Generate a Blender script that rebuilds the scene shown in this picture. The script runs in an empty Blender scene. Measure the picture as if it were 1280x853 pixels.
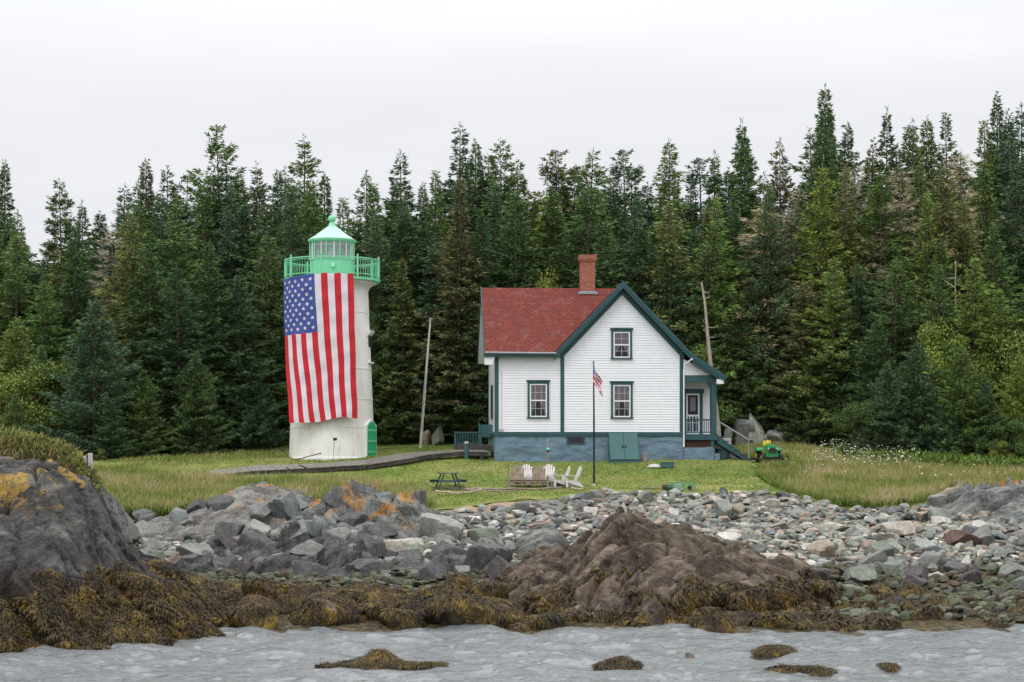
import bpy, bmesh, math, random, re
import numpy as np
from mathutils import Vector, Matrix

# ------------------------------------------------------------------ camera, sky, sun, exposure
SC = bpy.context.scene
COL = SC.collection
F = 2500.0            # focal length in photo pixels (photo is 1280 wide)
EYE = 4.5             # eye height over the water (m)
HOR = 595.0           # image row of the horizon
cam = bpy.data.cameras.new('camera')
cam.sensor_width = 36.0
cam.lens = F / 1280 * 36
cam.shift_y = (HOR - 426.5) / 1280
cam.clip_start = 1.0
cam.clip_end = 6000
cam_o = bpy.data.objects.new('camera', cam)
cam_o.location = (0, 0, EYE)
cam_o.rotation_euler = (math.radians(90), 0, 0)
COL.objects.link(cam_o)
SC.camera = cam_o

SUN_EL, SUN_AZ = math.radians(58), math.radians(200)     # azimuth clockwise from +Y
W = bpy.data.worlds.new('World')
SC.world = W
W.use_nodes = True
nt = W.node_tree
nt.nodes.clear()
N = nt.nodes.new
out = N('ShaderNodeOutputWorld')
sky = N('ShaderNodeTexSky')
sky.sky_type = 'NISHITA'
sky.sun_disc = False
sky.sun_elevation = SUN_EL
sky.sun_rotation = SUN_AZ
sky.dust_density = 4
bgs = N('ShaderNodeBackground')
bgs.inputs['Strength'].default_value = 0.05
nt.links.new(sky.outputs[0], bgs.inputs[0])
# the cloud layer: pale, brighter overhead, faintly mottled
tc = N('ShaderNodeTexCoord')
sep = N('ShaderNodeSeparateXYZ')
nt.links.new(tc.outputs['Generated'], sep.inputs[0])
rmp = N('ShaderNodeValToRGB')
cr = rmp.color_ramp
cr.elements[0].position = 0.0
cr.elements[0].color = (0.80, 0.815, 0.85, 1)
cr.elements[1].position = 1.0
cr.elements[1].color = (1.0, 1.0, 1.0, 1)
e = cr.elements.new(0.22)
e.color = (0.84, 0.85, 0.885, 1)
nt.links.new(sep.outputs['Z'], rmp.inputs[0])
mp = N('ShaderNodeMapping')
mp.inputs['Scale'].default_value = (2.5, 2.5, 16)
nt.links.new(tc.outputs['Generated'], mp.inputs[0])
nz = N('ShaderNodeTexNoise')
nz.inputs['Scale'].default_value = 1.6
nz.inputs['Detail'].default_value = 5
nt.links.new(mp.outputs[0], nz.inputs[0])
mr = N('ShaderNodeMapRange')
mr.inputs['From Min'].default_value = 0.3
mr.inputs['From Max'].default_value = 0.7
mr.inputs['To Min'].default_value = 0.95
mr.inputs['To Max'].default_value = 1.03
nt.links.new(nz.outputs[0], mr.inputs['Value'])
mrz = N('ShaderNodeMapRange')
mrz.inputs['From Min'].default_value = 0.18
mrz.inputs['From Max'].default_value = 0.42
mrz.inputs['To Min'].default_value = 1.0
mrz.inputs['To Max'].default_value = 1.7
nt.links.new(sep.outputs['Z'], mrz.inputs['Value'])
mu = N('ShaderNodeMath')
mu.operation = 'MULTIPLY'
nt.links.new(mr.outputs[0], mu.inputs[0])
nt.links.new(mrz.outputs[0], mu.inputs[1])
bgc = N('ShaderNodeBackground')
nt.links.new(rmp.outputs[0], bgc.inputs[0])
nt.links.new(mu.outputs[0], bgc.inputs['Strength'])
mx = N('ShaderNodeMixShader')
mx.inputs[0].default_value = 0.94
nt.links.new(bgs.outputs[0], mx.inputs[1])
nt.links.new(bgc.outputs[0], mx.inputs[2])
nt.links.new(mx.outputs[0], out.inputs[0])

sl = bpy.data.lights.new('sun', 'SUN')
sl.energy = 1.0
sl.angle = math.radians(18)
sl.color = (1.0, 0.98, 0.955)
so = bpy.data.objects.new('sun', sl)
COL.objects.link(so)
sd = Vector((math.sin(SUN_AZ) * math.cos(SUN_EL), math.cos(SUN_AZ) * math.cos(SUN_EL), math.sin(SUN_EL)))
so.rotation_euler = sd.to_track_quat('Z', 'Y').to_euler()
so.location = (0, 20, 60)

SC.view_settings.view_transform = 'Standard'
SC.view_settings.look = 'None'
SC.view_settings.gamma = 1
SC.view_settings.exposure = 0.12
SC.cycles.max_bounces = 6
SC.cycles.diffuse_bounces = 3
SC.cycles.glossy_bounces = 3
SC.cycles.transparent_max_bounces = 8
SC.cycles.use_denoising = True

rng = np.random.default_rng(7)
random.seed(7)

# ------------------------------------------------------------------ numpy noise
def h01(ix, iy, iz, seed=0):
    ix = ix.astype(np.int64); iy = iy.astype(np.int64); iz = iz.astype(np.int64)
    n = (ix * 374761393 + iy * 668265263 + iz * 2147483647 + seed * 1274126177) & 0xffffffff
    n = ((n ^ (n >> 13)) * 1274126177) & 0xffffffff
    n = ((n ^ (n >> 16)) * 2246822519) & 0xffffffff
    n = n ^ (n >> 15)
    return (n & 0xffffff) / float(0x1000000)

def vnoise(x, y, z, seed=0):
    fx, fy, fz = np.floor(x), np.floor(y), np.floor(z)
    tx, ty, tz = x - fx, y - fy, z - fz
    tx = tx * tx * (3 - 2 * tx); ty = ty * ty * (3 - 2 * ty); tz = tz * tz * (3 - 2 * tz)
    r = 0
    for a in (0, 1):
        for b in (0, 1):
            for c in (0, 1):
                w = (tx if a else 1 - tx) * (ty if b else 1 - ty) * (tz if c else 1 - tz)
                r = r + w * h01(fx + a, fy + b, fz + c, seed)
    return r - 0.5

def fbm(x, y, z=0.0, oct=4, seed=0):
    x = np.asarray(x, float); y = np.asarray(y, float)
    z = np.zeros_like(x) + z
    r, a = 0, 1.0
    for i in range(oct):
        r = r + a * vnoise(x, y, z, seed + i)
        x, y, z, a = x * 2.03 + 7.1, y * 2.03 + 3.7, z * 2.03 + 1.3, a * 0.5
    return r

def blocks(x, y, seed=0):
    """2-D jittered cells: distance to the nearest two seeds, three random numbers of the nearest, offset to it"""
    fx, fy = np.floor(x), np.floor(y)
    d1 = np.full(x.shape, 9.0); d2 = d1.copy()
    o = [np.zeros(x.shape) for _ in range(5)]
    z = np.zeros(x.shape)
    for a in (-1, 0, 1):
        for b in (-1, 0, 1):
            cx, cy = fx + a, fy + b
            px = cx + h01(cx, cy, z, seed + 11); py = cy + h01(cx, cy, z, seed + 12)
            d = np.hypot(x - px, y - py)
            near = d < d1
            d2 = np.where(near, d1, np.minimum(d2, d))
            vals = (h01(cx, cy, z, seed + 13), h01(cx, cy, z, seed + 14), h01(cx, cy, z, seed + 15), x - px, y - py)
            for k in range(5):
                o[k] = np.where(near, vals[k], o[k])
            d1 = np.where(near, d, d1)
    return d1, d2, o

# ------------------------------------------------------------------ materials
def ramp_set(node, stops):
    cr = node.color_ramp
    while len(cr.elements) > 1:
        cr.elements.remove(cr.elements[-1])
    cr.elements[0].position = stops[0][0]
    cr.elements[0].color = (*stops[0][1], 1)
    for p, c in stops[1:]:
        e = cr.elements.new(p)
        e.color = (*c, 1)

class Mat:
    def __init__(s, name, rough=0.8, spec=0.3):
        s.m = bpy.data.materials.new(name)
        s.m.use_nodes = True
        s.t = s.m.node_tree
        s.b = s.t.nodes['Principled BSDF']
        s.b.inputs['Roughness'].default_value = rough
        s.b.inputs['Specular IOR Level'].default_value = spec
    def n(s, t, **k):
        n = s.t.nodes.new('ShaderNode' + t)
        for a, v in k.items():
            setattr(n, a, v)
        return n
    def l(s, a, b):
        s.t.links.new(a, b)
    def coord(s, kind='Object', scale=(1, 1, 1), rot=(0, 0, 0)):
        if kind == 'Position':
            c = s.n('NewGeometry').outputs['Position']
        else:
            c = s.n('TexCoord').outputs[kind]
        m = s.n('Mapping')
        m.inputs['Scale'].default_value = scale
        m.inputs['Rotation'].default_value = rot
        s.l(c, m.inputs[0])
        return m.outputs[0]
    def noise(s, co, scale, detail=4, rough=0.55, out=0, dist=0.0):
        n = s.n('TexNoise')
        n.inputs['Scale'].default_value = scale
        n.inputs['Detail'].default_value = detail
        n.inputs['Roughness'].default_value = rough
        n.inputs['Distortion'].default_value = dist
        s.l(co, n.inputs['Vector'])
        return n.outputs[out]
    def ramp(s, fac, stops):
        r = s.n('ValToRGB')
        ramp_set(r, stops)
        s.l(fac, r.inputs[0])
        return r.outputs[0]
    def mix(s, fac, a, b, mode='MIX'):
        m = s.n('Mix', data_type='RGBA', blend_type=mode)
        for i, v in ((0, fac), (6, a), (7, b)):
            if hasattr(v, 'links'):
                s.l(v, m.inputs[i])
            elif i == 0:
                m.inputs[0].default_value = v
            else:
                m.inputs[i].default_value = (*v, 1)
        return m.outputs[2]
    def math(s, op, a, b=0.0, clamp=False):
        m = s.n('Math', operation=op, use_clamp=clamp)
        for i, v in ((0, a), (1, b)):
            if hasattr(v, 'links'):
                s.l(v, m.inputs[i])
            else:
                m.inputs[i].default_value = v
        return m.outputs[0]
    def base(s, c):
        if hasattr(c, 'links'):
            s.l(c, s.b.inputs['Base Color'])
        else:
            s.b.inputs['Base Color'].default_value = (*c, 1)
    def bump(s, h, dist=0.02, strength=1.0):
        b = s.n('Bump')
        b.inputs['Strength'].default_value = strength
        b.inputs['Distance'].default_value = dist
        s.l(h, b.inputs['Height'])
        s.l(b.outputs[0], s.b.inputs['Normal'])
        return b

G3 = lambda v: (v, v, v)

def paint(name, col, rough=0.55, var=0.12, bump=0.004, scale=3.0, stain=None):
    m = Mat(name, rough, 0.35)
    co = m.coord()
    n = m.noise(co, scale, 6, 0.6)
    lo = tuple(c * (1 - var) for c in col); hi = tuple(min(1, c * (1 + var * 0.5)) for c in col)
    c = m.ramp(n, [(0.3, lo), (0.7, hi)])
    if stain:
        n3 = m.noise(m.coord(scale=(3, 3, 0.5)), 2.0, 6, 0.7)
        c = m.mix(m.ramp(n3, [(0.54, G3(0)), (0.70, G3(0.75))]), c, stain)
    m.base(c)
    if bump:
        m.bump(m.noise(co, 25, 5), bump)
    return m.m

def rock_mat(name, dark, mid, light, bd=0.07, lichen=0.0, tide=True, objcol=False, strata=None, pale=0.15, attr=False, lich_z=2.4, cracks=1.0, yellow=0.0):
    m = Mat(name, 0.85, 0.25)
    co = m.coord('Position') if not objcol else m.coord('Object')
    n1 = m.noise(co, 0.9, 8, 0.62, dist=0.4)
    col = m.ramp(n1, [(0.28, dark), (0.5, mid), (0.72, light)])
    if objcol:
        oi = m.n('ObjectInfo')
        col = m.ramp(m.noise(co, 2.0, 8, 0.65, dist=0.5), [(0.25, G3(0.55)), (0.5, G3(0.95)), (0.75, G3(1.3))])
        col = m.mix(1.0, col, oi.outputs['Color'], 'MULTIPLY')
    if attr:
        at = m.n('Attribute', attribute_name='tint')
        col = m.ramp(m.noise(co, 3.0, 6, 0.6), [(0.25, G3(0.6)), (0.75, G3(1.25))])
        col = m.mix(1.0, col, at.outputs['Color'], 'MULTIPLY')
    if strata:     # bedding: darker and paler layers
        mb_ = m.n('Mapping'); mb_.inputs['Scale'].default_value = (0.25, 1.3, 3.0)
        m.l(m.coord('Position', rot=strata), mb_.inputs[0])
        sb = m.noise(mb_.outputs[0], 1.6, 7, 0.68, dist=0.3)
        col = m.mix(0.85, col, m.ramp(sb, [(0.36, G3(0.38)), (0.45, G3(0.85)), (0.54, G3(1.1)), (0.64, G3(1.6))]), 'MULTIPLY')
    # fine speckle
    sp = m.noise(co, 14, 5, 0.7)
    col = m.mix(0.55, col, m.ramp(sp, [(0.3, G3(0.55)), (0.6, G3(1.15)), (0.75, G3(1.5))]), 'MULTIPLY')
    pos = m.n('NewGeometry').outputs['Position']
    sz = m.n('SeparateXYZ'); m.l(pos, sz.inputs[0])
    wn = m.noise(m.coord('Position'), 0.8, 5, 0.6)
    z = m.math('ADD', sz.outputs['Z'], m.math('MULTIPLY', m.math('SUBTRACT', wn, 0.5), 1.6))
    if pale:       # pale crusts of old lichen on top surfaces
        pn = m.noise(co, 2.6, 8, 0.7)
        pf = m.ramp(pn, [(0.56, G3(0)), (0.66, G3(pale))])
        if tide:
            pf = m.math('MULTIPLY', pf, m.ramp(m.math('MULTIPLY', z, 0.25), [(0.5, G3(0)), (0.7, G3(1))]))
        col = m.mix(pf, col, (0.36, 0.36, 0.33))
    if lichen:
        ln = m.noise(co, 0.55, 6, 0.72, dist=1.2)
        lf = m.ramp(ln, [(0.5 + 0.14 * (1 - lichen), G3(0)), (0.55 + 0.14 * (1 - lichen), G3(0.9))])
        lf = m.math('MULTIPLY', lf, m.ramp(m.math('MULTIPLY', z, 0.2), [(lich_z / 5 - 0.06, G3(0)), (lich_z / 5 + 0.04, G3(1))]))
        lf = m.math('MULTIPLY', lf, m.ramp(m.noise(co, 7, 5, 0.7), [(0.38, G3(0)), (0.5, G3(1))]))
        col = m.mix(lf, col, (0.42, 0.19, 0.03) if not yellow else (0.36, 0.23, 0.05))
    if tide:       # tidal bands: black crust, then brown algae
        zf = m.math('MULTIPLY', z, 0.25)
        band = m.ramp(zf, [(0.30, (0.36, 0.27, 0.16)), (0.36, (0.40, 0.34, 0.30)), (0.47, (0.55, 0.50, 0.50)), (0.60, (1, 1, 1))])
        col = m.mix(1.0, col, band, 'MULTIPLY')
    m.base(col)
    vo = m.n('TexVoronoi', feature='DISTANCE_TO_EDGE')
    vo.inputs['Scale'].default_value = 1.3
    wv = m.noise(co, 1.5, 4, 0.6, out=1)
    cc = m.mix(0.25, co, wv)
    m.l(cc, vo.inputs['Vector'])
    cr_ = m.ramp(vo.outputs['Distance'], [(0.0, G3(0)), (0.05, G3(1))])
    h = m.math('ADD', m.math('MULTIPLY', m.noise(co, 3.0, 8, 0.65), 1.6), m.math('MULTIPLY', cr_, 0.25 * cracks))
    if strata:
        m2 = m.n('Mapping'); m2.inputs['Scale'].default_value = (0.35, 1.6, 3.2)
        m.l(m.coord('Position', rot=strata), m2.inputs[0])
        st = m.noise(m2.outputs[0], 1.3, 6, 0.6, dist=0.4)
        h = m.math('ADD', h, m.math('MULTIPLY', st, 1.5))
    m.bump(h, bd, 1.0)
    return m.m

M = {}
M['white'] = paint('white_paint', (0.80, 0.81, 0.85), 0.5, 0.05, 0.0)
M['tower_white'] = paint('tower_paint', (0.80, 0.79, 0.76), 0.5, 0.06, 0.004, 1.0, stain=(0.56, 0.50, 0.40))
M['teal'] = paint('teal_trim', (0.028, 0.082, 0.092), 0.45, 0.18)
M['mint'] = paint('mint_paint', (0.22, 0.62, 0.38), 0.4, 0.08, 0.002, stain=(0.30, 0.50, 0.33))
M['door_green'] = paint('door_green', (0.04, 0.42, 0.20), 0.4, 0.08, 0.002)
M['mint_light'] = paint('mint_roof', (0.42, 0.75, 0.57), 0.35, 0.06, 0.002)
M['bulkhead'] = paint('bulkhead_teal', (0.040, 0.118, 0.120), 0.5, 0.15)
M['black'] = paint('black_metal', (0.015, 0.015, 0.018), 0.4, 0.2, 0)
M['galv'] = paint('galvanised_pipe', (0.30, 0.33, 0.36), 0.4, 0.15, 0)
M['redbrown'] = paint('redbrown_wood', (0.055, 0.022, 0.015), 0.8, 0.4)
M['grey_wood'] = paint('weathered_wood', (0.24, 0.22, 0.20), 0.85, 0.45, 0.01, 6)
M['brown_wood'] = paint('brown_weathered_wood', (0.27, 0.215, 0.165), 0.85, 0.45, 0.01, 6)
M['pale_wood'] = paint('driftwood', (0.42, 0.36, 0.28), 0.85, 0.35, 0.01, 6)
M['chair_white'] = paint('chair_paint', (0.66, 0.62, 0.62), 0.6, 0.15)
M['dark_wood'] = paint('dark_side_wood', (0.075, 0.068, 0.062), 0.9, 0.5, 0.01, 5)
M['picnic'] = paint('picnic_blue', (0.045, 0.085, 0.11), 0.7, 0.3)
M['concrete'] = paint('concrete', (0.50, 0.49, 0.46), 0.9, 0.15)
M['tgreen'] = paint('tractor_green', (0.02, 0.22, 0.07), 0.3, 0.05, 0)
M['tyellow'] = paint('tractor_yellow', (0.75, 0.55, 0.03), 0.4, 0.05, 0)
M['rubber'] = paint('rubber', (0.02, 0.02, 0.02), 0.8, 0.2)
M['dark'] = paint('dark_interior', (0.018, 0.018, 0.022), 0.6, 0.2, 0)
M['lace'] = paint('lace_curtain', (0.42, 0.39, 0.40), 0.9, 0.25, 0, 20)
M['curtain'] = paint('dim_curtain', (0.27, 0.23, 0.26), 0.9, 0.35, 0, 12)
M['flag_red'] = paint('flag_red', (0.55, 0.020, 0.034), 0.8, 0.1, 0.03, 2)
M['flag_white'] = paint('flag_white', (0.70, 0.66, 0.72), 0.8, 0.08, 0.03, 2)
M['flag_blue'] = paint('flag_blue', (0.052, 0.082, 0.30), 0.75, 0.1, 0.01, 2)
M['buoy_red'] = paint('buoy_red', (0.30, 0.02, 0.02), 0.5, 0.1, 0)
M['buoy_teal'] = paint('buoy_teal', (0.10, 0.55, 0.52), 0.5, 0.1, 0)
M['buoy_blue'] = paint('buoy_blue', (0.05, 0.33, 0.55), 0.5, 0.1, 0)
M['buoy_yellow'] = paint('buoy_yellow', (0.80, 0.55, 0.04), 0.5, 0.1, 0)
M['net_green'] = paint('trap_green', (0.05, 0.35, 0.22), 0.5, 0.1, 0)
M['terracotta'] = paint('pale_bucket', (0.33, 0.30, 0.28), 0.8, 0.2)
M['bark'] = paint('bark', (0.135, 0.105, 0.085), 0.95, 0.45, 0.03, 5)
M['snag'] = paint('bleached_snag', (0.40, 0.35, 0.30), 0.9, 0.35, 0.02, 5)
M['rust'] = paint('rusty_iron', (0.14, 0.06, 0.03), 0.85, 0.4, 0.004, 8)

def glass_mat(name, col, alpha, rough=0.06):
    m = Mat(name, rough, 0.6)
    m.base(col)
    m.b.inputs['Alpha'].default_value = alpha
    return m.m
M['pane'] = glass_mat('window_pane', (0.03, 0.035, 0.045), 0.16)
M['lantern_glass'] = glass_mat('lantern_glass', (0.62, 0.66, 0.70), 0.30)
M['lens'] = glass_mat('lens_glass', (0.75, 0.82, 0.85), 0.8)

def shingles():
    m = Mat('red_shingles', 0.9, 0.15)
    co = m.coord('UV')
    b = m.n('TexBrick', offset=0.5)
    m.l(co, b.inputs['Vector'])
    b.inputs['Color1'].default_value = (0.225, 0.056, 0.043, 1)
    b.inputs['Color2'].default_value = (0.155, 0.050, 0.040, 1)
    b.inputs['Mortar'].default_value = (0.11, 0.022, 0.022, 1)
    b.inputs['Scale'].default_value = 1
    b.inputs['Brick Width'].default_value = 0.30
    b.inputs['Row Height'].default_value = 0.145
    b.inputs['Mortar Size'].default_value = 0.014
    b.inputs['Mortar Smooth'].default_value = 0.3
    n = m.noise(co, 1.6, 6, 0.7)
    c = m.mix(m.ramp(n, [(0.52, G3(0)), (0.66, G3(0.6))]), b.outputs[0], (0.235, 0.115, 0.10))
    c = m.mix(0.5, c, m.ramp(m.noise(co, 5, 4), [(0.3, G3(0.7)), (0.7, G3(1.25))]), 'MULTIPLY')
    m.base(c)
    m.bump(b.outputs['Fac'], -0.02)
    return m.m
M['shingles'] = shingles()

def brick():
    m = Mat('chimney_brick', 0.9, 0.15)
    co = m.coord('UV')
    b = m.n('TexBrick', offset=0.5)
    m.l(co, b.inputs['Vector'])
    b.inputs['Color1'].default_value = (0.42, 0.13, 0.08, 1)
    b.inputs['Color2'].default_value = (0.32, 0.09, 0.06, 1)
    b.inputs['Mortar'].default_value = (0.30, 0.22, 0.18, 1)
    b.inputs['Scale'].default_value = 1
    b.inputs['Brick Width'].default_value = 0.21
    b.inputs['Row Height'].default_value = 0.072
    b.inputs['Mortar Size'].default_value = 0.008
    m.base(m.mix(0.5, b.outputs[0], m.ramp(m.noise(co, 6, 5), [(0.3, G3(0.7)), (0.7, G3(1.3))]), 'MULTIPLY'))
    m.bump(b.outputs['Fac'], -0.01)
    return m.m
M['brick'] = brick()

def foundation_mat():
    m = Mat('blue_painted_stone', 0.75, 0.25)
    co = m.coord()
    n = m.noise(m.coord(scale=(1, 1, 2.2)), 1.6, 8, 0.65, dist=0.6)
    c = m.ramp(n, [(0.3, (0.095, 0.155, 0.205)), (0.5, (0.145, 0.215, 0.275)), (0.7, (0.19, 0.265, 0.32))])
    c = m.mix(m.ramp(m.noise(co, 3.1, 8, 0.75), [(0.64, G3(0)), (0.70, G3(0.6))]), c, (0.30, 0.34, 0.37))
    m.base(c)
    m.bump(m.math('ADD', n, m.math('MULTIPLY', m.noise(co, 7, 6), 0.3)), 0.10)
    return m.m
M['found'] = foundation_mat()

def lawn_mat():
    m = Mat('lawn_grass', 0.95, 0.1)
    co = m.coord('Position')
    n = m.noise(m.coord('Position', scale=(0.35, 1.0, 1)), 0.45, 8, 0.62, dist=0.4)
    c = m.ramp(n, [(0.26, (0.13, 0.21, 0.045)), (0.45, (0.205, 0.275, 0.070)), (0.62, (0.31, 0.33, 0.11)), (0.80, (0.42, 0.37, 0.17))])
    n2 = m.noise(m.coord('Position', scale=(0.5, 1, 1)), 3.5, 6, 0.7)
    c = m.mix(0.7, c, m.ramp(n2, [(0.3, G3(0.72)), (0.7, G3(1.28))]), 'MULTIPLY')
    n3 = m.noise(co, 22, 4, 0.7)
    c = m.mix(0.6, c, m.ramp(n3, [(0.3, G3(0.6)), (0.7, G3(1.35))]), 'MULTIPLY')
    pos = m.n('NewGeometry').outputs['Position']
    sz = m.n('SeparateXYZ'); m.l(pos, sz.inputs[0])
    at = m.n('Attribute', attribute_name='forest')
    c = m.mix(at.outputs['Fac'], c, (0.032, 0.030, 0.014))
    m.base(c)
    m.bump(m.math('ADD', n3, n2), 0.07)
    return m.m
M['lawn'] = lawn_mat()

def simple_noise(name, stops, scale, bump=0.05, detail=6, rough=0.95, coord='Position', sc=(1, 1, 1)):
    m = Mat(name, rough, 0.15)
    co = m.coord(coord, scale=sc)
    n = m.noise(co, scale, detail, 0.68)
    m.base(m.ramp(n, stops))
    m.bump(m.noise(co, scale * 3, detail, 0.65), bump)
    return m.m
M['soil'] = simple_noise('dark_soil', [(0.3, (0.022, 0.015, 0.009)), (0.55, (0.06, 0.042, 0.025)), (0.75, (0.16, 0.11, 0.07))], 3.0, 0.15)
M['sand'] = simple_noise('tan_sand', [(0.3, (0.24, 0.17, 0.11)), (0.7, (0.42, 0.31, 0.21))], 2.0, 0.08)

def gravel():
    m = Mat('beach_gravel', 0.9, 0.2)
    co = m.coord('Position')
    vo = m.n('TexVoronoi', feature='F1')
    vo.inputs['Scale'].default_value = 6
    m.l(co, vo.inputs['Vector'])
    bw = m.n('RGBToBW'); m.l(vo.outputs['Color'], bw.inputs[0])
    c = m.ramp(bw.outputs[0], [(0.2, (0.07, 0.07, 0.065)), (0.5, (0.15, 0.15, 0.135)), (0.8, (0.26, 0.23, 0.19))])
    pos = m.n('NewGeometry').outputs['Position']
    sz = m.n('SeparateXYZ'); m.l(pos, sz.inputs[0])
    z = m.math('ADD', sz.outputs['Z'], m.math('MULTIPLY', m.noise(co, 0.8, 4), 0.8))
    band = m.ramp(m.math('MULTIPLY', z, 0.25), [(0.02, (0.55, 0.50, 0.40)), (0.14, (0.38, 0.30, 0.15)), (0.42, (0.45, 0.42, 0.28)), (0.55, (1, 1, 1))])
    m.base(m.mix(1.0, c, band, 'MULTIPLY'))
    m.bump(vo.outputs['Distance'], -0.08)
    return m.m
M['gravel'] = gravel()

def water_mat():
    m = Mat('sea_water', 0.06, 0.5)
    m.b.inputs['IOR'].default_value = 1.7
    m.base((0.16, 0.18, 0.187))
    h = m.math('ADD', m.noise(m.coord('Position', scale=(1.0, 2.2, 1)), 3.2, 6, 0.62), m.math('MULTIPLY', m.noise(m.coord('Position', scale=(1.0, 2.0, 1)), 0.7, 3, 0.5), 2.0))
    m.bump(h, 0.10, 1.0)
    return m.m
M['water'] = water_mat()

def foliage_mat(name, lo=0.65, hi=1.35, rough=0.75):
    m = Mat(name, rough, 0.2)
    oi = m.n('ObjectInfo')
    g = m.n('NewGeometry')
    v = m.ramp(g.outputs['Random Per Island'], [(0.0, G3(lo)), (0.6, G3(1.0)), (1.0, G3(hi))])
    c = m.mix(1.0, v, oi.outputs['Color'], 'MULTIPLY')
    n = m.noise(m.coord('Object'), 0.8, 3)
    c = m.mix(m.ramp(n, [(0.45, G3(0)), (0.7, G3(0.35))]), c, m.mix(1.0, c, (1.35, 1.15, 0.85), 'MULTIPLY'))
    m.base(c)
    return m.m
M['needles'] = foliage_mat('needles')
M['leaves'] = foliage_mat('leaves', 0.55, 1.5)

def island_mat(name, stops, rough=0.8, spec=0.2, attr=None):
    m = Mat(name, rough, spec)
    g = m.n('NewGeometry')
    c = m.ramp(g.outputs['Random Per Island'], stops)
    m.base(c)
    return m.m
def weed_mat(name, k=1.0):
    m = Mat(name, 0.5, 0.4)
    g = m.n('NewGeometry')
    n = m.noise(m.coord('Position'), 1.6, 5, 0.65)
    n2 = m.noise(m.coord('Position'), 9.0, 3, 0.6)
    f = m.math('ADD', m.math('MULTIPLY', g.outputs['Random Per Island'], 0.26), m.math('ADD', m.math('MULTIPLY', m.math('SUBTRACT', n, 0.5), 2.1), m.math('MULTIPLY', m.math('SUBTRACT', n2, 0.5), 0.9)))
    m.base(m.ramp(m.math('ADD', f, 0.28), [(0.0, (0.014 * k, 0.009 * k, 0.004 * k)), (0.30, (0.045 * k, 0.029 * k, 0.009 * k)), (0.58, (0.098 * k, 0.064 * k, 0.014 * k)), (0.90, (0.27 * k, 0.175 * k, 0.022 * k))]))
    return m.m
M['rockweed'] = weed_mat('rockweed')
M['rockweed_dark'] = weed_mat('rockweed_dark', 0.6)

def grass_mat():
    m = Mat('tall_grass', 0.9, 0.1)
    g = m.n('NewGeometry')
    at = m.n('Attribute', attribute_name='tip')
    reg = m.noise(m.coord('Position'), 0.33, 4, 0.6)
    f = m.math('ADD', m.math('MULTIPLY', at.outputs['Fac'], 0.55), m.math('MULTIPLY', g.outputs['Random Per Island'], 0.30))
    f = m.math('ADD', f, m.math('MULTIPLY', m.math('SUBTRACT', reg, 0.5), 1.5))
    m.base(m.ramp(f, [(0.22, (0.12, 0.18, 0.035)), (0.48, (0.23, 0.265, 0.075)), (0.74, (0.38, 0.33, 0.145)), (1.0, (0.50, 0.38, 0.27))]))
    return m.m
M['tall_grass'] = grass_mat()
M['herb'] = island_mat('green_herbs', [(0.0, (0.05, 0.10, 0.018)), (0.6, (0.13, 0.21, 0.036)), (1.0, (0.22, 0.29, 0.06))])
M['heath'] = island_mat('heath_plants', [(0.0, (0.05, 0.06, 0.015)), (0.4, (0.13, 0.155, 0.03)), (0.75, (0.22, 0.22, 0.06)), (1.0, (0.27, 0.17, 0.11))])
M['petal'] = island_mat('white_petals', [(0.0, (0.5, 0.47, 0.38)), (1.0, (0.85, 0.83, 0.78))])

GREY = ((0.075, 0.078, 0.074), (0.155, 0.162, 0.152), (0.26, 0.265, 0.25))
M['rock_grey'] = rock_mat('grey_ledge', *GREY, lichen=0.35, strata=(0.5, 0.4, 0.3))
M['rock_dark'] = rock_mat('dark_ledge', (0.04, 0.04, 0.04), (0.09, 0.09, 0.088), (0.17, 0.168, 0.16), strata=(0.5, 0.4, 0.3), tide=False)
M['rock_peak'] = rock_mat('grey_crag', *GREY, lichen=0.85, strata=(0.5, -0.6, 0.3), lich_z=2.7)
M['rock_pale'] = rock_mat('pale_ledge', (0.11, 0.105, 0.095), (0.20, 0.19, 0.175), (0.31, 0.30, 0.28), lichen=0.4, pale=0.4)
M['rock_brown'] = rock_mat('brown_ledge', (0.034, 0.025, 0.019), (0.105, 0.080, 0.060), (0.20, 0.162, 0.125), strata=(0.15, -0.35, -0.95), bd=0.05, tide=False, pale=0.25)
M['rock_head'] = rock_mat('dark_headland', (0.028, 0.026, 0.026), (0.072, 0.070, 0.067), (0.18, 0.178, 0.165), lichen=0.6, strata=(0.2, 0.5, 0.9), tide=True, lich_z=3.7, yellow=1)
M['boulder'] = rock_mat('boulder_stone', *GREY, objcol=True, tide=False, pale=0.25, cracks=0.3)
M['cobble'] = rock_mat('cobble_stone', *GREY, attr=True, tide=False, pale=0.1, cracks=0.0)

# ------------------------------------------------------------------ mesh helpers
def tag(o, label=None, cat=None, group=None, kind=None):
    if label: o['label'] = label
    if cat: o['category'] = cat
    if group: o['group'] = group
    if kind: o['kind'] = kind
    return o

def empty(name, loc, label, cat, group=None, rz=0.0):
    o = bpy.data.objects.new(name, None)
    o.empty_display_size = 0.3
    o.location = loc
    o.rotation_euler = (0, 0, rz)
    COL.objects.link(o)
    return tag(o, label, cat, group)

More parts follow.
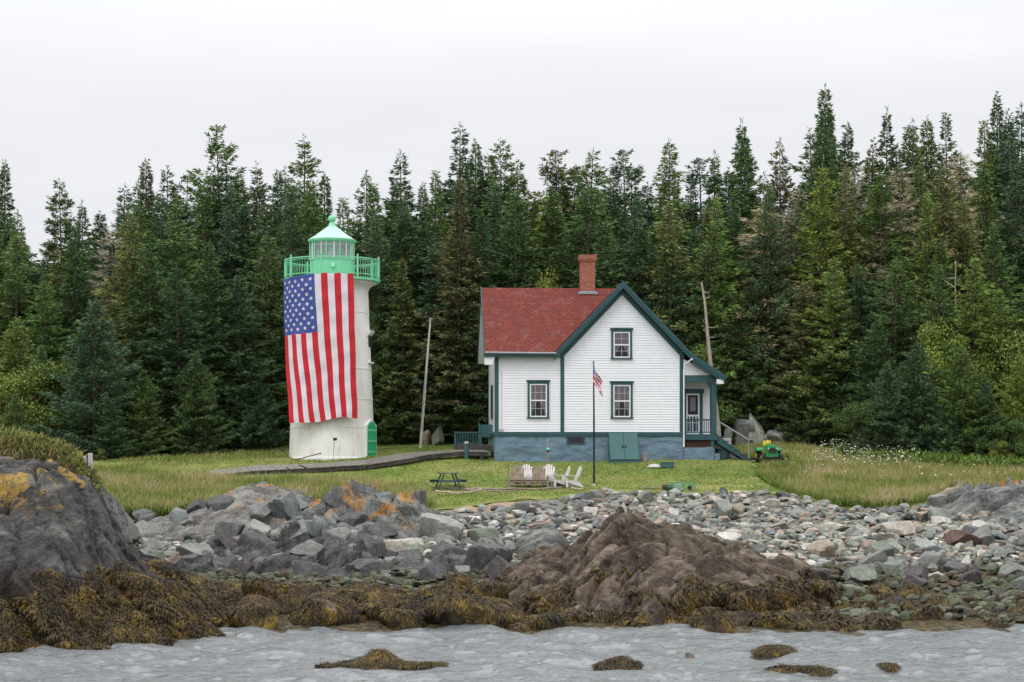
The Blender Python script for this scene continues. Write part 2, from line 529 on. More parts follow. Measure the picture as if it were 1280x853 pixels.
def mesh_np(name, V, faces, mats, parent=None, smooth=False, attrs=None, loc=None, fmat=None):
    """V (n,3); faces: list of int arrays (k,3)/(k,4)"""
    me = bpy.data.meshes.new(name)
    V = np.asarray(V, np.float32)
    faces = [np.asarray(f, np.int32) for f in (faces if isinstance(faces, list) else [faces]) if len(f)]
    me.vertices.add(len(V))
    me.vertices.foreach_set('co', V.ravel())
    li = np.concatenate([f.ravel() for f in faces])
    tot = np.concatenate([np.full(len(f), f.shape[1], np.int32) for f in faces])
    st = np.concatenate([[0], np.cumsum(tot)[:-1]]).astype(np.int32)
    me.loops.add(len(li))
    me.loops.foreach_set('vertex_index', li)
    me.polygons.add(len(tot))
    me.polygons.foreach_set('loop_start', st)
    me.polygons.foreach_set('loop_total', tot)
    if smooth:
        me.polygons.foreach_set('use_smooth', np.ones(len(tot), bool))
    else:
        me.polygons.foreach_set('use_smooth', np.zeros(len(tot), bool))
    for m in (mats if isinstance(mats, (list, tuple)) else [mats]):
        me.materials.append(m)
    if fmat is not None:
        me.polygons.foreach_set('material_index', np.asarray(fmat, np.int32))
    for an, (ty, data) in (attrs or {}).items():
        a = me.attributes.new(an, ty, 'POINT')
        if ty == 'FLOAT':
            a.data.foreach_set('value', np.asarray(data, np.float32))
        else:
            a.data.foreach_set('color', np.asarray(data, np.float32).ravel())
    me.update(calc_edges=True)
    o = bpy.data.objects.new(name, me)
    COL.objects.link(o)
    if parent is not None: o.parent = parent
    if loc is not None: o.location = loc
    return o

class MB:
    def __init__(s):
        s.v, s.f, s.m = [], [], []
    def add(s, vs, fs, mi=0):
        b = len(s.v)
        s.v += [tuple(v) for v in vs]
        s.f += [[b + i for i in f] for f in fs]
        s.m += [mi] * len(fs)
        return s
    def box(s, a, b, mi=0, mat=None):
        x0, y0, z0 = a; x1, y1, z1 = b
        vs = [(x0, y0, z0), (x1, y0, z0), (x1, y1, z0), (x0, y1, z0), (x0, y0, z1), (x1, y0, z1), (x1, y1, z1), (x0, y1, z1)]
        if mat is not None: vs = [mat @ Vector(v) for v in vs]
        return s.add(vs, [(0, 3, 2, 1), (4, 5, 6, 7), (0, 1, 5, 4), (1, 2, 6, 5), (2, 3, 7, 6), (3, 0, 4, 7)], mi)
    def bar(s, p, q, w, h, mi=0, up=(0, 0, 1)):
        """a board from p to q, w wide, h thick (along up)"""
        p, q = Vector(p), Vector(q)
        d = (q - p).normalized()
        side = d.cross(Vector(up))
        if side.length < 1e-4: side = Vector((1, 0, 0))
        side.normalize()
        u = side.cross(d).normalized()
        vs = []
        for e_ in (p, q):
            for a, b in ((-1, -1), (1, -1), (1, 1), (-1, 1)):
                vs.append(e_ + side * (a * w / 2) + u * (b * h / 2))
        return s.add(vs, [(0, 1, 2, 3), (7, 6, 5, 4), (0, 4, 5, 1), (1, 5, 6, 2), (2, 6, 7, 3), (3, 7, 4, 0)], mi)
    def tube(s, pts, rad, n=8, mi=0, cap=True):
        pts = [Vector(p) for p in pts]
        if not isinstance(rad, (list, tuple)): rad = [rad] * len(pts)
        b = len(s.v)
        for i, p in enumerate(pts):
            d = (pts[min(i + 1, len(pts) - 1)] - pts[max(i - 1, 0)]).normalized()
            a = d.cross(Vector((0, 0, 1)))
            if a.length < 1e-3: a = Vector((1, 0, 0))
            a.normalize()
            c = d.cross(a)
            for k in range(n):
                t = 2 * math.pi * k / n
                s.v.append(tuple(p + (a * math.cos(t) + c * math.sin(t)) * rad[i]))
        for i in range(len(pts) - 1):
            for k in range(n):
                s.f.append([b + i * n + k, b + (i + 1) * n + k, b + (i + 1) * n + (k + 1) % n, b + i * n + (k + 1) % n]); s.m.append(mi)
        if cap:
            s.f.append([b + k for k in range(n)]); s.m.append(mi)
            s.f.append([b + (len(pts) - 1) * n + k for k in reversed(range(n))]); s.m.append(mi)
        return s
    def lathe(s, prof, n=32, c=(0, 0), mi=0, a0=0.0, cap=True):
        b = len(s.v)
        for r, z in prof:
            for k in range(n):
                t = a0 + 2 * math.pi * k / n
                s.v.append((c[0] + r * math.sin(t), c[1] - r * math.cos(t), z))
        for i in range(len(prof) - 1):
            for k in range(n):
                s.f.append([b + i * n + k, b + i * n + (k + 1) % n, b + (i + 1) * n + (k + 1) % n, b + (i + 1) * n + k]); s.m.append(mi)
        if cap:
            s.f.append([b + k for k in reversed(range(n))]); s.m.append(mi)
            s.f.append([b + (len(prof) - 1) * n + k for k in range(n)]); s.m.append(mi)
        return s
    def prism(s, poly, ext, mi=0):
        """closed polygon (3-D points) swept by ext"""
        n = len(poly); e_ = Vector(ext)
        vs = [Vector(p) for p in poly] + [Vector(p) + e_ for p in poly]
        fs = [tuple(reversed(range(n))), tuple(range(n, 2 * n))] + [(i, (i + 1) % n, n + (i + 1) % n, n + i) for i in range(n)]
        return s.add(vs, fs, mi)
    def build(s, name, mats, parent=None, smooth=False, uv=None, bevel=0.0, loc=None):
        me = bpy.data.meshes.new(name)
        me.from_pydata(s.v, [], s.f)
        for m in (mats if isinstance(mats, (list, tuple)) else [mats]):
            me.materials.append(m)
        me.polygons.foreach_set('material_index', s.m)
        bm = bmesh.new(); bm.from_mesh(me)
        bmesh.ops.recalc_face_normals(bm, faces=bm.faces)
        if bevel:
            bmesh.ops.bevel(bm, geom=[e_ for e_ in bm.edges if e_.calc_face_angle(0) > 0.5], offset=bevel, segments=1, affect='EDGES')
        if uv:
            ul = bm.loops.layers.uv.new('UVMap')
            for f in bm.faces:
                nn = f.normal
                for l in f.loops:
                    x, y, z = l.vert.co
                    if abs(nn.x) > abs(nn.y) and abs(nn.x) > 0.6 and uv != 'roofx': l[ul].uv = (y, z)
                    elif uv == 'roofx': l[ul].uv = (y, z * 1.4)
                    elif uv == 'roof': l[ul].uv = (x, z * 1.4)
                    else: l[ul].uv = (x, z)
        bm.to_mesh(me); bm.free()
        if smooth:
            me.polygons.foreach_set('use_smooth', [True] * len(me.polygons))
            try: me.set_sharp_from_angle(angle=math.radians(35))
            except Exception: pass
        o = bpy.data.objects.new(name, me)
        COL.objects.link(o)
        if parent is not None: o.parent = parent
        if loc is not None: o.location = loc
        return o

def copy_tree(o, parent=None):
    c = o.copy()
    COL.objects.link(c)
    if parent is not None: c.parent = parent
    for ch in list(o.children):
        if ch is not c: copy_tree(ch, c)
    return c

# ------------------------------------------------------------------ terrain
_PY = [0, 40, 52, 59, 64, 69, 75, 82, 88, 92, 96, 100, 106, 112, 130, 160, 500]
_PZ = [-4, -1.8, -0.6, 0.0, 0.55, 1.15, 1.9, 2.75, 3.45, 3.95, 4.6, 5.2, 5.75, 6.3, 8.0, 10.5, 16]
def Gz(x, Y):
    x = np.asarray(x, float); Y = np.asarray(Y, float)
    z = np.interp(Y, _PY, _PZ)
    z = z + np.clip((x - 8) / 25, 0, 1.3) * np.clip(Y - 112, 0, 60) * 0.10
    z = z + np.clip(fbm(x * 0.25, Y * 0.25, seed=3, oct=3), -1, 1) * 0.18 * np.clip((Y - 60) / 20, 0, 1)
    return z
def G(x, Y): return float(Gz(np.array([x]), np.array([Y]))[0])
def wx(px, Y): return (px - 640) * Y / F
def wz(py, Y): return EYE + (HOR - py) * Y / F
def gp(px, py, lo=55, hi=160):
    """where the ray through a photo pixel meets the ground"""
    Ys = np.arange(lo, hi, 0.05)
    d = Gz(wx(px, Ys), Ys) - wz(py, Ys)
    k = np.argmax(d > 0)
    Y = float(Ys[k]) if d[k] > 0 else hi
    return wx(px, Y), Y, G(wx(px, Y), Y)

_edge = [(-200, 640), (60, 648), (130, 648), (180, 645), (260, 640), (400, 632), (480, 626), (548, 634), (600, 630), (640, 623), (700, 619), (740, 613), (790, 613), (830, 614), (900, 614), (950, 613), (990, 617), (1030, 628), (1060, 634), (1110, 636), (1150, 630), (1190, 614), (1280, 612), (1500, 612)]
_ex, _eY = [], []
for _p, _q in _edge:
    a_, b_, _ = gp(_p, _q)
    _ex.append(a_); _eY.append(b_)
def Yedge(x):
    x = np.asarray(x, float)
    return np.interp(x, _ex, _eY) + 0.9 * fbm(x * 0.7, x * 0 + 3.3, seed=21, oct=4)

def grid_faces(nr, nc):
    i = np.arange(nr - 1)[:, None] * nc + np.arange(nc - 1)[None, :]
    i = i.ravel()
    return np.stack([i, i + 1, i + nc + 1, i + nc], 1)

xs = np.concatenate([np.linspace(-500, -40, 14)[:-1], np.linspace(-40, 40, 270), np.linspace(40, 500, 14)[1:]])
ye = Yedge(xs)
rel = np.concatenate([np.linspace(0, 24, 110), np.linspace(24, 60, 30)[1:], np.linspace(60, 600, 14)[1:]])
X, R_ = np.meshgrid(xs, rel)
Y = ye[None, :] + R_
Z = Gz(X, Y) + 0.05 * fbm(X * 1.2, Y * 1.2, seed=5, oct=3) - 0.16 * np.exp(-R_ / 0.25)
# forest floor: under the trees
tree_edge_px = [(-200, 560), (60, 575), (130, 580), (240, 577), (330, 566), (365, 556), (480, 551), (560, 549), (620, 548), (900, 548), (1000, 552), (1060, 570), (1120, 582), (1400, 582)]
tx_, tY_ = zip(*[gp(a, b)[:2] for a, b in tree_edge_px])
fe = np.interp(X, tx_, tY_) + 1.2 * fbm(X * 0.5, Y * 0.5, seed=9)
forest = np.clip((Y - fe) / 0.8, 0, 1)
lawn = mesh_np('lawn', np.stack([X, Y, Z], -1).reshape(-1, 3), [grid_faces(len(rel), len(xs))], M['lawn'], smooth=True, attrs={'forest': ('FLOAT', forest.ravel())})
tag(lawn, 'mown green lawn sloping up from the stony shore to the forest', None, kind='structure')

# soil bank under the turf's lip
xb = np.linspace(-40, 40, 900)
yb = Yedge(xb)
rows = []
for t, dy, dz in ((0, 0.02, -0.10), (1, 0.10, -0.20), (2, 0.02, -0.32), (3, -0.08, -0.45), (4, -0.30, -1.15)):
    nn = 0.10 * fbm(xb * 3, xb * 0 + t * 1.7, seed=30, oct=3)
    rows.append(np.stack([xb, yb + dy + nn, Gz(xb, yb) + dz + nn * 0.3], 1))
tag(mesh_np('soil_bank', np.concatenate(rows), [grid_faces(5, 900)], M['soil'], smooth=True), 'eroded dark soil bank below the edge of the lawn', None, kind='structure')

# beach
def bank_h(x): return 0.36 + 0.42 * np.exp(-((x + 1.0) / 3.2) ** 2)
xs2 = np.concatenate([np.linspace(-500, -40, 10)[:-1], np.linspace(-40, 40, 400), np.linspace(40, 500, 10)[1:]])
tt = np.linspace(0, 1, 200)
X, T = np.meshgrid(xs2, tt)
Y = 35 + (Yedge(xs2)[None, :] + 0.25 - 35) * T
near = np.clip(1 - (Yedge(xs2)[None, :] - Y) / 1.2, 0, 1)
Z = Gz(X, Y) - 0.02 - bank_h(X) * near + 0.12 * fbm(X * 0.8, Y * 0.8, seed=12, oct=4)
tag(mesh_np('beach', np.stack([X, Y, Z], -1).reshape(-1, 3), [grid_faces(200, len(xs2))], M['gravel'], smooth=True), 'gravelly stone beach running down into the sea', None, kind='structure')
def Bz(x, Y):
    x = np.asarray(x, float); Y = np.asarray(Y, float)
    near = np.clip(1 - (Yedge(x) - Y) / 1.2, 0, 1)
    return Gz(x, Y) - 0.02 - bank_h(x) * near + 0.12 * fbm(x * 0.8, Y * 0.8, seed=12, oct=4)

# water
wxs = np.concatenate([np.linspace(-3000, -20, 12)[:-1], np.linspace(-20, 20, 420), np.linspace(20, 3000, 12)[1:]])
wys = np.concatenate([np.linspace(-2500, 38, 14)[:-1], np.linspace(38, 66, 420)])
X, Y = np.meshgrid(wxs, wys)
dens = ((np.abs(X) < 20) & (Y > 38))
Z = (0.23 * fbm(X * 0.85 + Y * 0.2, Y * 0.75, seed=40, oct=5) + 0.05 * fbm(X * 0.25, Y * 0.5, seed=48, oct=2)) * dens
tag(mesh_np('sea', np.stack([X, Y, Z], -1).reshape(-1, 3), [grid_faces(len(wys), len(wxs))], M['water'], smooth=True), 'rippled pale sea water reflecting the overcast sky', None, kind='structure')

# ------------------------------------------------------------------ rock masses
MASSES = []     # (function(x,Y)->z) used to keep boulders off them

def ridge(name, label, prof, Yc, Yf, Yb, mat, zf=None, step=0.07, cell=1.6, amp=0.45, ang=0.5, stretch=2.0, power=1.5, seed=0, fine=1.0, cat='rock', mid=0.55, cw=0.028, cd=0.40):
    pxs = np.array([p[0] for p in prof], float); pys = np.array([p[1] for p in prof], float)
    cx = wx(pxs, Yc); cz = wz(pys, Yc)
    if zf is None: zf = G(float(cx.mean()), Yf) - 0.4
    cx = np.concatenate([[cx[0] - 1.6], cx, [cx[-1] + 1.6]]); cz = np.concatenate([[cz[0] - 3.2], cz, [cz[-1] - 3.2]])
    def height(X, Y):
        ca, sa = math.cos(ang), math.sin(ang)
        wxn = 0.35 * fbm(X * 0.5, Y * 0.5, seed=seed + 1, oct=3); wyn = 0.35 * fbm(X * 0.5, Y * 0.5, seed=seed + 2, oct=3)
        Yfn = Yf + 0.9 * fbm(X * 0.4, X * 0 + 2, seed=seed + 4, oct=3)
        C = np.interp(X, cx, cz, left=cz[0], right=cz[-1])
        t = np.where(Y < Yc, (Yc - Y) / (Yc - Yfn), (Y - Yc) / (Yb - Yc))
        q = 1 - np.clip(t, 0, 1.3) ** np.where(Y < Yc, power, 2.0)
        base = zf + (C - zf) * np.where(C > zf, np.maximum(q, -1.5), 1.0)
        z = base
        for k, (c, a) in enumerate(((cell, amp), (cell * 0.42, amp * mid), (cell * 0.17, amp * 0.24 * fine))):
            u = ((X + wxn) * ca + (Y + wyn) * sa) / (c * stretch)
            v = (-(X + wxn) * sa + (Y + wyn) * ca) / c
            d1, d2, o = blocks(u, v, seed + 50 + 7 * k)
            z = z + a * ((o[0] - 0.5) * 0.9 + (o[1] - 0.5) * 2.0 * o[3] * 0.9 + (o[2] - 0.5) * 2.0 * o[4] * 0.9) - a * cd * np.exp(-((d2 - d1) / cw) ** 1)
        z = z + 0.06 * fbm(X * 2.0, Y * 2.0, seed=seed + 9, oct=3)
        z = z - 0.26 * amp
        return z
    x0, x1 = cx.min(), cx.max()
    gx = np.arange(x0, x1, step); gy = np.arange(Yf - 0.8, Yb + 0.5, step)
    X, Y = np.meshgrid(gx, gy)
    Z = height(X, Y)
    MASSES.append((x0, x1, Yf - 1, Yb + 1, height))
    fcs = grid_faces(len(gy), len(gx))
    gz = Gz(X, Y)
    keep = (Z > gz - 0.7).ravel()
    fk = keep[fcs].any(1)
    fcs = fcs[fk]
    used = np.unique(fcs)
    remap = np.full(X.size, -1); remap[used] = np.arange(len(used))
    V = np.stack([X, Y, Z], -1).reshape(-1, 3)[used]
    o = mesh_np(name, V, [remap[fcs]], mat, smooth=False)
    tag(o, label, cat)
    return o, height, (X, Y, Z)

def weed_strands(P, Nn, seed, L=(0.12, 0.32), w=(0.02, 0.05), lift=0.03):
    """rockweed: limp two-segment fronds that start at P and lie down the slope"""
    r = np.random.default_rng(seed)
    n = len(P)
    Nn = Nn / np.maximum(np.linalg.norm(Nn, axis=1, keepdims=True), 1e-6)
    g = np.array([0, 0, -1.0])
    d = g - Nn * (Nn @ g)[:, None]
    d += r.normal(0, 0.35, (n, 3)) * 0.6
    d -= Nn * (d * Nn).sum(1)[:, None]
    d /= np.maximum(np.linalg.norm(d, axis=1, keepdims=True), 1e-6)
    s = np.cross(d, Nn)
    roll = r.normal(0, 0.35, n)[:, None]
    s = s * np.cos(roll) + Nn * np.sin(roll)
    l = r.uniform(*L, n)[:, None]; ww = (r.uniform(*w, n) * 0.5)[:, None]
    p0 = P + Nn * lift * 0.2
    p1 = P + d * l * 0.5 + Nn * (lift + 0.05 * r.random(n)[:, None])
    p2 = P + d * l + Nn * lift * 0.3 + r.normal(0, 0.02, (n, 3))
    V = np.stack([p0 - s * ww * 0.4, p0 + s * ww * 0.4, p1 + s * ww, p1 - s * ww, p2], 1).reshape(-1, 3)
    b = np.arange(n) * 5
    return V, np.stack([b, b + 1, b + 2, b + 3], 1), np.stack([b + 3, b + 2, b + 4], 1)

def weed_on_grid(parent, grid, seed, n, zmax, mask=None, name='rockweed', mat='rockweed', zvar=0.5, **kw):
    X, Y, Z = grid
    dzy, dzx = np.gradient(Z, Y[1, 0] - Y[0, 0], X[0, 1] - X[0, 0])
    Nn = np.stack([-dzx, -dzy, np.ones_like(Z)], -1)
    area = np.sqrt(dzx ** 2 + dzy ** 2 + 1)
    lim = zmax + zvar * fbm(X * 0.8, Y * 0.8, seed=seed, oct=4) * 2
    ok = (Z < lim) & (Z > -0.15) & (Z > Gz(X, Y) - 0.1)
    if mask is not None: ok &= mask(X, Y, Z)
    pr = (ok * area).ravel()
    if pr.sum() == 0: return
    r = np.random.default_rng(seed)
    idx = r.choice(X.size, n, p=pr / pr.sum())
    P = np.stack([X, Y, Z], -1).reshape(-1, 3)[idx] + np.stack([r.uniform(-.04, .04, n), r.uniform(-.04, .04, n), np.zeros(n)], 1)
    V, q, t = weed_strands(P, Nn.reshape(-1, 3)[idx], seed, **kw)
    o = mesh_np(name, V, [q, t], M[mat], parent)
    o['kind'] = 'stuff'
    return o

# left headland
hd, hf, hg = ridge('headland_rock', 'huge dark headland rock at the left edge with yellow lichen and rockweed skirt',
    [(-260, 520), (-120, 535), (0, 560), (40, 566), (70, 578), (95, 596), (112, 618), (122, 650), (150, 690), (175, 705), (205, 722), (235, 748), (262, 776), (290, 803), (300, 815)],
    57.5, 51.6, 66, M['rock_head'], zf=-0.3, step=0.06, cell=2.4, amp=0.55, ang=-0.4, stretch=2.2, power=1.45, fine=1.2, seed=100, mid=0.85, cw=0.045, cd=0.6)
weed_on_grid(hd, hg, 101, 105000, 1.55, L=(0.10, 0.26), w=(0.014, 0.034), lift=0.04, zvar=0.45)
# back shoulder of the headland
hb, hbf, hbg = ridge('shoulder_rock', 'grey fractured rock shoulder behind the dark headland, under the grassy cap',
    [(-120, 590), (0, 584), (40, 588), (80, 596), (105, 600), (124, 604), (138, 612), (147, 628), (153, 650), (160, 680)],
    62.6, 59.4, 66, M['rock_grey'], zf=1.0, step=0.07, cell=1.1, amp=0.5, ang=1.2, stretch=2.2, power=2.6, seed=140)
ra, raf, rag = ridge('rock_outcrop', 'pale domed ledge with an orange lichen patch, left of the jagged grey crag',
    [(160, 715), (178, 672), (196, 650), (235, 636), (270, 630), (296, 614), (318, 607), (345, 609), (368, 613), (385, 622), (402, 655)],
    82.5, 73.5, 87, M['rock_pale'], step=0.075, cell=1.9, amp=0.5, ang=0.35, stretch=1.7, power=1.9, seed=200)
rb, rbf, rbg = ridge('rock_outcrop', 'jagged grey crag with orange lichen on its peak, below the long grass',
    [(330, 680), (360, 644), (390, 626), (408, 620), (420, 613), (438, 610), (452, 616), (470, 615), (492, 620), (512, 629), (528, 640), (548, 650), (575, 662), (605, 680), (640, 705)],
    82, 72, 85, M['rock_peak'], step=0.065, cell=1.45, amp=0.62, ang=1.1, stretch=1.5, power=1.8, fine=0.6, seed=240)
rc, rcf, rcg = ridge('rock_outcrop', 'low dark ledge of broken blocks just above the seaweed, left of the brown mound',
    [(180, 722), (215, 700), (250, 690), (300, 676), (345, 680), (400, 684), (450, 676), (520, 688), (570, 692), (620, 700), (660, 722)],
    72.5, 66.5, 76, M['rock_dark'], step=0.065, cell=1.4, amp=0.7, ang=0.7, stretch=1.4, power=2.0, fine=0.6, seed=270)
weed_on_grid(rc, rcg, 271, 22000, 0.9, L=(0.12, 0.3), w=(0.02, 0.04))
# central brown mound
rd, rdf, rdg = ridge('rock_outcrop', 'great brown rounded rock mound with diagonal ridges in the middle of the shore',
    [(560, 788), (585, 752), (610, 730), (650, 710), (690, 698), (722, 686), (742, 670), (762, 658), (790, 652), (815, 651), (845, 656), (870, 662), (905, 673), (940, 688), (965, 702), (1000, 719), (1035, 740), (1075, 776)],
    67.5, 59.2, 71.5, M['rock_brown'], zf=-0.35, step=0.06, cell=1.6, amp=0.6, ang=0.85, stretch=3.0, power=2.0, fine=1.3, seed=317, mid=0.85, cw=0.045, cd=0.6)
weed_on_grid(rd, rdg, 301, 80000, 1.35, mask=lambda X, Y, Z: (X > 5.0 + 0.8 * fbm(X * 0.6, Y * 0.6, seed=5)) | ((X < 4) & (Z < 0.45)), L=(0.14, 0.36), w=(0.016, 0.04), lift=0.05)
rdn = weed_on_grid(rd, rdg, 302, 26000, 1.2, mask=lambda X, Y, Z: (X < 5.0) & (fbm(X * 0.5 - Y * 0.3, Y * 0.8, seed=77) > 0.05), L=(0.1, 0.22), w=(0.012, 0.03), mat='rockweed')
re_, ref_, reg_ = ridge('rock_outcrop', 'smooth grey-green dome of rock left of the brown mound',
    [(622, 712), (636, 690), (648, 670), (662, 660), (680, 656), (698, 662), (712, 680), (730, 705)],
    75, 71, 78, M['rock_grey'], step=0.07, cell=1.8, amp=0.22, ang=1.0, stretch=2.5, power=2.2, seed=340)
rf, rff, rfg = ridge('rock_outcrop', 'long grey ledge at the right edge just under the tall grass',
    [(1128, 668), (1150, 645), (1168, 632), (1185, 622), (1205, 616), (1235, 610), (1290, 607), (1400, 605)],
    86.5, 79, 91, M['rock_grey'], step=0.08, cell=1.5, amp=0.6, ang=0.35, stretch=2.2, power=1.6, seed=370)
rg, rgf, rgg = ridge('rock_outcrop', 'brownish layered ledge low at the right edge above the seaweed',
    [(1226, 712), (1240, 690), (1258, 672), (1280, 662), (1330, 655), (1420, 650)],
    77, 71, 81, M['rock_pale'], step=0.08, cell=1.2, amp=0.38, ang=0.2, stretch=2.6, power=1.7, seed=400)

# turf and heath on the headland's cap
def cap_z(X, Y):
    px = X * F / np.maximum(Y, 62) + 640
    crest = np.interp(px, [-300, -100, 0, 40, 75, 100, 116, 126, 134, 150], [500, 520, 541, 546, 556, 572, 590, 606, 650, 760])
    C = EYE + (HOR - crest) * 64 / F
    t = np.where(Y < 64, (64 - Y) / 3.4, (Y - 64) / 12.0)
    q = 1 - np.clip(t, 0, 1.4) ** 2.4
    return 2.2 + (C - 2.2) * np.where(C > 2.2, q, 1.0) + 0.22 * fbm(X * 0.9, Y * 0.9, seed=61, oct=4)
_gx, _gy = np.meshgrid(np.arange(-22, -11.6, 0.12), np.arange(59.6, 78, 0.12))
tag(mesh_np('turf_mound', np.stack([_gx, _gy, cap_z(_gx, _gy)], -1).reshape(-1, 3), [grid_faces(*_gx.shape)], M['soil'], smooth=True), 'earthy mound topping the left headland', None, kind='structure')
_r = np.random.default_rng(62)

def tuft_field(name, P, label, mat, seed, h=(0.25, 0.5), w=0.012, lean=0.25, tipattr=True, kind='stuff', parent=None):
    r = np.random.default_rng(seed)
    n = len(P)
    hh = r.uniform(*h, n)[:, None]
    a = r.uniform(0, 2 * np.pi, n)
    side = np.stack([np.cos(a), np.sin(a), np.zeros(n)], 1)
    ln = np.stack([r.normal(0.05, lean, n), r.normal(0, lean, n), np.zeros(n)], 1)
    up = np.array([0, 0, 1.0])
    ww = w * r.uniform(0.6, 1.5, n)[:, None]
    p1 = P + up * hh * 0.55 + ln * hh * 0.35
    p2 = P + up * hh + ln * hh * 1.1
    V = np.stack([P - side * ww, P + side * ww, p1 + side * ww, p1 - side * ww, p2], 1).reshape(-1, 3)
    b = np.arange(n) * 5
    tip = np.tile([0, 0, 0.55, 0.55, 1.0], n)
    o = mesh_np(name, V, [np.stack([b, b + 1, b + 2, b + 3], 1), np.stack([b + 3, b + 2, b + 4], 1)], mat, parent, attrs={'tip': ('FLOAT', tip)})
    return tag(o, label, None, kind=kind)

_cx, _cy = _r.uniform(-21, -11.7, 42000), _r.uniform(60.2, 76, 42000)
Pc = np.stack([_cx, _cy, cap_z(_cx, _cy)], 1)
Pc = Pc[Pc[:, 2] > 3.6]
nzc = fbm(Pc[:, 0] * 0.7, Pc[:, 1] * 0.7, seed=63)
tuft_field('heath_plants', Pc[nzc > -0.12], 'low green and rusty heath plants on top of the left headland', M['heath'], 64, (0.07, 0.20), 0.020, 0.6)
tuft_field('dry_grass', Pc[(nzc <= -0.12) & (nzc > -0.5)][:5000], 'dry straw-coloured grass on top of the left headland', M['tall_grass'], 65, (0.10, 0.32), 0.012, 0.4)

# ------------------------------------------------------------------ grass fields
def in_poly(px, py, poly):
    ins = np.zeros(len(px), bool)
    n = len(poly)
    for i in range(n):
        x0, y0 = poly[i]; x1, y1 = poly[(i + 1) % n]
        c = ((y0 > py) != (y1 > py)) & (px < (x1 - x0) * (py - y0) / (y1 - y0 + 1e-9) + x0)
        ins ^= c
    return ins
def world_poly(pp): return [gp(a, b)[:2] for a, b in pp]
TRX, TRY, _tz = gp(962, 577)
def scatter_poly(pp, n, seed):
    wp = world_poly(pp)
    a = np.array(wp)
    r = np.random.default_rng(seed)
    out_ = []
    tot = 0
    while tot < n:
        x = r.uniform(a[:, 0].min(), a[:, 0].max(), n); y = r.uniform(a[:, 1].min(), a[:, 1].max(), n)
        k = in_poly(x, y, wp) & (y > Yedge(x) + 0.05) & ~((np.abs(x - TRX) < 0.95) & (y > TRY - 2.2) & (y < TRY + 1.3))
        out_.append(np.stack([x[k], y[k]], 1)); tot += k.sum()
    xy = np.concatenate(out_)[:n]
    return np.concatenate([xy, Gz(xy[:, 0], xy[:, 1])[:, None]], 1)

LEFT_TALL = [(60, 588), (130, 590), (200, 598), (300, 602), (400, 603), (450, 606), (520, 616), (540, 624), (548, 640), (480, 650), (130, 660), (40, 655)]
RIGHT_TALL = [(912, 566), (960, 560), (1060, 572), (1180, 586), (1300, 586), (1340, 600), (1340, 640), (1060, 650), (1000, 622), (962, 608), (945, 596), (955, 580)]
FAR_EDGE = [(150, 576), (240, 571), (362, 560), (362, 552), (480, 549), (560, 548), (560, 553), (480, 556), (362, 572), (240, 582), (150, 586)]
tuft_field('tall_grass', scatter_poly(LEFT_TALL, 52000, 70), 'tall straw-tipped meadow grass between the boardwalk and the left rocks', M['tall_grass'], 71, (0.25, 0.62), 0.010, 0.22)
tuft_field('tall_grass', scatter_poly(RIGHT_TALL, 70000, 72), 'tall pale meadow grass on the right between lawn, forest and beach', M['tall_grass'], 73, (0.2, 0.52), 0.010, 0.22)
tuft_field('dry_grass', scatter_poly(FAR_EDGE, 9000, 74), 'thin tan grass along the forest edge behind the lighthouse', M['tall_grass'], 75, (0.10, 0.28), 0.012, 0.3)
tuft_field('herbs', scatter_poly([(130, 618), (200, 605), (260, 612), (300, 622), (260, 640), (150, 652)], 18000, 76), 'lush green herbs in the hollow behind the headland', M['herb'], 77, (0.15, 0.4), 0.03, 0.6)
tuft_field('herbs', scatter_poly([(945, 590), (985, 574), (1005, 590), (995, 606), (960, 606)], 7000, 78), 'dense green weeds at the corner of the mown path', M['herb'], 79, (0.15, 0.40), 0.03, 0.5)
tuft_field('herbs', scatter_poly([(1040, 566), (1090, 576), (1300, 586), (1300, 592), (1180, 590), (1060, 578)], 3000, 80), 'green ferns along the foot of the right-hand trees', M['herb'], 81, (0.25, 0.7), 0.04, 0.6)
tuft_field('herbs', scatter_poly([(1040, 625), (1120, 622), (1150, 640), (1050, 648)], 3500, 82), 'bright green clumps where the grass meets the beach', M['herb'], 83, (0.1, 0.35), 0.03, 0.6)
# short blades over the mown lawn for texture
tuft_field('lawn_grass', scatter_poly([(120, 575), (362, 566), (620, 556), (900, 566), (960, 574), (945, 598), (1010, 622), (900, 622), (480, 640), (420, 600), (150, 592)], 90000, 84), 'short mown grass blades of the lawn', M['tall_grass'], 85, (0.03, 0.075), 0.012, 0.6)

# flowers
def flowers():
    P = scatter_poly([(1012, 584), (1030, 566), (1080, 562), (1140, 572), (1152, 586), (1130, 592), (1060, 592)], 420, 90)
    extra = scatter_poly([(960, 590), (1010, 570), (1280, 600), (1230, 615), (1050, 612)], 60, 91)
    P = np.concatenate([P, extra])
    r = np.random.default_rng(92)
    Vs, Fs = [], []
    b = 0
    for p in P:
        h = r.uniform(0.35, 0.75); R = r.uniform(0.025, 0.055)
        c = p + np.array([r.normal(0, .05), r.normal(0, .05), h])
        a = np.arange(7) * 2 * np.pi / 7 + r.random()
        ring = np.stack([c[0] + R * np.cos(a), c[1] + R * np.sin(a), c[2] + r.normal(0, .01, 7)], 1)
        top = c + [0, 0, R * 0.5]; bot = c - [0, 0, R * 0.4]
        Vs += [ring, top[None], bot[None]]
        for i in range(7):
            Fs += [(b + i, b + (i + 1) % 7, b + 7), (b + (i + 1) % 7, b + i, b + 8)]
        b += 9
    o = mesh_np('wildflowers', np.concatenate(Vs), [np.array(Fs)], M['petal'])
    tag(o, 'scattered white yarrow-like wildflowers in the right meadow', None, kind='stuff')
flowers()

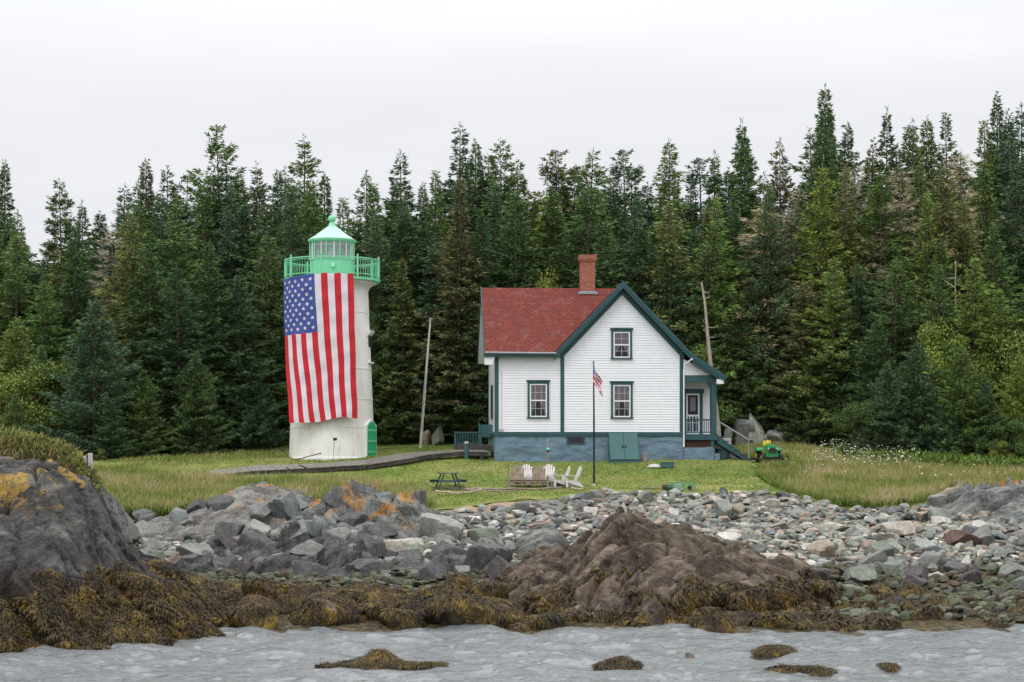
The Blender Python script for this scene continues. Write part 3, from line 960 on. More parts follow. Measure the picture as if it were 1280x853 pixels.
# ------------------------------------------------------------------ boulders and cobbles
def ico(sub):
    bm = bmesh.new()
    bmesh.ops.create_icosphere(bm, subdivisions=sub, radius=1)
    V = np.array([v.co[:] for v in bm.verts]); Fc = np.array([[v.index for v in f.verts] for f in bm.faces])
    bm.free()
    return V, Fc
def stone(seed, sub=4, planes=14, soft=0.007, rough=0.016, slab=1.0):
    V, Fc = ico(sub)
    r = np.random.default_rng(seed)
    q = np.linalg.qr(r.normal(0, 1, (3, 3)))[0]
    ax = np.concatenate([q, -q]) + r.normal(0, 0.22, (6, 3))
    n = np.concatenate([ax, r.normal(0, 1, (max(0, planes - 6), 3))]); n /= np.linalg.norm(n, axis=1, keepdims=True)
    h = np.concatenate([r.uniform(0.42, 0.85, 6), r.uniform(0.66, 0.92, max(0, planes - 6))])
    d = V @ n.T
    rad = np.where(d > 0.05, h / np.maximum(d, 0.05), 9)
    mn = rad.min(1); rad = np.minimum(mn - soft * np.log(np.exp(-(rad - mn[:, None]) / soft).sum(1)), 1.15)
    P = V * rad[:, None]
    P = P / np.abs(P).max(0).mean() * 0.92
    P = P * (1 + rough * 2 * fbm(P[:, 0] * 2.5, P[:, 1] * 2.5, P[:, 2] * 2.5, 4, seed)[:, None])
    P[:, 2] *= slab
    return P, Fc
def stone_mesh(name, seed, mat, **k):
    P, Fc = stone(seed, **k)
    me = bpy.data.meshes.new(name)
    me.from_pydata(P.tolist(), [], Fc.tolist())
    me['ext'] = ((np.ptp(P[:, 0]) + np.ptp(P[:, 1])) / 2, float(np.ptp(P[:, 2])))
    me.materials.append(mat)
    me.polygons.foreach_set('use_smooth', np.ones(len(Fc), bool))
    try: me.set_sharp_from_angle(angle=math.radians(24))
    except Exception: pass
    return me
BV = [stone_mesh('boulder', 500 + i, M['boulder'], planes=[8, 10, 11, 13][i % 4], slab=[0.75, 0.6, 0.85, 0.5][i % 4]) for i in range(14)]
SLAB = [stone_mesh('boulder', 540 + i, M['boulder'], planes=8, slab=0.42) for i in range(4)]

def covered(x, Y, z):
    for x0, x1, y0, y1, fn in MASSES:
        if x0 < x < x1 and y0 < Y < y1:
            if float(fn(np.array([x]), np.array([Y]))[0]) > z + 0.1: return True
    return False

TINTS = {'pale green-grey': (0.30, 0.315, 0.28), 'grey': (0.225, 0.228, 0.215), 'dark grey': (0.115, 0.118, 0.116), 'blue-grey': (0.17, 0.188, 0.19), 'greenish': (0.20, 0.222, 0.185),
         'pinkish': (0.34, 0.27, 0.23), 'white': (0.60, 0.57, 0.52), 'tan': (0.37, 0.31, 0.24), 'reddish brown': (0.16, 0.095, 0.08), 'dark purple-grey': (0.095, 0.082, 0.085), 'cream': (0.47, 0.43, 0.37)}
AUTO = []
def put_boulder(x, Y, w, h, tint, label=None, sink=0.25, mesh=None, rz=None, group='boulders on the beach', tilt=0.25, zb=None, weed=False):
    mesh = mesh or random.choice(BV)
    o = bpy.data.objects.new('boulder', mesh)
    COL.objects.link(o)
    zb = float(Bz(np.array([x]), np.array([Y]))[0]) if zb is None else zb
    ex, ez = mesh['ext']
    s = w / ex
    o.scale = (s, s * random.uniform(0.8, 1.1), h / ez)
    o.rotation_euler = (random.uniform(-tilt, tilt), random.uniform(-tilt, tilt), random.uniform(0, 6.28) if rz is None else rz)
    o.location = (x, Y, zb + h * (0.5 - sink))
    c = TINTS[tint]; j = random.uniform(0.88, 1.12)
    o.color = (c[0] * j, c[1] * j, c[2] * j, 1)
    tag(o, label, 'boulder', group)
    if label is None: AUTO.append((o, x, Y, w, tint))
    return o

def named_boulder(pxc, ytop, ybot, wpx, tint, label, slab=False, weed=False, Y=None, zb=None, rz=None):
    if Y is None:
        _, Y, _ = gp(pxc, ybot + 2)
    x = wx(pxc, Y)
    k = Y / F
    o = put_boulder(x, Y + 0.1, wpx * k, max(0.16, (ybot - ytop) * k * 1.25), tint, label, sink=0.12, mesh=random.choice(SLAB if slab else BV), tilt=0.12, zb=zb, rz=rz)
    DONE.append((x, Y, wpx * k / 2))
    return o
DONE = []
NB = [
 (777, 630, 648, 15, 'white', 'white upright block of stone just right below the flagpole foot', 0),
 (841, 634, 646, 17, 'white', 'small rounded white boulder above the right shoulder of the brown mound', 0),
 (858, 638, 646, 12, 'pinkish', 'small pink stone right beside the rounded white boulder above the mound', 0),
 (905, 624, 648, 24, 'pale green-grey', 'tall pale boulder, left of a leaning pair high on the beach below the porch', 0),
 (921, 627, 646, 20, 'tan', 'tan boulder, right of a leaning pair high on the beach below the porch', 0),
 (909, 665, 682, 32, 'white', 'flat white boulder just right of the top of the brown mound', 0),
 (964, 688, 700, 46, 'cream', 'long flat cream slab at the right foot of the brown mound', 1),
 (1044, 650, 662, 58, 'cream', 'long pale slab in mid beach below the wild flowers', 1),
 (1123, 652, 668, 42, 'cream', 'smooth cream boulder, widest of the pale stones below the flower patch', 0),
 (1109, 664, 673, 38, 'cream', 'low cream slab tucked just below the smooth cream boulder', 1),
 (1178, 644, 656, 24, 'white', 'wedge-shaped white stone left of the long ledge at the right', 1),
 (1153, 640, 650, 26, 'tan', 'tan flat stone leaning on white wedge-shaped stone near right ledge', 1),
 (1230, 624, 633, 34, 'cream', 'cream slab lying on top of the long ledge at the right edge', 1),
 (1205, 661, 682, 46, 'reddish brown', 'dark red-brown boulder in front of the right-hand ledge', 0),
 (1232, 656, 681, 34, 'grey', 'squarish grey boulder right beside the dark red-brown one', 0),
 (1071, 710, 730, 48, 'greenish', 'dark green-grey slab tilted just above the right-hand seaweed', 1),
 (1170, 712, 724, 24, 'cream', 'square cream stone low on the right beach just above the seaweed', 0),
 (1210, 695, 709, 18, 'white', 'rounded white stone low on the beach near the right edge', 0),
 (1249, 701, 709, 13, 'white', 'tiny white stone beside the low layered ledge at the right edge', 0),
 (1132, 703, 715, 13, 'white', 'small white stone leaning on dark boulder low on the right beach', 0),
 (1146, 706, 728, 36, 'dark purple-grey', 'dark rounded boulder, left one of two low on the right beach', 0),
 (1215, 710, 728, 32, 'dark purple-grey', 'dark rounded boulder, right one of two low on the right beach', 0),
 (1105, 632, 644, 22, 'grey', 'pointed grey boulder at the bright green clumps of the meadow edge', 0),
 (1085, 628, 636, 16, 'pale green-grey', 'small pale stone nested in grass at the top of the right beach', 0),
 (321, 648, 681, 36, 'pale green-grey', 'triangular grey boulder below the orange lichen of the domed ledge', 0),
 (363, 676, 692, 36, 'pale green-grey', 'pale green rounded boulder left of the jagged crag foot', 0),
 (540, 700, 725, 34, 'dark grey', 'dark rounded boulder at the crag foot just above the seaweed', 0),
 (556, 673, 700, 30, 'tan', 'tan-grey leaning boulder at the right foot of the jagged crag', 0),
 (622, 697, 726, 46, 'dark purple-grey', 'broad dark boulder left of the tail of the brown mound', 0),
 (612, 669, 682, 16, 'pinkish', 'small pink stone left of the smooth grey-green dome', 0),
 (150, 645, 682, 44, 'grey', 'big light grey boulder in the gap right of the dark headland', 0),
 (125, 643, 670, 30, 'greenish', 'dark boulder wedged against the headland beside the bright buoy', 0),
 (186, 682, 700, 30, 'pale green-grey', 'pale flat boulder at the mouth of the gap right of the headland', 0),
 (214, 690, 712, 26, 'pinkish', 'pink-grey boulder at the left end of the dark block ledge', 0),
 (746, 611, 624, 20, 'grey', 'lumpy grey boulder right under the flagpole foot at the lawn edge', 0),
 (728, 614, 626, 20, 'blue-grey', 'blue-grey boulder just left of the flagpole foot at the lawn edge', 0),
 (806, 612, 628, 26, 'greenish', 'greenish boulder at the lawn edge directly above the brown mound', 0),
 (979, 614, 624, 20, 'dark grey', 'blackish boulder at the lawn edge where the mown path ends', 0),
]
for a in NB:
    named_boulder(*a[:6], slab=bool(a[6]))

# angular blocks wedged into the left crags
_br = random.Random(21)
_put = []
for _ in range(900):
    if len(_put) >= 40: break
    px = _br.uniform(215, 640); py = _br.uniform(655, 714)
    x, Y, z = gp(px, py)
    zs = [float(m_[4](np.array([x]), np.array([Y]))[0]) for m_ in MASSES if m_[0] < x < m_[1] and m_[2] < Y < m_[3]]
    zt = max(zs + [z])
    if zt < z + 0.12 or zt > 3.6: continue
    w = _br.uniform(0.6, 1.35)
    if any(math.hypot(a_ - x, (b_ - Y)) < (w + c_) * 0.36 for a_, b_, c_ in _put): continue
    _put.append((x, Y, w))
    t = _br.choice(['dark grey', 'grey', 'dark grey', 'blue-grey'] if py < 690 else ['dark grey', 'dark purple-grey', 'grey'])
    put_boulder(x, Y, w, w * _br.uniform(0.55, 0.95), t, sink=0.50, zb=zt, tilt=0.4, group='blocks wedged in the left crags')
    DONE.append((x, Y, w / 2))

# rest of the boulders: largest first, kept apart
names_t = list(TINTS)
wts = [0.22, 0.25, 0.10, 0.12, 0.13, 0.04, 0.045, 0.045, 0.015, 0.03, 0.05]
cell = {}
def free(x, Y, r):
    for (a, b, c) in DONE:
        if abs(a - x) < 3 and math.hypot(a - x, b - Y) < (r + c) * 0.78: return False
    return True
count = 0
for (wmin, wmax, n, tries) in ((0.9, 1.3, 40, 900), (0.62, 0.9, 95, 1600), (0.40, 0.62, 130, 2800)):
    got = 0
    for _ in range(tries):
        if got >= n: break
        px = random.uniform(170, 1290)
        ylim = float(np.interp(px, [170, 600, 1000, 1290], [722, 722, 738, 738]))
        py = random.uniform(float(np.interp(px, [e_[0] for e_ in _edge], [e_[1] for e_ in _edge])) + (16 if 535 < px < 700 else 2), ylim)
        x, Y, z = gp(px, py)
        w = random.uniform(wmin, wmax) * (0.72 if 560 < px < 1100 and py < 690 else 1.0)
        if px > 1000: w *= 1.08
        if px < 640 and py > 650: w *= 1.35; 
        if Y > float(Yedge(np.array([x]))[0]) - w * 0.3: continue
        if covered(x, Y, z) or not free(x, Y, w / 2): continue
        t = random.choices(names_t, wts)[0]
        if px > 680 and py < 700 and random.random() < 0.42: t = random.choice(['cream', 'pale green-grey', 'tan', 'pinkish', 'pale green-grey', 'grey'])
        if px < 640 and py > 655 and random.random() < 0.6: t = random.choice(['dark grey', 'grey', 'greenish', 'dark grey'])
        if py > 705 and t not in ('dark grey', 'greenish', 'dark purple-grey', 'grey'): t = random.choice(['dark grey', 'greenish', 'dark purple-grey'])
        put_boulder(x, Y, w, w * random.uniform(0.5, 0.85), t)
        DONE.append((x, Y, w / 2)); got += 1

# cobbles between them: one mesh
def cobbles(n=7500):
    base = [stone(700 + i, sub=2, planes=9, slab=[0.6, 0.8, 0.5][i % 3], rough=0.015) for i in range(8)]
    r = np.random.default_rng(5)
    Vs, Fs, Cs = [], [], []
    b = 0
    tn = np.array([TINTS[k] for k in names_t]); wt = np.array(wts) / sum(wts)
    X = []
    px = r.uniform(165, 1295, n); f = r.random(n) ** 0.9
    ed = np.interp(px, [e_[0] for e_ in _edge], [e_[1] for e_ in _edge])
    ed = ed + np.where((px > 538) & (px < 702), 11, 0)
    py = ed - 1 + f * (np.where(px > 1030, 778, 742) - ed)
    # ground hit, vectorised along a table
    Ys = np.arange(58, 95, 0.04)
    Yh = np.empty(n)
    tab = wz(py[:, None], Ys[None, :]) if n * len(Ys) < 3e7 else None
    d = np.interp(Ys, _PY, _PZ)[None, :] - tab
    Yh = Ys[np.argmax(d > 0, axis=1)]
    x = wx(px, Yh)
    ok = Yh < Yedge(x) + 0.15
    zz = Bz(x, Yh)
    cov = np.zeros(n, bool)
    for x0, x1, y0, y1, fn in MASSES:
        k = (x > x0) & (x < x1) & (Yh > y0) & (Yh < y1)
        if k.any(): cov[k] |= fn(x[k], Yh[k]) > zz[k] + 0.15
    ok &= ~cov
    for i in np.nonzero(ok)[0]:
        P, Fc = base[r.integers(8)]
        s = 0.08 + 0.21 * r.random() ** 1.5
        if Yh[i] > 78: s *= 1.1
        a = r.uniform(0, 6.28); c_, s_ = math.cos(a), math.sin(a)
        t = r.normal(0, 0.35)
        Q = P * [s, s * r.uniform(0.7, 1.1), s * r.uniform(0.7, 1.1)]
        Q = np.stack([Q[:, 0], Q[:, 1] * math.cos(t) - Q[:, 2] * math.sin(t), Q[:, 1] * math.sin(t) + Q[:, 2] * math.cos(t)], 1)
        Q = np.stack([Q[:, 0] * c_ - Q[:, 1] * s_, Q[:, 0] * s_ + Q[:, 1] * c_, Q[:, 2]], 1)
        Vs.append(Q + [x[i], Yh[i], zz[i] + s * r.uniform(0.1, 0.5)]); Fs.append(Fc + b); b += len(P)
        ci = r.choice(len(tn), p=wt)
        c = tn[ci] * r.uniform(0.85, 1.35)
        if px[i] > 660 and py[i] < 700 and r.random() < 0.35: c = tn[[0, 7, 10, 5, 0][r.integers(5)]] * r.uniform(0.8, 1.2)
        if py[i] > 712: c = np.array([(0.10, 0.10, 0.085), (0.115, 0.135, 0.075), (0.15, 0.16, 0.12), (0.10, 0.078, 0.05)][r.integers(4)]) * r.uniform(0.6, 1.2)
        Cs.append(np.tile([*c, 1], (len(P), 1)))
    o = mesh_np('cobbles', np.concatenate(Vs), [np.concatenate(Fs)], M['cobble'], attrs={'tint': ('FLOAT_COLOR', np.concatenate(Cs))})
    tag(o, 'small multicoloured cobbles filling the gaps between the beach boulders', None, kind='stuff')
cobbles()

# sand slope under the bank
def sand():
    gx = np.arange(wx(535, 88), wx(655, 88), 0.12); gy = np.arange(82.6, 88.6, 0.12)
    X, Y = np.meshgrid(gx, gy)
    cx, cy = (gx[0] + gx[-1]) / 2, 86.3
    e_ = ((X - cx) / 2.0) ** 2 + ((Y - cy) / 2.2) ** 2
    Z = Bz(X, Y) + 0.10 * (1 - e_) + 0.15 * fbm(X * 1.5, Y * 1.5, seed=8)
    tag(mesh_np('sand_slope', np.stack([X, Y, Z], -1).reshape(-1, 3), [grid_faces(*X.shape)], M['sand'], smooth=True), 'patch of tan sand below the soil bank', None, kind='structure')
sand()

# rockweed-covered rocks along the waterline
WM = stone_mesh('rock', 801, M['rock_brown'], sub=4, planes=12, slab=0.75, soft=0.08)
def weed_rock(x, Y, w, h, label, seed, zb=None, n=1500, mat='rockweed', group='seaweed rocks along the waterline', flat=False):
    P, Fc = stone(seed, sub=4, planes=9, slab=1.0, soft=0.09, rough=0.05)
    sx, sy, sz = w / 1.75, w / 1.75 * random.uniform(0.6, 0.95), h / 1.3
    zb = (float(Bz(np.array([x]), np.array([Y]))[0]) - 0.15) if zb is None else zb
    P = P * [sx, sy, sz]
    a = random.uniform(-0.4, 0.4)
    P = np.stack([P[:, 0] * math.cos(a) - P[:, 1] * math.sin(a), P[:, 0] * math.sin(a) + P[:, 1] * math.cos(a), P[:, 2] + h * 0.3], 1)
    o = mesh_np('rock', P, [Fc], M['rock_brown'], smooth=True, loc=(x, Y, zb))
    tag(o, label, 'rock', group)
    e1 = P[Fc[:, 1]] - P[Fc[:, 0]]; e2 = P[Fc[:, 2]] - P[Fc[:, 0]]
    cr_ = np.cross(e1, e2); ar = np.linalg.norm(cr_, axis=1)
    nn = cr_ / np.maximum(ar[:, None], 1e-9)
    cen = P[Fc].mean(1)
    ok = (cen[:, 2] + zb > -0.1) & (nn[:, 2] > -0.3)
    patch = fbm(cen[:, 0] * 1.3 + seed, cen[:, 1] * 1.3, cen[:, 2] * 1.3, 3) > -0.38
    pr = ar * ok * patch
    if pr.sum() > 0:
        r = np.random.default_rng(seed)
        idx = r.choice(len(Fc), n, p=pr / pr.sum())
        u = r.random((n, 2)); u = np.where(u.sum(1, keepdims=True) > 1, 1 - u, u)
        Q = P[Fc[idx, 0]] + e1[idx] * u[:, :1] + e2[idx] * u[:, 1:]
        V, q, t = weed_strands(Q, nn[idx], seed, L=(0.12, 0.34), w=(0.012, 0.032), lift=0.035)
        wo = mesh_np('rockweed', V, [q, t], M[mat], o)
        wo['kind'] = 'stuff'
    return o
WR = []
wr = random.Random(3)
i = 0
placed = []
for (x0, x1, ya, yb_, n, w0, w1) in ((225, 620, 784, 752, 26, 1.2, 2.5), (1050, 1290, 782, 745, 20, 0.6, 1.35), (240, 600, 756, 738, 12, 0.9, 1.6), (560, 690, 786, 776, 5, 0.8, 1.3), (860, 1060, 786, 776, 8, 0.9, 1.6), (150, 240, 760, 730, 4, 0.8, 1.5)):
    for _ in range(n * 14):
        if sum(1 for p in placed if p[4] == (x0, ya)) >= n: break
        px = wr.uniform(x0, x1); py = wr.uniform(yb_, ya)
        x, Y, z = gp(px, py, lo=57)
        w = wr.uniform(w0, w1)
        if any(math.hypot(p[0] - x, (p[1] - Y) * 1.2) < (p[2] + w) * 0.36 for p in placed): continue
        if covered(x, Y, z + 0.5): continue
        placed.append((x, Y, w, px, (x0, ya)))
for (x, Y, w, px, kz) in placed:
    i += 1
    h = w * wr.uniform(0.34, 0.5)
    o = weed_rock(x, Y, w, h, None, 900 + i, n=int(2200 + 2200 * w))
    WR.append((o, x, Y, w, px))

# rocks awash in the sea
def awash(pxc, y0, y1, wpx, label, seed, n=3000, parts=((0, 0, 1, 1),), h=0.4):
    Y = EYE * F / (y1 - 3 - HOR) + 0.2
    x = wx(pxc, Y)
    hh = (y1 - y0) * Y / F * h
    w = wpx * Y / F
    P_, F_, b = [], [], 0
    Ws = []
    gx = np.arange(-w / 2 - 0.1, w / 2 + 0.1, 0.04); gy = np.arange(-0.9, 0.9, 0.04)
    X, Yg = np.meshgrid(gx, gy)
    e_ = (X / (w / 2)) ** 2 + (Yg / 0.62) ** 2
    lump = fbm(X * 1.3 + seed, Yg * 1.8, seed=seed, oct=4)
    Z = hh * np.sign(1 - e_) * np.abs(1 - e_) ** 0.7 * (0.8 + (1.9 if w > 1 else 0.3) * lump) - 0.03
    Z = np.where(e_ > 1.25, -0.3, Z)
    o = mesh_np('awash_rock', np.stack([X, Yg, Z], -1).reshape(-1, 3), [grid_faces(*X.shape)], M['rock_brown'], smooth=True, loc=(x, Y, 0))
    tag(o, label, 'rock', 'rocks awash off the shore')
    ok = (Z > 0.0).ravel().astype(float)
    if ok.sum() > 3:
        r = np.random.default_rng(seed)
        idx = r.choice(X.size, n, p=ok / ok.sum())
        Q = np.stack([X, Yg, Z], -1).reshape(-1, 3)[idx]
        Nn = np.stack([-Q[:, 0] * 0.2, Q[:, 1] * 0.6, np.ones(n)], 1)
        V, q, t = weed_strands(Q, Nn, seed, L=(0.08, 0.22), w=(0.010, 0.022), lift=0.06)
        wo = mesh_np('rockweed', V, [q, t], M['rockweed'], o); wo['kind'] = 'stuff'
awash(474, 808, 838, 190, 'longest weed-covered rock awash in the sea, left of centre', 20, 9000, h=0.42)
awash(772, 826, 841, 66, 'small weedy rock awash near the bottom centre of the sea', 22, 3000, h=0.55)
awash(965, 810, 823, 62, 'flat weedy rock awash, upper of the two long ones at the right', 25, 3000, h=0.6)
awash(1000, 825, 848, 100, 'wide weedy rock awash, lowest of those at the right', 27, 6000, h=0.6)
awash(1110, 830, 841, 25, 'small round weedy rock awash, farthest right', 29, 1200, h=0.45)
awash(1077, 836, 841, 16, 'tiny dark weed tip awash left of the small round one', 31, 400, h=0.4)
awash(651, 817, 822, 16, 'tiny lone weed tip awash between the left and centre rocks', 33, 400, h=0.35)
awash(862, 817, 821, 9, 'tiniest lone weed tip awash right of the bottom centre rock', 35, 200, h=0.35)

# ------------------------------------------------------------------ trees
def conifer(seed, H=14.0, R=2.8, start=0.03, spacing=0.30, dens=26, gap=0.08, taper=0.9, top_sparse=0.0, tw=0.036, droop=0.25, lean=0.0, lobes=0.25, bare=0.0, tl=1.0, top_up=0.0):
    r = np.random.default_rng(seed)
    P0, D, L_, Wd = [], [], [], []
    Z0 = H * start
    z = Z0
    limbs = []
    while z < H * 0.985:
        u = (z - Z0) / (H - Z0)
        nb = int(r.integers(5, 8))
        a0 = r.random() * 6.28
        # irregular silhouette: radius varies with height and side
        base = R * ((1 - u) ** taper) * min(1.0, 0.55 + u * 5) * (0.80 + 0.45 * abs(math.sin(z * 2.1 + seed * 1.7)) * (0.4 + u)) + 0.05
        for k in range(nb):
            a = a0 + k * 6.283 / nb + r.normal(0, 0.25)
            if r.random() < gap + top_sparse * (u > 0.55) * 0.9: continue
            lob = 1 + lobes * math.sin(2 * a + seed) * math.sin(z * 1.3 + seed) + r.normal(0, 0.17)
            L = base * max(0.25, lob)
            if bare and r.random() < bare * (1 - u): L *= 0.4
            pitch = -droop + (0.30 + top_up) * u ** 1.5 + r.normal(0, 0.08)
            zz = z + r.normal(0, 0.07)
            n = max(5, int(L * dens * 1.5))
            t = r.uniform(0.02, 1.0, n) ** 0.62
            out_ = np.array([math.cos(a), math.sin(a), 0.0]); side = np.array([-math.sin(a), math.cos(a), 0.0])
            sg = r.choice([-1, 1], n) * r.uniform(0.1, 1.0, n)
            zc = L * (pitch * t + 0.30 * t ** 2 * (0.6 + 0.4 * r.random()))
            spread = 0.42 * L * (1 - t) + 0.12
            p = np.array([0, 0, zz]) + out_ * (L * t)[:, None] * 0.92 + np.array([0, 0, 1.0]) * zc[:, None]
            off = side * (sg * spread * r.random(n) * 0.9)[:, None]
            off[:, 2] -= 0.18 * np.abs(sg * spread) + r.normal(0, 0.045, n)
            p = p + off
            d = out_ * r.uniform(0.5, 1.0, n)[:, None] + side * (sg * 0.8)[:, None]
            d[:, 2] += r.normal(-0.12, 0.30, n) + 0.18 * u
            d /= np.linalg.norm(d, axis=1, keepdims=True)
            P0.append(p); D.append(d); L_.append(r.uniform(0.16, 0.42, n) * tl * (0.75 + 0.4 * (L > 1))); Wd.append(r.uniform(0.6, 1.4, n) * tw)
            if L > 0.6 and r.random() < 0.8:
                limbs.append((zz, a, L * 0.85, pitch))
        z += spacing * (0.75 + 0.5 * r.random()) * (1 - 0.35 * u)
    # leader tip
    n = 26
    zt = r.uniform(H * 0.93, H, n)
    P0.append(np.stack([r.normal(0, .02, n), r.normal(0, .02, n), zt], 1))
    d = np.stack([r.normal(0, .55, n), r.normal(0, .55, n), np.ones(n) * 0.9], 1); D.append(d / np.linalg.norm(d, axis=1, keepdims=True))
    L_.append(r.uniform(0.12, 0.30, n)); Wd.append(np.full(n, tw * 0.7))
    P0 = np.concatenate(P0); D = np.concatenate(D); L_ = np.concatenate(L_)[:, None]; Wd = np.concatenate(Wd)[:, None]
    n = len(P0)
    P0[:, 0] += lean * (P0[:, 2] / H) ** 2 * H
    up = r.normal(0, 1, (n, 3))
    s = np.cross(D, up); s /= np.maximum(np.linalg.norm(s, axis=1, keepdims=True), 1e-6)
    m_ = P0 + D * L_ * 0.45
    V = np.stack([P0, m_ + s * Wd, P0 + D * L_, m_ - s * Wd], 1).reshape(-1, 3)
    b = np.arange(n) * 4
    Fq = np.stack([b, b + 1, b + 2, b + 3], 1)
    tb = MB()
    zs = np.linspace(-0.6, H * 0.97, 9)
    tb.tube([(lean * (max(0, q) / H) ** 2 * H, 0, q) for q in zs], [0.0125 * H * (1 - max(0, q) / H) ** 1.1 + 0.012 for q in zs], 7)
    for (zz, a, L, pitch) in limbs[::2]:
        lx = lean * (zz / H) ** 2 * H
        tb.tube([(lx, 0, zz), (lx + math.cos(a) * L * 0.5, math.sin(a) * L * 0.5, zz + L * 0.5 * pitch), (lx + math.cos(a) * L, math.sin(a) * L, zz + L * (pitch + 0.2))], [0.035, 0.022, 0.008], 3, cap=False)
    return V, Fq, tb

def broadleaf(seed, H=4.0, R=2.0, n=9000, leaf=0.050):
    r = np.random.default_rng(seed)
    nc = 16
    C = np.stack([r.normal(0, R * 0.42, nc), r.normal(0, R * 0.42, nc), r.uniform(H * 0.25, H * 0.92, nc)], 1)
    C[:, :2] *= np.clip(1.15 - (C[:, 2:3] / H - 0.4), 0.4, 1.1)
    rad = r.uniform(0.28, 0.55, nc) * R * 0.8
    k = r.integers(0, nc, n)
    v = r.normal(0, 1, (n, 3)); v /= np.linalg.norm(v, axis=1, keepdims=True)
    P = C[k] + v * (rad[k] * r.uniform(0.45, 1.08, n))[:, None] * [1, 1, 0.8]
    a = r.normal(0, 1, (n, 3)); a /= np.linalg.norm(a, axis=1, keepdims=True)
    b_ = np.cross(a, r.normal(0, 1, (n, 3))); b_ /= np.linalg.norm(b_, axis=1, keepdims=True)
    l = leaf * r.uniform(0.6, 1.5, n)[:, None]
    V = np.stack([P - a * l, P + b_ * l * 0.6, P + a * l, P - b_ * l * 0.6], 1).reshape(-1, 3)
    b = np.arange(n) * 4
    tb = MB()
    for c in C[::2]:
        tb.tube([(r.normal(0, 0.08), r.normal(0, 0.08), -0.3), (c[0] * 0.4, c[1] * 0.4, c[2] * 0.5), tuple(c)], [0.06, 0.04, 0.012], 5, cap=False)
    return V, np.stack([b, b + 1, b + 2, b + 3], 1), tb

PROTO = {}
def proto(key, V, Fq, tb, mat='needles', bark='bark'):
    me = bpy.data.meshes.new('crown')
    me.vertices.add(len(V)); me.vertices.foreach_set('co', V.astype(np.float32).ravel())
    me.loops.add(Fq.size); me.loops.foreach_set('vertex_index', Fq.astype(np.int32).ravel())
    me.polygons.add(len(Fq)); me.polygons.foreach_set('loop_start', (np.arange(len(Fq)) * 4).astype(np.int32)); me.polygons.foreach_set('loop_total', np.full(len(Fq), 4, np.int32))
    me.materials.append(M[mat]); me.update(calc_edges=True)
    t = bpy.data.meshes.new('trunk')
    t.from_pydata(tb.v, [], tb.f); t.materials.append(M[bark])
    PROTO[key] = (me, t)
for i in range(7):
    proto(('spruce', i), *conifer(1000 + i, 16, [3.3, 2.9, 3.6, 3.1, 2.7, 3.4, 3.0][i], 0.03, 0.36, 28, [0.06, 0.12, 0.05, 0.16, 0.08, 0.1, 0.2][i], [1.0, 0.85, 1.1, 0.95, 0.9, 1.0, 0.8][i], 0.0, lobes=0.4, droop=[.25, .35, .15, .3, .2, .4, .3][i], lean=[0, .01, -.012, .006, 0, -.008, .01][i]))
for i in range(5):
    proto(('tall', i), *conifer(1100 + i, 17, 2.8, 0.10, 0.36, 30, 0.10, [0.85, 1.0, 0.9, 1.1, 0.95][i], 0.08, lobes=0.5, lean=[.02, -.015, .01, -.02, .005][i], droop=0.25))
for i in range(2):
    proto(('sparse', i), *conifer(1200 + i, 17, 2.5, 0.12, 0.50, 30, 0.20, 0.60, 0.15, lobes=0.7, lean=[-.02, .015][i], droop=0.05))
for i in range(4):
    proto(('narrow', i), *conifer(1300 + i, 16, 2.2, 0.05, 0.29, 36, 0.05, [1.1, 0.9, 1.25, 1.0][i], 0.0, lobes=0.35, droop=0.3))
for i in range(4):
    proto(('bush', i), *conifer(1400 + i, 9, 2.9, 0.01, 0.25, 42, 0.05, 0.95, 0.0, tw=0.032, lobes=0.35, droop=0.15, tl=0.8))
for i in range(3):
    proto(('dead', i), *conifer(1500 + i, 14, 1.9, 0.2, 0.45, 30, 0.15, 0.6, 0.30, tw=0.016, lobes=0.6, droop=0.35, tl=1.1), bark='bark')
for i in range(3):
    proto(('leafy', i), *broadleaf(1600 + i, 4.0, 2.0, 15000), mat='leaves')

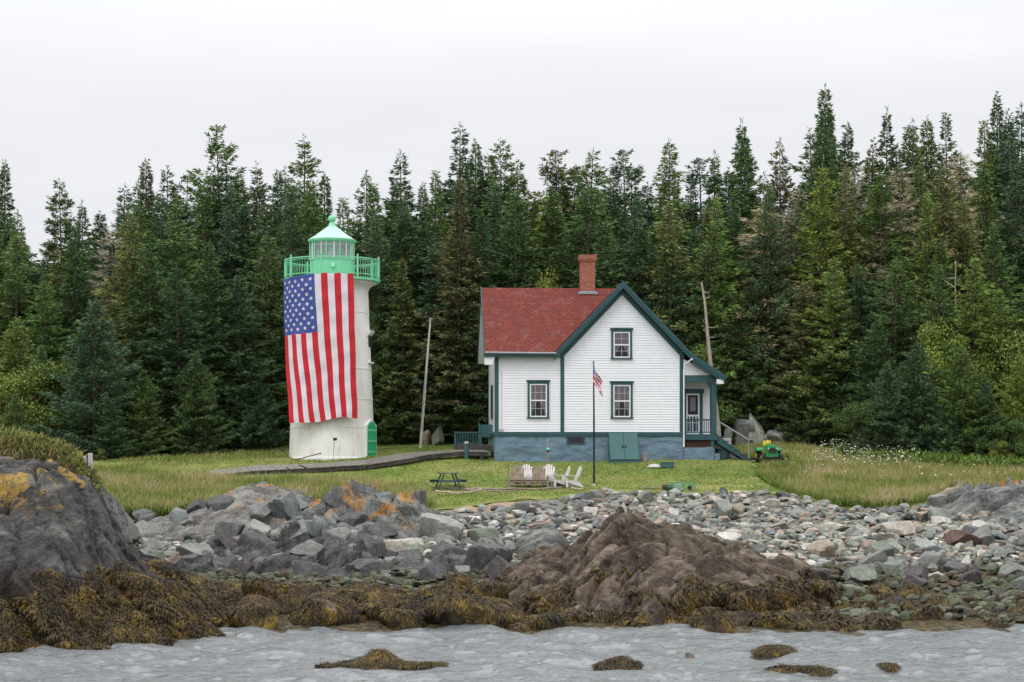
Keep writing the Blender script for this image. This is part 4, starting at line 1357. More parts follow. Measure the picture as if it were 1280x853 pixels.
TC = {'dark green': (0.068, 0.116, 0.044), 'deep blue-green': (0.072, 0.125, 0.062), 'mid green': (0.102, 0.161, 0.052), 'olive': (0.143, 0.167, 0.058), 'brownish green': (0.118, 0.130, 0.060), 'bright green': (0.155, 0.223, 0.054), 'yellow-green': (0.202, 0.254, 0.058), 'lichen-grey': (0.323, 0.285, 0.195), 'rusty brown': (0.169, 0.065, 0.039)}
KIND = {'spruce': ('spruce_tree', 'spruce', 16), 'tall': ('spruce_tree', 'spruce', 17), 'sparse': ('spruce_tree', 'sparse spruce', 17), 'narrow': ('fir_tree', 'slim fir', 16), 'bush': ('fir_tree', 'bushy young fir', 9), 'dead': ('dead_spruce', 'dead spruce', 14), 'leafy': ('leafy_shrub', 'leafy shrub', 4)}
TREES = []
tr = random.Random(11)
def tree(px, ytop, Y, kind, colour, wide=1.0, label=None, layer='mid'):
    x = wx(px, Y)
    g = G(x, Y)
    H = wz(ytop, Y) - g
    k = tr.choice([q for q in PROTO if q[0] == kind])
    cm, tm = PROTO[k]
    nm, word, h0 = KIND[kind]
    root = bpy.data.objects.new(nm, None); COL.objects.link(root)
    root.location = (x, Y, g - 0.05)
    s = H / h0
    sw = s * wide if kind in ('bush', 'leafy') else (0.45 * s + 0.55) * wide
    root.scale = (sw, sw, s)
    root.rotation_euler = (tr.uniform(-.012, .012), tr.uniform(-.012, .012), tr.uniform(0, 6.28) if kind not in ('sparse',) else tr.choice([0, 0.4]))
    t = bpy.data.objects.new('trunk', tm); c = bpy.data.objects.new('crown', cm)
    for o in (t, c):
        COL.objects.link(o); o.parent = root
    b = TC[colour]; j = tr.uniform(0.85, 1.15) * 1.22
    j *= 0.72 if kind == 'leafy' else 1.0
    c.color = (b[0] * j * tr.uniform(.93, 1.07), b[1] * j, b[2] * j * tr.uniform(.85, 1.15), 1)
    tag(root, label, 'shrub' if kind == 'leafy' else 'tree', 'trees of the forest behind the lawn')
    TREES.append((root, px, Y, H, word, colour, layer, label))
    return root

SKYLINE = [(-20, 215, 'tall'), (5, 199, 'narrow'), (22, 262, 'spruce'), (55, 318, 'spruce'), (80, 222, 'tall'), (103, 252, 'narrow'), (128, 264, 'narrow'), (152, 230, 'tall'), (181, 198, 'narrow'), (206, 208, 'tall'), (232, 213, 'sparse'),
 (278, 155, 'sparse'), (300, 212, 'spruce'), (322, 203, 'tall'), (347, 212, 'spruce'), (380, 168, 'tall'), (404, 214, 'narrow'), (430, 246, 'spruce'), (460, 214, 'spruce'), (503, 188, 'spruce'), (528, 228, 'narrow'),
 (548, 212, 'spruce'), (574, 154, 'tall'), (591, 172, 'narrow'), (606, 193, 'spruce'), (629, 172, 'spruce'), (651, 200, 'tall'), (672, 248, 'spruce'), (700, 186, 'sparse'), (713, 206, 'tall'), (730, 185, 'tall'), (763, 215, 'tall'), (787, 185, 'sparse'), (810, 228, 'spruce'),
 (835, 174, 'spruce'), (858, 222, 'tall'), (880, 196, 'sparse'), (891, 189, 'narrow'), (907, 210, 'narrow'), (924, 150, 'narrow'), (934, 166, 'narrow'), (953, 215, 'spruce'), (976, 174, 'spruce'), (1002, 232, 'dead'), (1018, 160, 'tall'), (1028, 108, 'narrow'), (1040, 160, 'narrow'), (1063, 152, 'spruce'), (1084, 172, 'tall'),
 (1106, 136, 'narrow'), (1130, 158, 'spruce'), (1141, 150, 'narrow'), (1157, 146, 'spruce'), (1186, 140, 'spruce'), (1205, 185, 'dead'), (1228, 150, 'spruce'), (1249, 114, 'narrow'), (1268, 137, 'spruce'), (1281, 130, 'narrow'), (1302, 150, 'spruce'), (1325, 130, 'tall')]
for (px, yt, kd) in SKYLINE:
    col = tr.choices(['dark green', 'deep blue-green', 'mid green', 'olive', 'brownish green'], [3, 3, 4, 2.5 if px > 950 else 1, 0.3])[0]
    if kd == 'dead': col = 'lichen-grey'
    tree(px, yt, tr.uniform(117, 126), kd, col, tr.uniform(0.9, 1.2), layer='sky')
# fillers whose tips stand just under the skyline
for i in range(46):
    px = -30 + i * 29.3 + tr.uniform(-10, 10)
    sk = float(np.interp(px, [s_[0] for s_ in SKYLINE], [s_[1] for s_ in SKYLINE]))
    tree(px, sk + tr.uniform(12, 55), tr.uniform(118, 128), tr.choice(['spruce', 'spruce', 'tall', 'narrow']), tr.choice(['dark green', 'mid green', 'deep blue-green', 'olive' if px > 900 else 'dark green']), tr.uniform(1.05, 1.4), layer='fill')
# second row, tops well below the skyline
for i in range(52):
    px = -40 + i * 26.5 + tr.uniform(-9, 9)
    sk = float(np.interp(px, [s_[0] for s_ in SKYLINE], [s_[1] for s_ in SKYLINE]))
    yt = max(sk + tr.uniform(28, 80), 235 - 0.03 * px)
    kd = tr.choices(['spruce', 'tall', 'narrow', 'dead'], [5, 3, 2, 0.7])[0]
    if 920 < px < 1200 and tr.random() < 0.22: kd = 'dead'
    col = 'lichen-grey' if kd == 'dead' else tr.choices(['dark green', 'deep blue-green', 'mid green', 'olive', 'brownish green', 'bright green'], [2, 3, 4, 3 if px > 900 else 1, 0.6, 3 if px > 950 or px < 60 else 0.1])[0]
    tree(px, yt, tr.uniform(111.5, 115.5), kd, col, tr.uniform(0.95, 1.25), layer='mid')
# a denser row far behind closes the gaps low down
for i in range(38):
    px = -60 + i * 37 + tr.uniform(-12, 12)
    sk = float(np.interp(px, [s_[0] for s_ in SKYLINE], [s_[1] for s_ in SKYLINE]))
    tree(px, sk + tr.uniform(45, 90), tr.uniform(130, 138), 'spruce', tr.choice(['dark green', 'mid green']), 1.5, layer='back')
# front rows
FRONT = [(20, 395, 108, 'bush', 'bright green', 1.1), (-20, 430, 106, 'bush', 'yellow-green', 1.2), (60, 350, 110, 'spruce', 'mid green', 1.0), (52, 430, 107, 'bush', 'mid green', 1.0), (118, 372, 103.5, 'bush', 'deep blue-green', 1.15), (165, 262, 108, 'spruce', 'olive', 1.15), (190, 300, 107, 'spruce', 'dark green', 1.1),
 (225, 330, 106, 'spruce', 'deep blue-green', 1.1), (262, 300, 108, 'spruce', 'dark green', 1.1), (300, 340, 108, 'spruce', 'deep blue-green', 1.15), (335, 290, 110, 'spruce', 'mid green', 1.1), (245, 440, 104.5, 'bush', 'dark green', 1.1), (180, 460, 103.5, 'bush', 'mid green', 1.1), (320, 450, 107, 'bush', 'deep blue-green', 1.1), (20, 490, 102, 'bush', 'mid green', 1.0),
 (140, 500, 102, 'bush', 'dark green', 1.3), (385, 300, 112, 'spruce', 'dark green', 1.0), (480, 300, 113, 'spruce', 'mid green', 1.0), (505, 320, 112, 'narrow', 'olive', 1.2), (470, 400, 112, 'bush', 'mid green', 1.0), (545, 300, 113, 'spruce', 'deep blue-green', 1.2), (590, 290, 113, 'spruce', 'dark green', 1.2), (570, 430, 112, 'spruce', 'dark green', 1.0), (510, 460, 112.5, 'bush', 'deep blue-green', 1.2), (600, 470, 112.5, 'bush', 'dark green', 1.1),
 (686, 240, 114, 'narrow', 'bright green', 1.3), (635, 300, 113, 'spruce', 'deep blue-green', 1.2), (720, 290, 113, 'tall', 'olive', 1.0), (770, 300, 113, 'dead', 'brownish green', 1.4), (800, 290, 113, 'spruce', 'dark green', 1.0), (840, 300, 112, 'spruce', 'deep blue-green', 1.0),
 (895, 245, 113, 'spruce', 'bright green', 1.1), (880, 300, 112, 'spruce', 'mid green', 1.0), (958, 250, 113, 'dead', 'lichen-grey', 1.4), (925, 370, 111.5, 'spruce', 'mid green', 1.0), (970, 400, 112, 'bush', 'dark green', 1.1), (1005, 350, 111, 'spruce', 'olive', 1.1), (1040, 320, 110, 'spruce', 'bright green', 1.0), (1030, 400, 110.5, 'bush', 'dark green', 1.2), (1075, 330, 110, 'spruce', 'deep blue-green', 1.1),
 (915, 430, 111.5, 'bush', 'mid green', 1.1), (1118, 320, 108, 'spruce', 'mid green', 1.1), (1095, 400, 106, 'spruce', 'dark green', 1.0), (1170, 330, 107, 'spruce', 'mid green', 1.0), (1215, 318, 107, 'spruce', 'bright green', 1.1), (1250, 360, 106, 'spruce', 'bright green', 1.1), (1290, 330, 106, 'spruce', 'mid green', 1.1),
 (1110, 452, 101.5, 'bush', 'deep blue-green', 1.15), (1145, 425, 101.5, 'bush', 'deep blue-green', 1.1), (1200, 430, 101, 'bush', 'mid green', 1.1), (1232, 470, 100.5, 'bush', 'dark green', 1.0), (1275, 440, 101, 'bush', 'bright green', 1.1), (1180, 500, 100.5, 'bush', 'deep blue-green', 1.0), (1060, 470, 109, 'bush', 'dark green', 1.2), (1000, 470, 110, 'bush', 'dark green', 1.2),
 (1100, 225, 113, 'spruce', 'yellow-green', 1.1), (1060, 260, 112, 'narrow', 'olive', 1.1), (1160, 240, 111, 'spruce', 'bright green', 1.0), (1180, 300, 110, 'narrow', 'mid green', 1.1), (1240, 280, 110, 'spruce', 'mid green', 1.1), (1210, 250, 111, 'spruce', 'olive', 1.1)]
for a in FRONT:
    tree(a[0], a[1], a[2], a[3], a[4], a[5], layer='front')
SHR = [(22, 460, 105, 'yellow-green', 1.6), (70, 455, 106, 'bright green', 1.3), (-15, 500, 104, 'yellow-green', 1.4), (664, 332, 112, 'yellow-green', 1.0), (895, 430, 111, 'bright green', 1.1), (1185, 400, 106, 'yellow-green', 1.1), (1262, 420, 105, 'yellow-green', 1.2), (1072, 505, 102, 'mid green', 0.9), (1255, 520, 100, 'mid green', 0.7), (1105, 560, 100.5, 'bright green', 0.5), (128, 560, 101, 'bright green', 0.4), (1245, 548, 99.5, 'yellow-green', 0.45), (1145, 560, 100, 'mid green', 0.5), (1195, 562, 99.8, 'bright green', 0.5), (1040, 548, 108, 'mid green', 0.6), (996, 545, 109, 'olive', 0.5)]
for (px, yt, Y, c, wd) in SHR:
    x = wx(px, Y)
    H = wz(yt, Y) - G(x, Y)
    tree(px, yt, Y, 'leafy', c, max(0.25, wd * 4.0 / H) if H > 5 else 1.1, layer='shrub')

# dead snags
def snag(px, y0, y1, Y, tilt, r, label, seed):
    r_ = random.Random(seed)
    x = wx(px, Y); z1 = wz(y1, Y); g = G(x, Y)
    b = MB()
    H = wz(y0, Y) - g
    pts = []
    for k in range(9):
        t = k / 8
        pts.append((tilt * H * t + r_.uniform(-.05, .05), 0.1 * t, H * t - 0.2))
    root = empty('dead_snag', (x - tilt * H, Y, g), label, 'dead tree')
    b.tube(pts, [r * (1 - 0.75 * k / 8) for k in range(9)], 7)
    b.build('trunk', M['snag'], root)
    for k in range(9):
        b = MB()
        t = r_.uniform(0.45, 0.97); a = r_.uniform(0, 6.28); L = r_.uniform(0.25, 0.8)
        p = (tilt * H * t, 0.1 * t, H * t - 0.2)
        q = (p[0] + L * math.cos(a), L * math.sin(a), p[2] + L * r_.uniform(-.3, .6))
        q2 = (q[0] + 0.2 * math.cos(a + 1), q[1], q[2] + 0.2)
        b.tube([p, q, q2], [0.03, 0.018, 0.006], 4)
        b.build('branch', M['snag'], root)
snag(878, 348, 470, 109.5, -0.10, 0.19, 'bleached leaning dead trunk rising behind the porch roof', 1)
snag(1195, 322, 420, 108.6, 0.0, 0.10, 'thin straight grey dead trunk between the right-hand trees', 2)
snag(1181, 358, 420, 108.2, 0.05, 0.09, 'short pale dead trunk leaning beside the thin straight grey one', 3)

# boulders at the forest edge
EB = [(932, 522, 546, 26, 'grey', 'large rounded grey boulder behind the porch stairs at the forest edge'), (945, 520, 549, 22, 'pale green-grey', 'tall pointed grey boulder right of the rounded one behind the stairs'), (955, 543, 551, 17, 'pale green-grey', 'low pale boulder in the grass above the tractor'),
      (972, 539, 549, 22, 'grey', 'flat grey boulder in the grass right above the tractor'), (910, 534, 546, 12, 'grey', 'small grey boulder peeking out behind the stair rail'), (532, 540, 550, 12, 'tan', 'small tan boulder at the foot of the leaning white pole'), (546, 536, 551, 13, 'pale green-grey', 'pale grey boulder leaning right of the leaning white pole')]
for (px, a, b_, w, t, lb) in EB:
    Y = 110.0 if px > 700 else 110.5
    x = wx(px, Y); k = Y / F
    zb = G(x, Y)
    put_boulder(x, Y, w * k * 1.25, wz(a, Y) - zb + 0.25, t, lb, sink=0.05, zb=zb - 0.15, group='boulders at the forest edge', tilt=0.15)

# ------------------------------------------------------------------ the keeper's house
HZ = 5.2
HROT = math.radians(-3.5)
house = empty('keepers_house', (-0.8, 100.0, HZ), 'white clapboard keeper\'s house with red shingle roof, teal trim and blue stone foundation', 'house', rz=-HROT * 0 + math.radians(3.5))
def hu(px): return (px - 620) / 25.0 * 1.006
def hz(py): return (HOR - py) * 0.04 + EYE - HZ
UC = hu(777.5)
def clap(mb, u0, u1, z0, z1, v=0.0, lim=None, lap=0.128, axis='u'):
    """overlapping clapboards as real wedges; lim(z)->(u0,u1)"""
    z = z0
    while z < z1 - 0.01:
        zt = min(z + lap, z1)
        a0, a1 = (u0, u1) if lim is None else lim(z)
        b0, b1 = (u0, u1) if lim is None else lim(zt)
        if b1 <= b0: b0 = b1 = (b0 + b1) / 2
        o, i_ = v - 0.032, v - 0.004
        if axis == 'u':
            P = [(a0, o, z), (a1, o, z), (b1, i_, zt), (b0, i_, zt), (a0, v + 0.02, z), (a1, v + 0.02, z)]
        else:        # wall facing -u
            P = [(o, a0, z), (o, a1, z), (i_, b1, zt), (i_, b0, zt), (v + 0.02, a0, z), (v + 0.02, a1, z)]
        mb.add(P, [(0, 1, 2, 3), (4, 5, 1, 0)])
        z = zt
Zs = 1.50       # top of the sill board
D7 = 7.0
EW, ZW = 5.46, 9.02            # wing eave and ridge
APEX, ZE, S1 = 8.99, 5.34, (8.99 - 5.34) / (hu(864.5) - UC)
UL, UR = hu(702.5), hu(853)
# foundation: rough painted stone, front and sides
def rough_slab(name, u0, u1, v0, v1, z0, z1, mat, parent, amp=0.05, seed=0, step=0.12):
    Vs, Fs, b = [], [], 0
    def face(o, a, c, na, nc):
        nonlocal b
        o, a, c = map(np.array, (o, a, c))
        A, Cc = np.meshgrid(np.linspace(0, 1, na), np.linspace(0, 1, nc))
        P = o + A[..., None] * a + Cc[..., None] * c
        nrm = np.cross(a, c); nrm = nrm / np.linalg.norm(nrm)
        d1, d2, oo = blocks(P[..., 0] * 1.1 + P[..., 1], P[..., 2] * 2.6, seed)
        w = amp * (fbm(P[..., 0] * 1.4 + P[..., 1], P[..., 2] * 2.2, seed=seed, oct=4) * 1.4 + 0.5 * oo[0] - 0.8 * np.exp(-((d2 - d1) / 0.07)))
        edge = np.minimum(np.minimum(A, 1 - A) * na, np.minimum(Cc, 1 - Cc) * nc)
        P = P + nrm * (w * np.clip(edge / 1.0, 0, 1))[..., None]
        Vs.append(P.reshape(-1, 3)); Fs.append(grid_faces(nc, na) + b); b += na * nc
    n = lambda L: max(3, int(L / step))
    face((u0, v0, z0), (u1 - u0, 0, 0), (0, 0, z1 - z0), n(u1 - u0), n(z1 - z0))
    face((u0, v1, z0), (0, v0 - v1, 0), (0, 0, z1 - z0), n(v1 - v0), n(z1 - z0))
    face((u1, v0, z0), (0, v1 - v0, 0), (0, 0, z1 - z0), n(v1 - v0), n(z1 - z0))
    face((u1, v1, z0), (u0 - u1, 0, 0), (0, 0, z1 - z0), n(u1 - u0), n(z1 - z0))
    face((u0, v0, z1), (u1 - u0, 0, 0), (0, v1 - v0, 0), n(u1 - u0), n(v1 - v0))
    return mesh_np(name, np.concatenate(Vs), [np.concatenate(Fs)], mat, parent, smooth=True)
rough_slab('foundation', -0.04, UR + 0.06, -0.07, D7, -0.7, 1.30, M['found'], house, 0.06, 3)
rough_slab('porch_foundation', UR + 0.08, hu(893), -0.16, 0.10, -0.7, 0.72, M['found'], house, 0.07, 8)
b = MB(); b.box((hu(893) + 0.02, -0.2, -0.5), (hu(900), 0.15, 0.42)); b.build('corner_stone', M['found'], house, bevel=0.04)

wall = MB()
clap(wall, 0, UL, Zs, EW - 0.02)
topz = lambda u: APEX - 0.12 - abs(u - UC) * S1
def glim(z):
    k = max(0.0, (topz(UL) - 0.0 - z))
    half = (APEX - 0.14 - z) / S1
    return max(UL, UC - half), min(UR, UC + half)
clap(wall, UL, UR, Zs, APEX - 0.16, lim=glim)
wall.build('front_wall', M['white'], house)
wall = MB()
def wlim(z):        # left end gable of the wing: v range
    half = (ZW - 0.1 - z) / ((ZW - EW) / 3.65)
    return max(0.0, 3.3 - half), min(D7, 3.3 + half)
clap(wall, 0, D7, Zs, ZW - 0.15, v=0.0, lim=wlim, axis='v')
wall.build('end_wall', M['white'], house)
wall = MB()
wall.prism([(UR, 0.01, Zs), (UR, D7, Zs), (UR, D7, topz(UR)), (UR, 0.01, topz(UR))], (-0.05, 0, 0))
wall.prism([(0.0, D7, Zs), (UR, D7, Zs), (UR, D7, topz(UR)), (UC, D7, APEX - 0.15), (UL, D7, topz(UL) - 0.2), (0, D7, EW)], (0, -0.05, 0))
wall.build('rear_wall', M['white'], house)

t_ = MB()
t_.box((-0.09, -0.13, 1.30), (UR + 0.10, -0.001, Zs)); t_.box((-0.13, -0.001, 1.30), (-0.03, D7, Zs))
t_.build('sill_board', M['teal'], house, bevel=0.008)
for (a0, a1, zt, nm) in ((-0.06, 0.13, EW, 0), (UL - 0.09, UL + 0.10, topz(UL) - 0.02, 0), (UR - 0.13, UR + 0.05, topz(UR) - 0.02, 0)):
    b = MB(); b.box((a0, -0.06, Zs), (a1, -0.003, zt)); b.build('corner_board', M['teal'], house, bevel=0.008)
b = MB(); b.box((-0.062, 0.0, Zs), (-0.03, 0.15, EW)); b.build('corner_board', M['teal'], house)
# roofs
def slab_roof(name, pts, th, uv, mat='shingles'):
    b = MB()
    b.prism(pts, (0, 0, -th))
    return b.build(name, M[mat], house, uv=uv)
RU = -0.58
UE = hu(691.5)
b = MB()
b.prism([(RU, -0.36, EW), (UE - 0.02, -0.36, EW), (UC, 3.31, ZW), (RU, 3.31, ZW)], (0, 0, -0.10))
b.prism([(RU, 3.315, ZW), (UC, 3.315, ZW), (UC, 7.4, EW), (RU, 7.4, EW)], (0, 0, -0.10))
roof = b.build('roof', M['shingles'], house, uv='roof')
UK = hu(864.5)
b = MB()
b.prism([(UE, -0.42, ZE), (UC, -0.42, APEX), (UC, 7.4, APEX), (UE, 7.4, ZE)], (0, 0, -0.10))
b.prism([(UK, -0.42, ZE), (UC + 0.001, -0.42, APEX), (UC + 0.001, 7.4, APEX), (UK, 7.4, ZE)], (0, 0, -0.10))
b.build('gable_roof', M['shingles'], house, uv='roofx')
UP, ZP = hu(905.5), hz(470.5)
b = MB()
b.prism([(UK - 0.05, -0.42, ZE + 0.03), (UP, -0.42, ZP), (UP, 4.5, ZP), (UK - 0.05, 4.5, ZE + 0.03)], (0, 0, -0.10))
b.build('porch_roof', M['shingles'], house, uv='roofx')
# rake boards: a crown strip proud of a wide frieze
def rake(u0, z0, u1, z1, drop0, drop1, v0, v1, name='rake_board', mat='teal'):
    b = MB()
    b.prism([(u0, v0, z0 - drop0), (u1, v0, z1 - drop0), (u1, v0, z1 - drop1), (u0, v0, z0 - drop1)], (0, v1 - v0, 0))
    return b.build(name, M[mat], house)
for (ue) in (UE, UK):
    rake(ue, ZE, UC, APEX, -0.06, 0.14, -0.49, -0.425)
    rake(ue, ZE, UC, APEX, 0.14, 0.30, -0.465, -0.425)
    rake(ue, ZE, UC, APEX, 0.115, 0.135, -0.42, -0.04, 'soffit')
    sg = 1 if ue > UC else -1
    rake(ue - sg * 0.38, ZE + 0.38 * S1, UC, APEX, 0.14, 0.60, -0.10, -0.035, 'frieze_board')
rake(UP, ZP, UK, ZE, -0.06, 0.14, -0.49, -0.425)
rake(UP, ZP, UK, ZE, 0.14, 0.26, -0.465, -0.425)
b = MB(); b.prism([(UP, -0.42, ZP - 0.12), (UK, -0.42, ZE - 0.12), (UK, -0.42, ZE - 0.42), (UP - 0.35, -0.42, ZP - 0.12)], (0, 0.3, 0)); b.build('porch_frieze', M['teal'], house)
b = MB(); b.box((UP - 0.42, -0.40, ZP - 0.36), (UP - 0.06, 4.4, ZP - 0.13)); b.build('porch_eave', M['white'], house)
# eave and gutter of the wing, rake at its left end
b = MB(); b.box((RU, -0.44, EW - 0.24), (UE + 0.22, -0.365, EW - 0.0)); b.box((-0.02, -0.36, EW - 0.24), (UE + 0.3, -0.04, EW - 0.17)); b.build('eave_board', M['teal'], house, bevel=0.01)
b = MB(); b.tube([(RU, -0.49, EW - 0.03), (UE + 0.1, -0.49, EW - 0.05)], 0.05, 8); b.build('gutter', M['galv'], house)
b = MB()
for s_, (va, vb) in enumerate(((-0.40, 3.31), (7.42, 3.31))):
    b.prism([(RU - 0.05, va, EW + 0.06), (RU - 0.05, vb, ZW + 0.06), (RU - 0.05, vb, ZW - 0.28), (RU - 0.05, va, EW - 0.26)], (0.048, 0, 0))
b.build('end_rake_board', M['teal'], house)
b = MB()
for s_, (va, vb) in enumerate(((-0.36, 3.31), (7.38, 3.31))):
    b.prism([(RU, va, EW - 0.11), (RU, vb, ZW - 0.11), (RU, vb, ZW - 0.16), (RU, va, EW - 0.16)], (0.56, 0, 0))
b.prism([(RU + 0.0, -0.35, EW - 0.62), (RU + 0.42, -0.35, EW - 0.62), (RU + 0.42, -0.35, EW - 0.14), (RU + 0.0, -0.35, EW - 0.14)], (0, 0.5, 0))
b.build('end_soffit', M['white'], house)

# chimney
b = MB()
cu0, cu1, cv0, cv1 = hu(726.3) + 0.27, hu(744.8) + 0.27, 3.05, 3.8
b.box((cu0, cv0, 7.9), (cu1, cv1, 10.55)); b.box((cu0 - 0.04, cv0 - 0.04, 10.38), (cu1 + 0.04, cv1 + 0.04, 10.47))
b.box((cu0 - 0.07, cv0 - 0.07, 10.47), (cu1 + 0.07, cv1 + 0.07, 10.72))
ch = b.build('chimney', M['brick'], roof, uv='box')
b = MB(); b.box((cu0 - 0.14, cv0 - 0.16, 8.68), (cu1 + 0.14, cv0 - 0.01, 8.78)); b.box((cu0 - 0.08, cv0 - 0.06, 8.78), (cu1 + 0.08, cv0 - 0.01, 8.84)); b.build('flashing', M['galv'], ch)

def window(u0, u1, z0, z1, curtain=True, grid=(2, 4)):
    """casing, hood, sill, two sashes with muntins, curtains behind glass"""
    f = MB(); w = 0.105
    f.box((u0, -0.105, z0), (u0 + w, -0.002, z1)); f.box((u1 - w, -0.105, z0), (u1, -0.002, z1))
    f.box((u0 + w, -0.103, z1 - 0.12), (u1 - w, -0.002, z1)); f.box((u0 - 0.06, -0.135, z1), (u1 + 0.06, -0.002, z1 + 0.075)); f.box((u0 - 0.03, -0.125, z0 - 0.065), (u1 + 0.03, -0.002, z0))
    fr = f.build('window', M['teal'], house, bevel=0.006)
    a, c, d, e_ = u0 + w, u1 - w, z0, z1 - 0.12
    mid = (d + e_) / 2
    s = MB(); k = 0.062
    for (p, q, vv) in ((d, mid + 0.03, -0.072), (mid - 0.03, e_, -0.084)):
        s.box((a, vv, p), (a + k, vv + 0.03, q)); s.box((c - k, vv, p), (c, vv + 0.03, q)); s.box((a + k, vv + 0.001, p), (c - k, vv + 0.03, p + k)); s.box((a + k, vv + 0.001, q - k), (c - k, vv + 0.03, q))
    s.build('sash', M['white'], fr)
    s = MB()
    for (p, q, vv) in ((d + k, mid - 0.03, -0.068), (mid + 0.03, e_ - k, -0.068)):
        for i_ in range(1, grid[0]):
            uu = a + (c - a) * i_ / grid[0]; s.box((uu - 0.010, vv, p), (uu + 0.010, vv + 0.007, q))
        s.box((a + k, vv + 0.001, (p + q) / 2 - 0.010), (c - k, vv + 0.006, (p + q) / 2 + 0.010))
    s.build('muntins', M['concrete'], fr)
    p = MB(); p.box((a + 0.02, -0.0590, d + 0.02), (c - 0.02, -0.0560, e_ - 0.02)); p.build('pane', M['pane'], fr)
    bk = MB(); bk.box((a, -0.0500, d), (c, -0.0465, e_)); bk.build('dark_room', M['dark'], fr)
    if curtain:
        cm_ = MB()
        n = 14; wd = (c - a)
        for sgn in (0, 1):           # tied-back curtain: wide at the top, drawn aside below
            for r0, r1 in ((0.0, 0.12), (0.12, 0.28), (0.28, 0.42), (0.42, 0.50)):
                z_a, z_b = d + (e_ - d) * r0, d + (e_ - d) * r1
                fw = lambda r: wd * (0.13 + 0.33 * (max(0, (r - 0.12)) / 0.38) ** 1.2 + 0.06 * max(0, 0.12 - r))
                x0_ = a if sgn == 0 else c
                sg_ = 1 if sgn == 0 else -1
                cm_.add([(x0_, -0.0525, z_a), (x0_ + sg_ * fw(r0), -0.0520, z_a), (x0_ + sg_ * fw(r1), -0.0520, z_b), (x0_, -0.0525, z_b)], [(0, 1, 2, 3)])
        cm_.add([(a, -0.0510, mid), (c, -0.0510, mid), (c, -0.0510, e_), (a, -0.0510, e_)], [(0, 1, 2, 3)])
        cm_.build('curtain', M['curtain'], fr)
    return fr
window(hu(659.3), hu(686), hz(521.5), hz(477), grid=(3, 4))
window(hu(763.5), hu(790.5), hz(521.5), hz(478), grid=(3, 4))
window(hu(763.8), hu(789.8), hz(447), hz(411.5), grid=(2, 4))
# a narrow window on the end wall
f = MB(); f.box((-0.085, 2.4, 2.2), (-0.031, 3.5, 3.95)); fe_ = f.build('end_window', M['teal'], house)
f = MB(); f.box((-0.095, 2.52, 2.32), (-0.087, 3.38, 3.83)); f.build('pane', M['dark'], fe_)
# cellar window
f = MB(); f.box((hu(708), -0.16, hz(555)), (hu(730.3), -0.05, hz(545.5))); cwn = f.build('cellar_window', M['teal'], house, bevel=0.006)
f = MB(); f.box((hu(710), -0.166, hz(553.5)), (hu(728.5), -0.161, hz(546.5))); f.build('pane', M['dark'], cwn)
# bulkhead
b = MB()
bu0, bu1 = hu(760.2), hu(796)
b.prism([(bu0, -0.14, 1.44), (bu0, -0.95, 0.08), (bu0, -0.95, -0.35), (bu0, -0.05, -0.35), (bu0, -0.05, 1.44)], (bu1 - bu0, 0, 0))
bk = b.build('bulkhead', M['bulkhead'], house)
umid = (bu0 + bu1) / 2
nrm = Vector((0, -1.36, 0.81)).normalized()
for (a, c) in ((bu0 + 0.0, umid - 0.008), (umid + 0.008, bu1 - 0.0)):
    b = MB()
    P = [(a, -0.15, 1.43), (c, -0.15, 1.43), (c, -0.955, 0.09), (a, -0.955, 0.09)]
    b.prism([Vector(p) + nrm * 0.012 for p in P], nrm * 0.035)
    P = [(a + 0.09, -0.155 - 0.06, 1.34), (c - 0.09, -0.215, 1.34), (c - 0.09, -0.9, 0.18), (a + 0.09, -0.9, 0.18)]
    d_ = b.build('cellar_door', M['bulkhead'], bk, bevel=0.006)
    h_ = MB(); zc = 0.8; h_.box((umid - 0.10 if a < umid - 0.5 else umid + 0.05, -0.68, zc - 0.1), (umid - 0.05 if a < umid - 0.5 else umid + 0.10, -0.60, zc + 0.02)); h_.build('handle', M['black'], d_)

# porch
PZ = hz(542.8)
b = MB(); b.box((UR + 0.06, -0.02, PZ - 0.06), (hu(897), 1.6, PZ)); b.build('porch_floor', M['picnic'], house)
b = MB(); b.box((UR + 0.06, -0.10, hz(550)), (hu(898), -0.025, PZ + 0.005)); b.build('porch_skirt', M['teal'], house, bevel=0.008)
b = MB()
b.box((UR + 0.08, 0.02, 0.70), (hu(889), 0.06, hz(550)))
for k_ in range(10):
    uu = UR + 0.12 + k_ * 0.135; b.box((uu, 0.0, 0.70), (uu + 0.05, 0.018, hz(550)))
b.build('porch_lattice', M['redbrown'], house)
b = MB(); b.box((hu(889), -0.05, 0.0), (hu(893), 0.08, hz(550))); b.build('porch_pier', M['teal'], house)
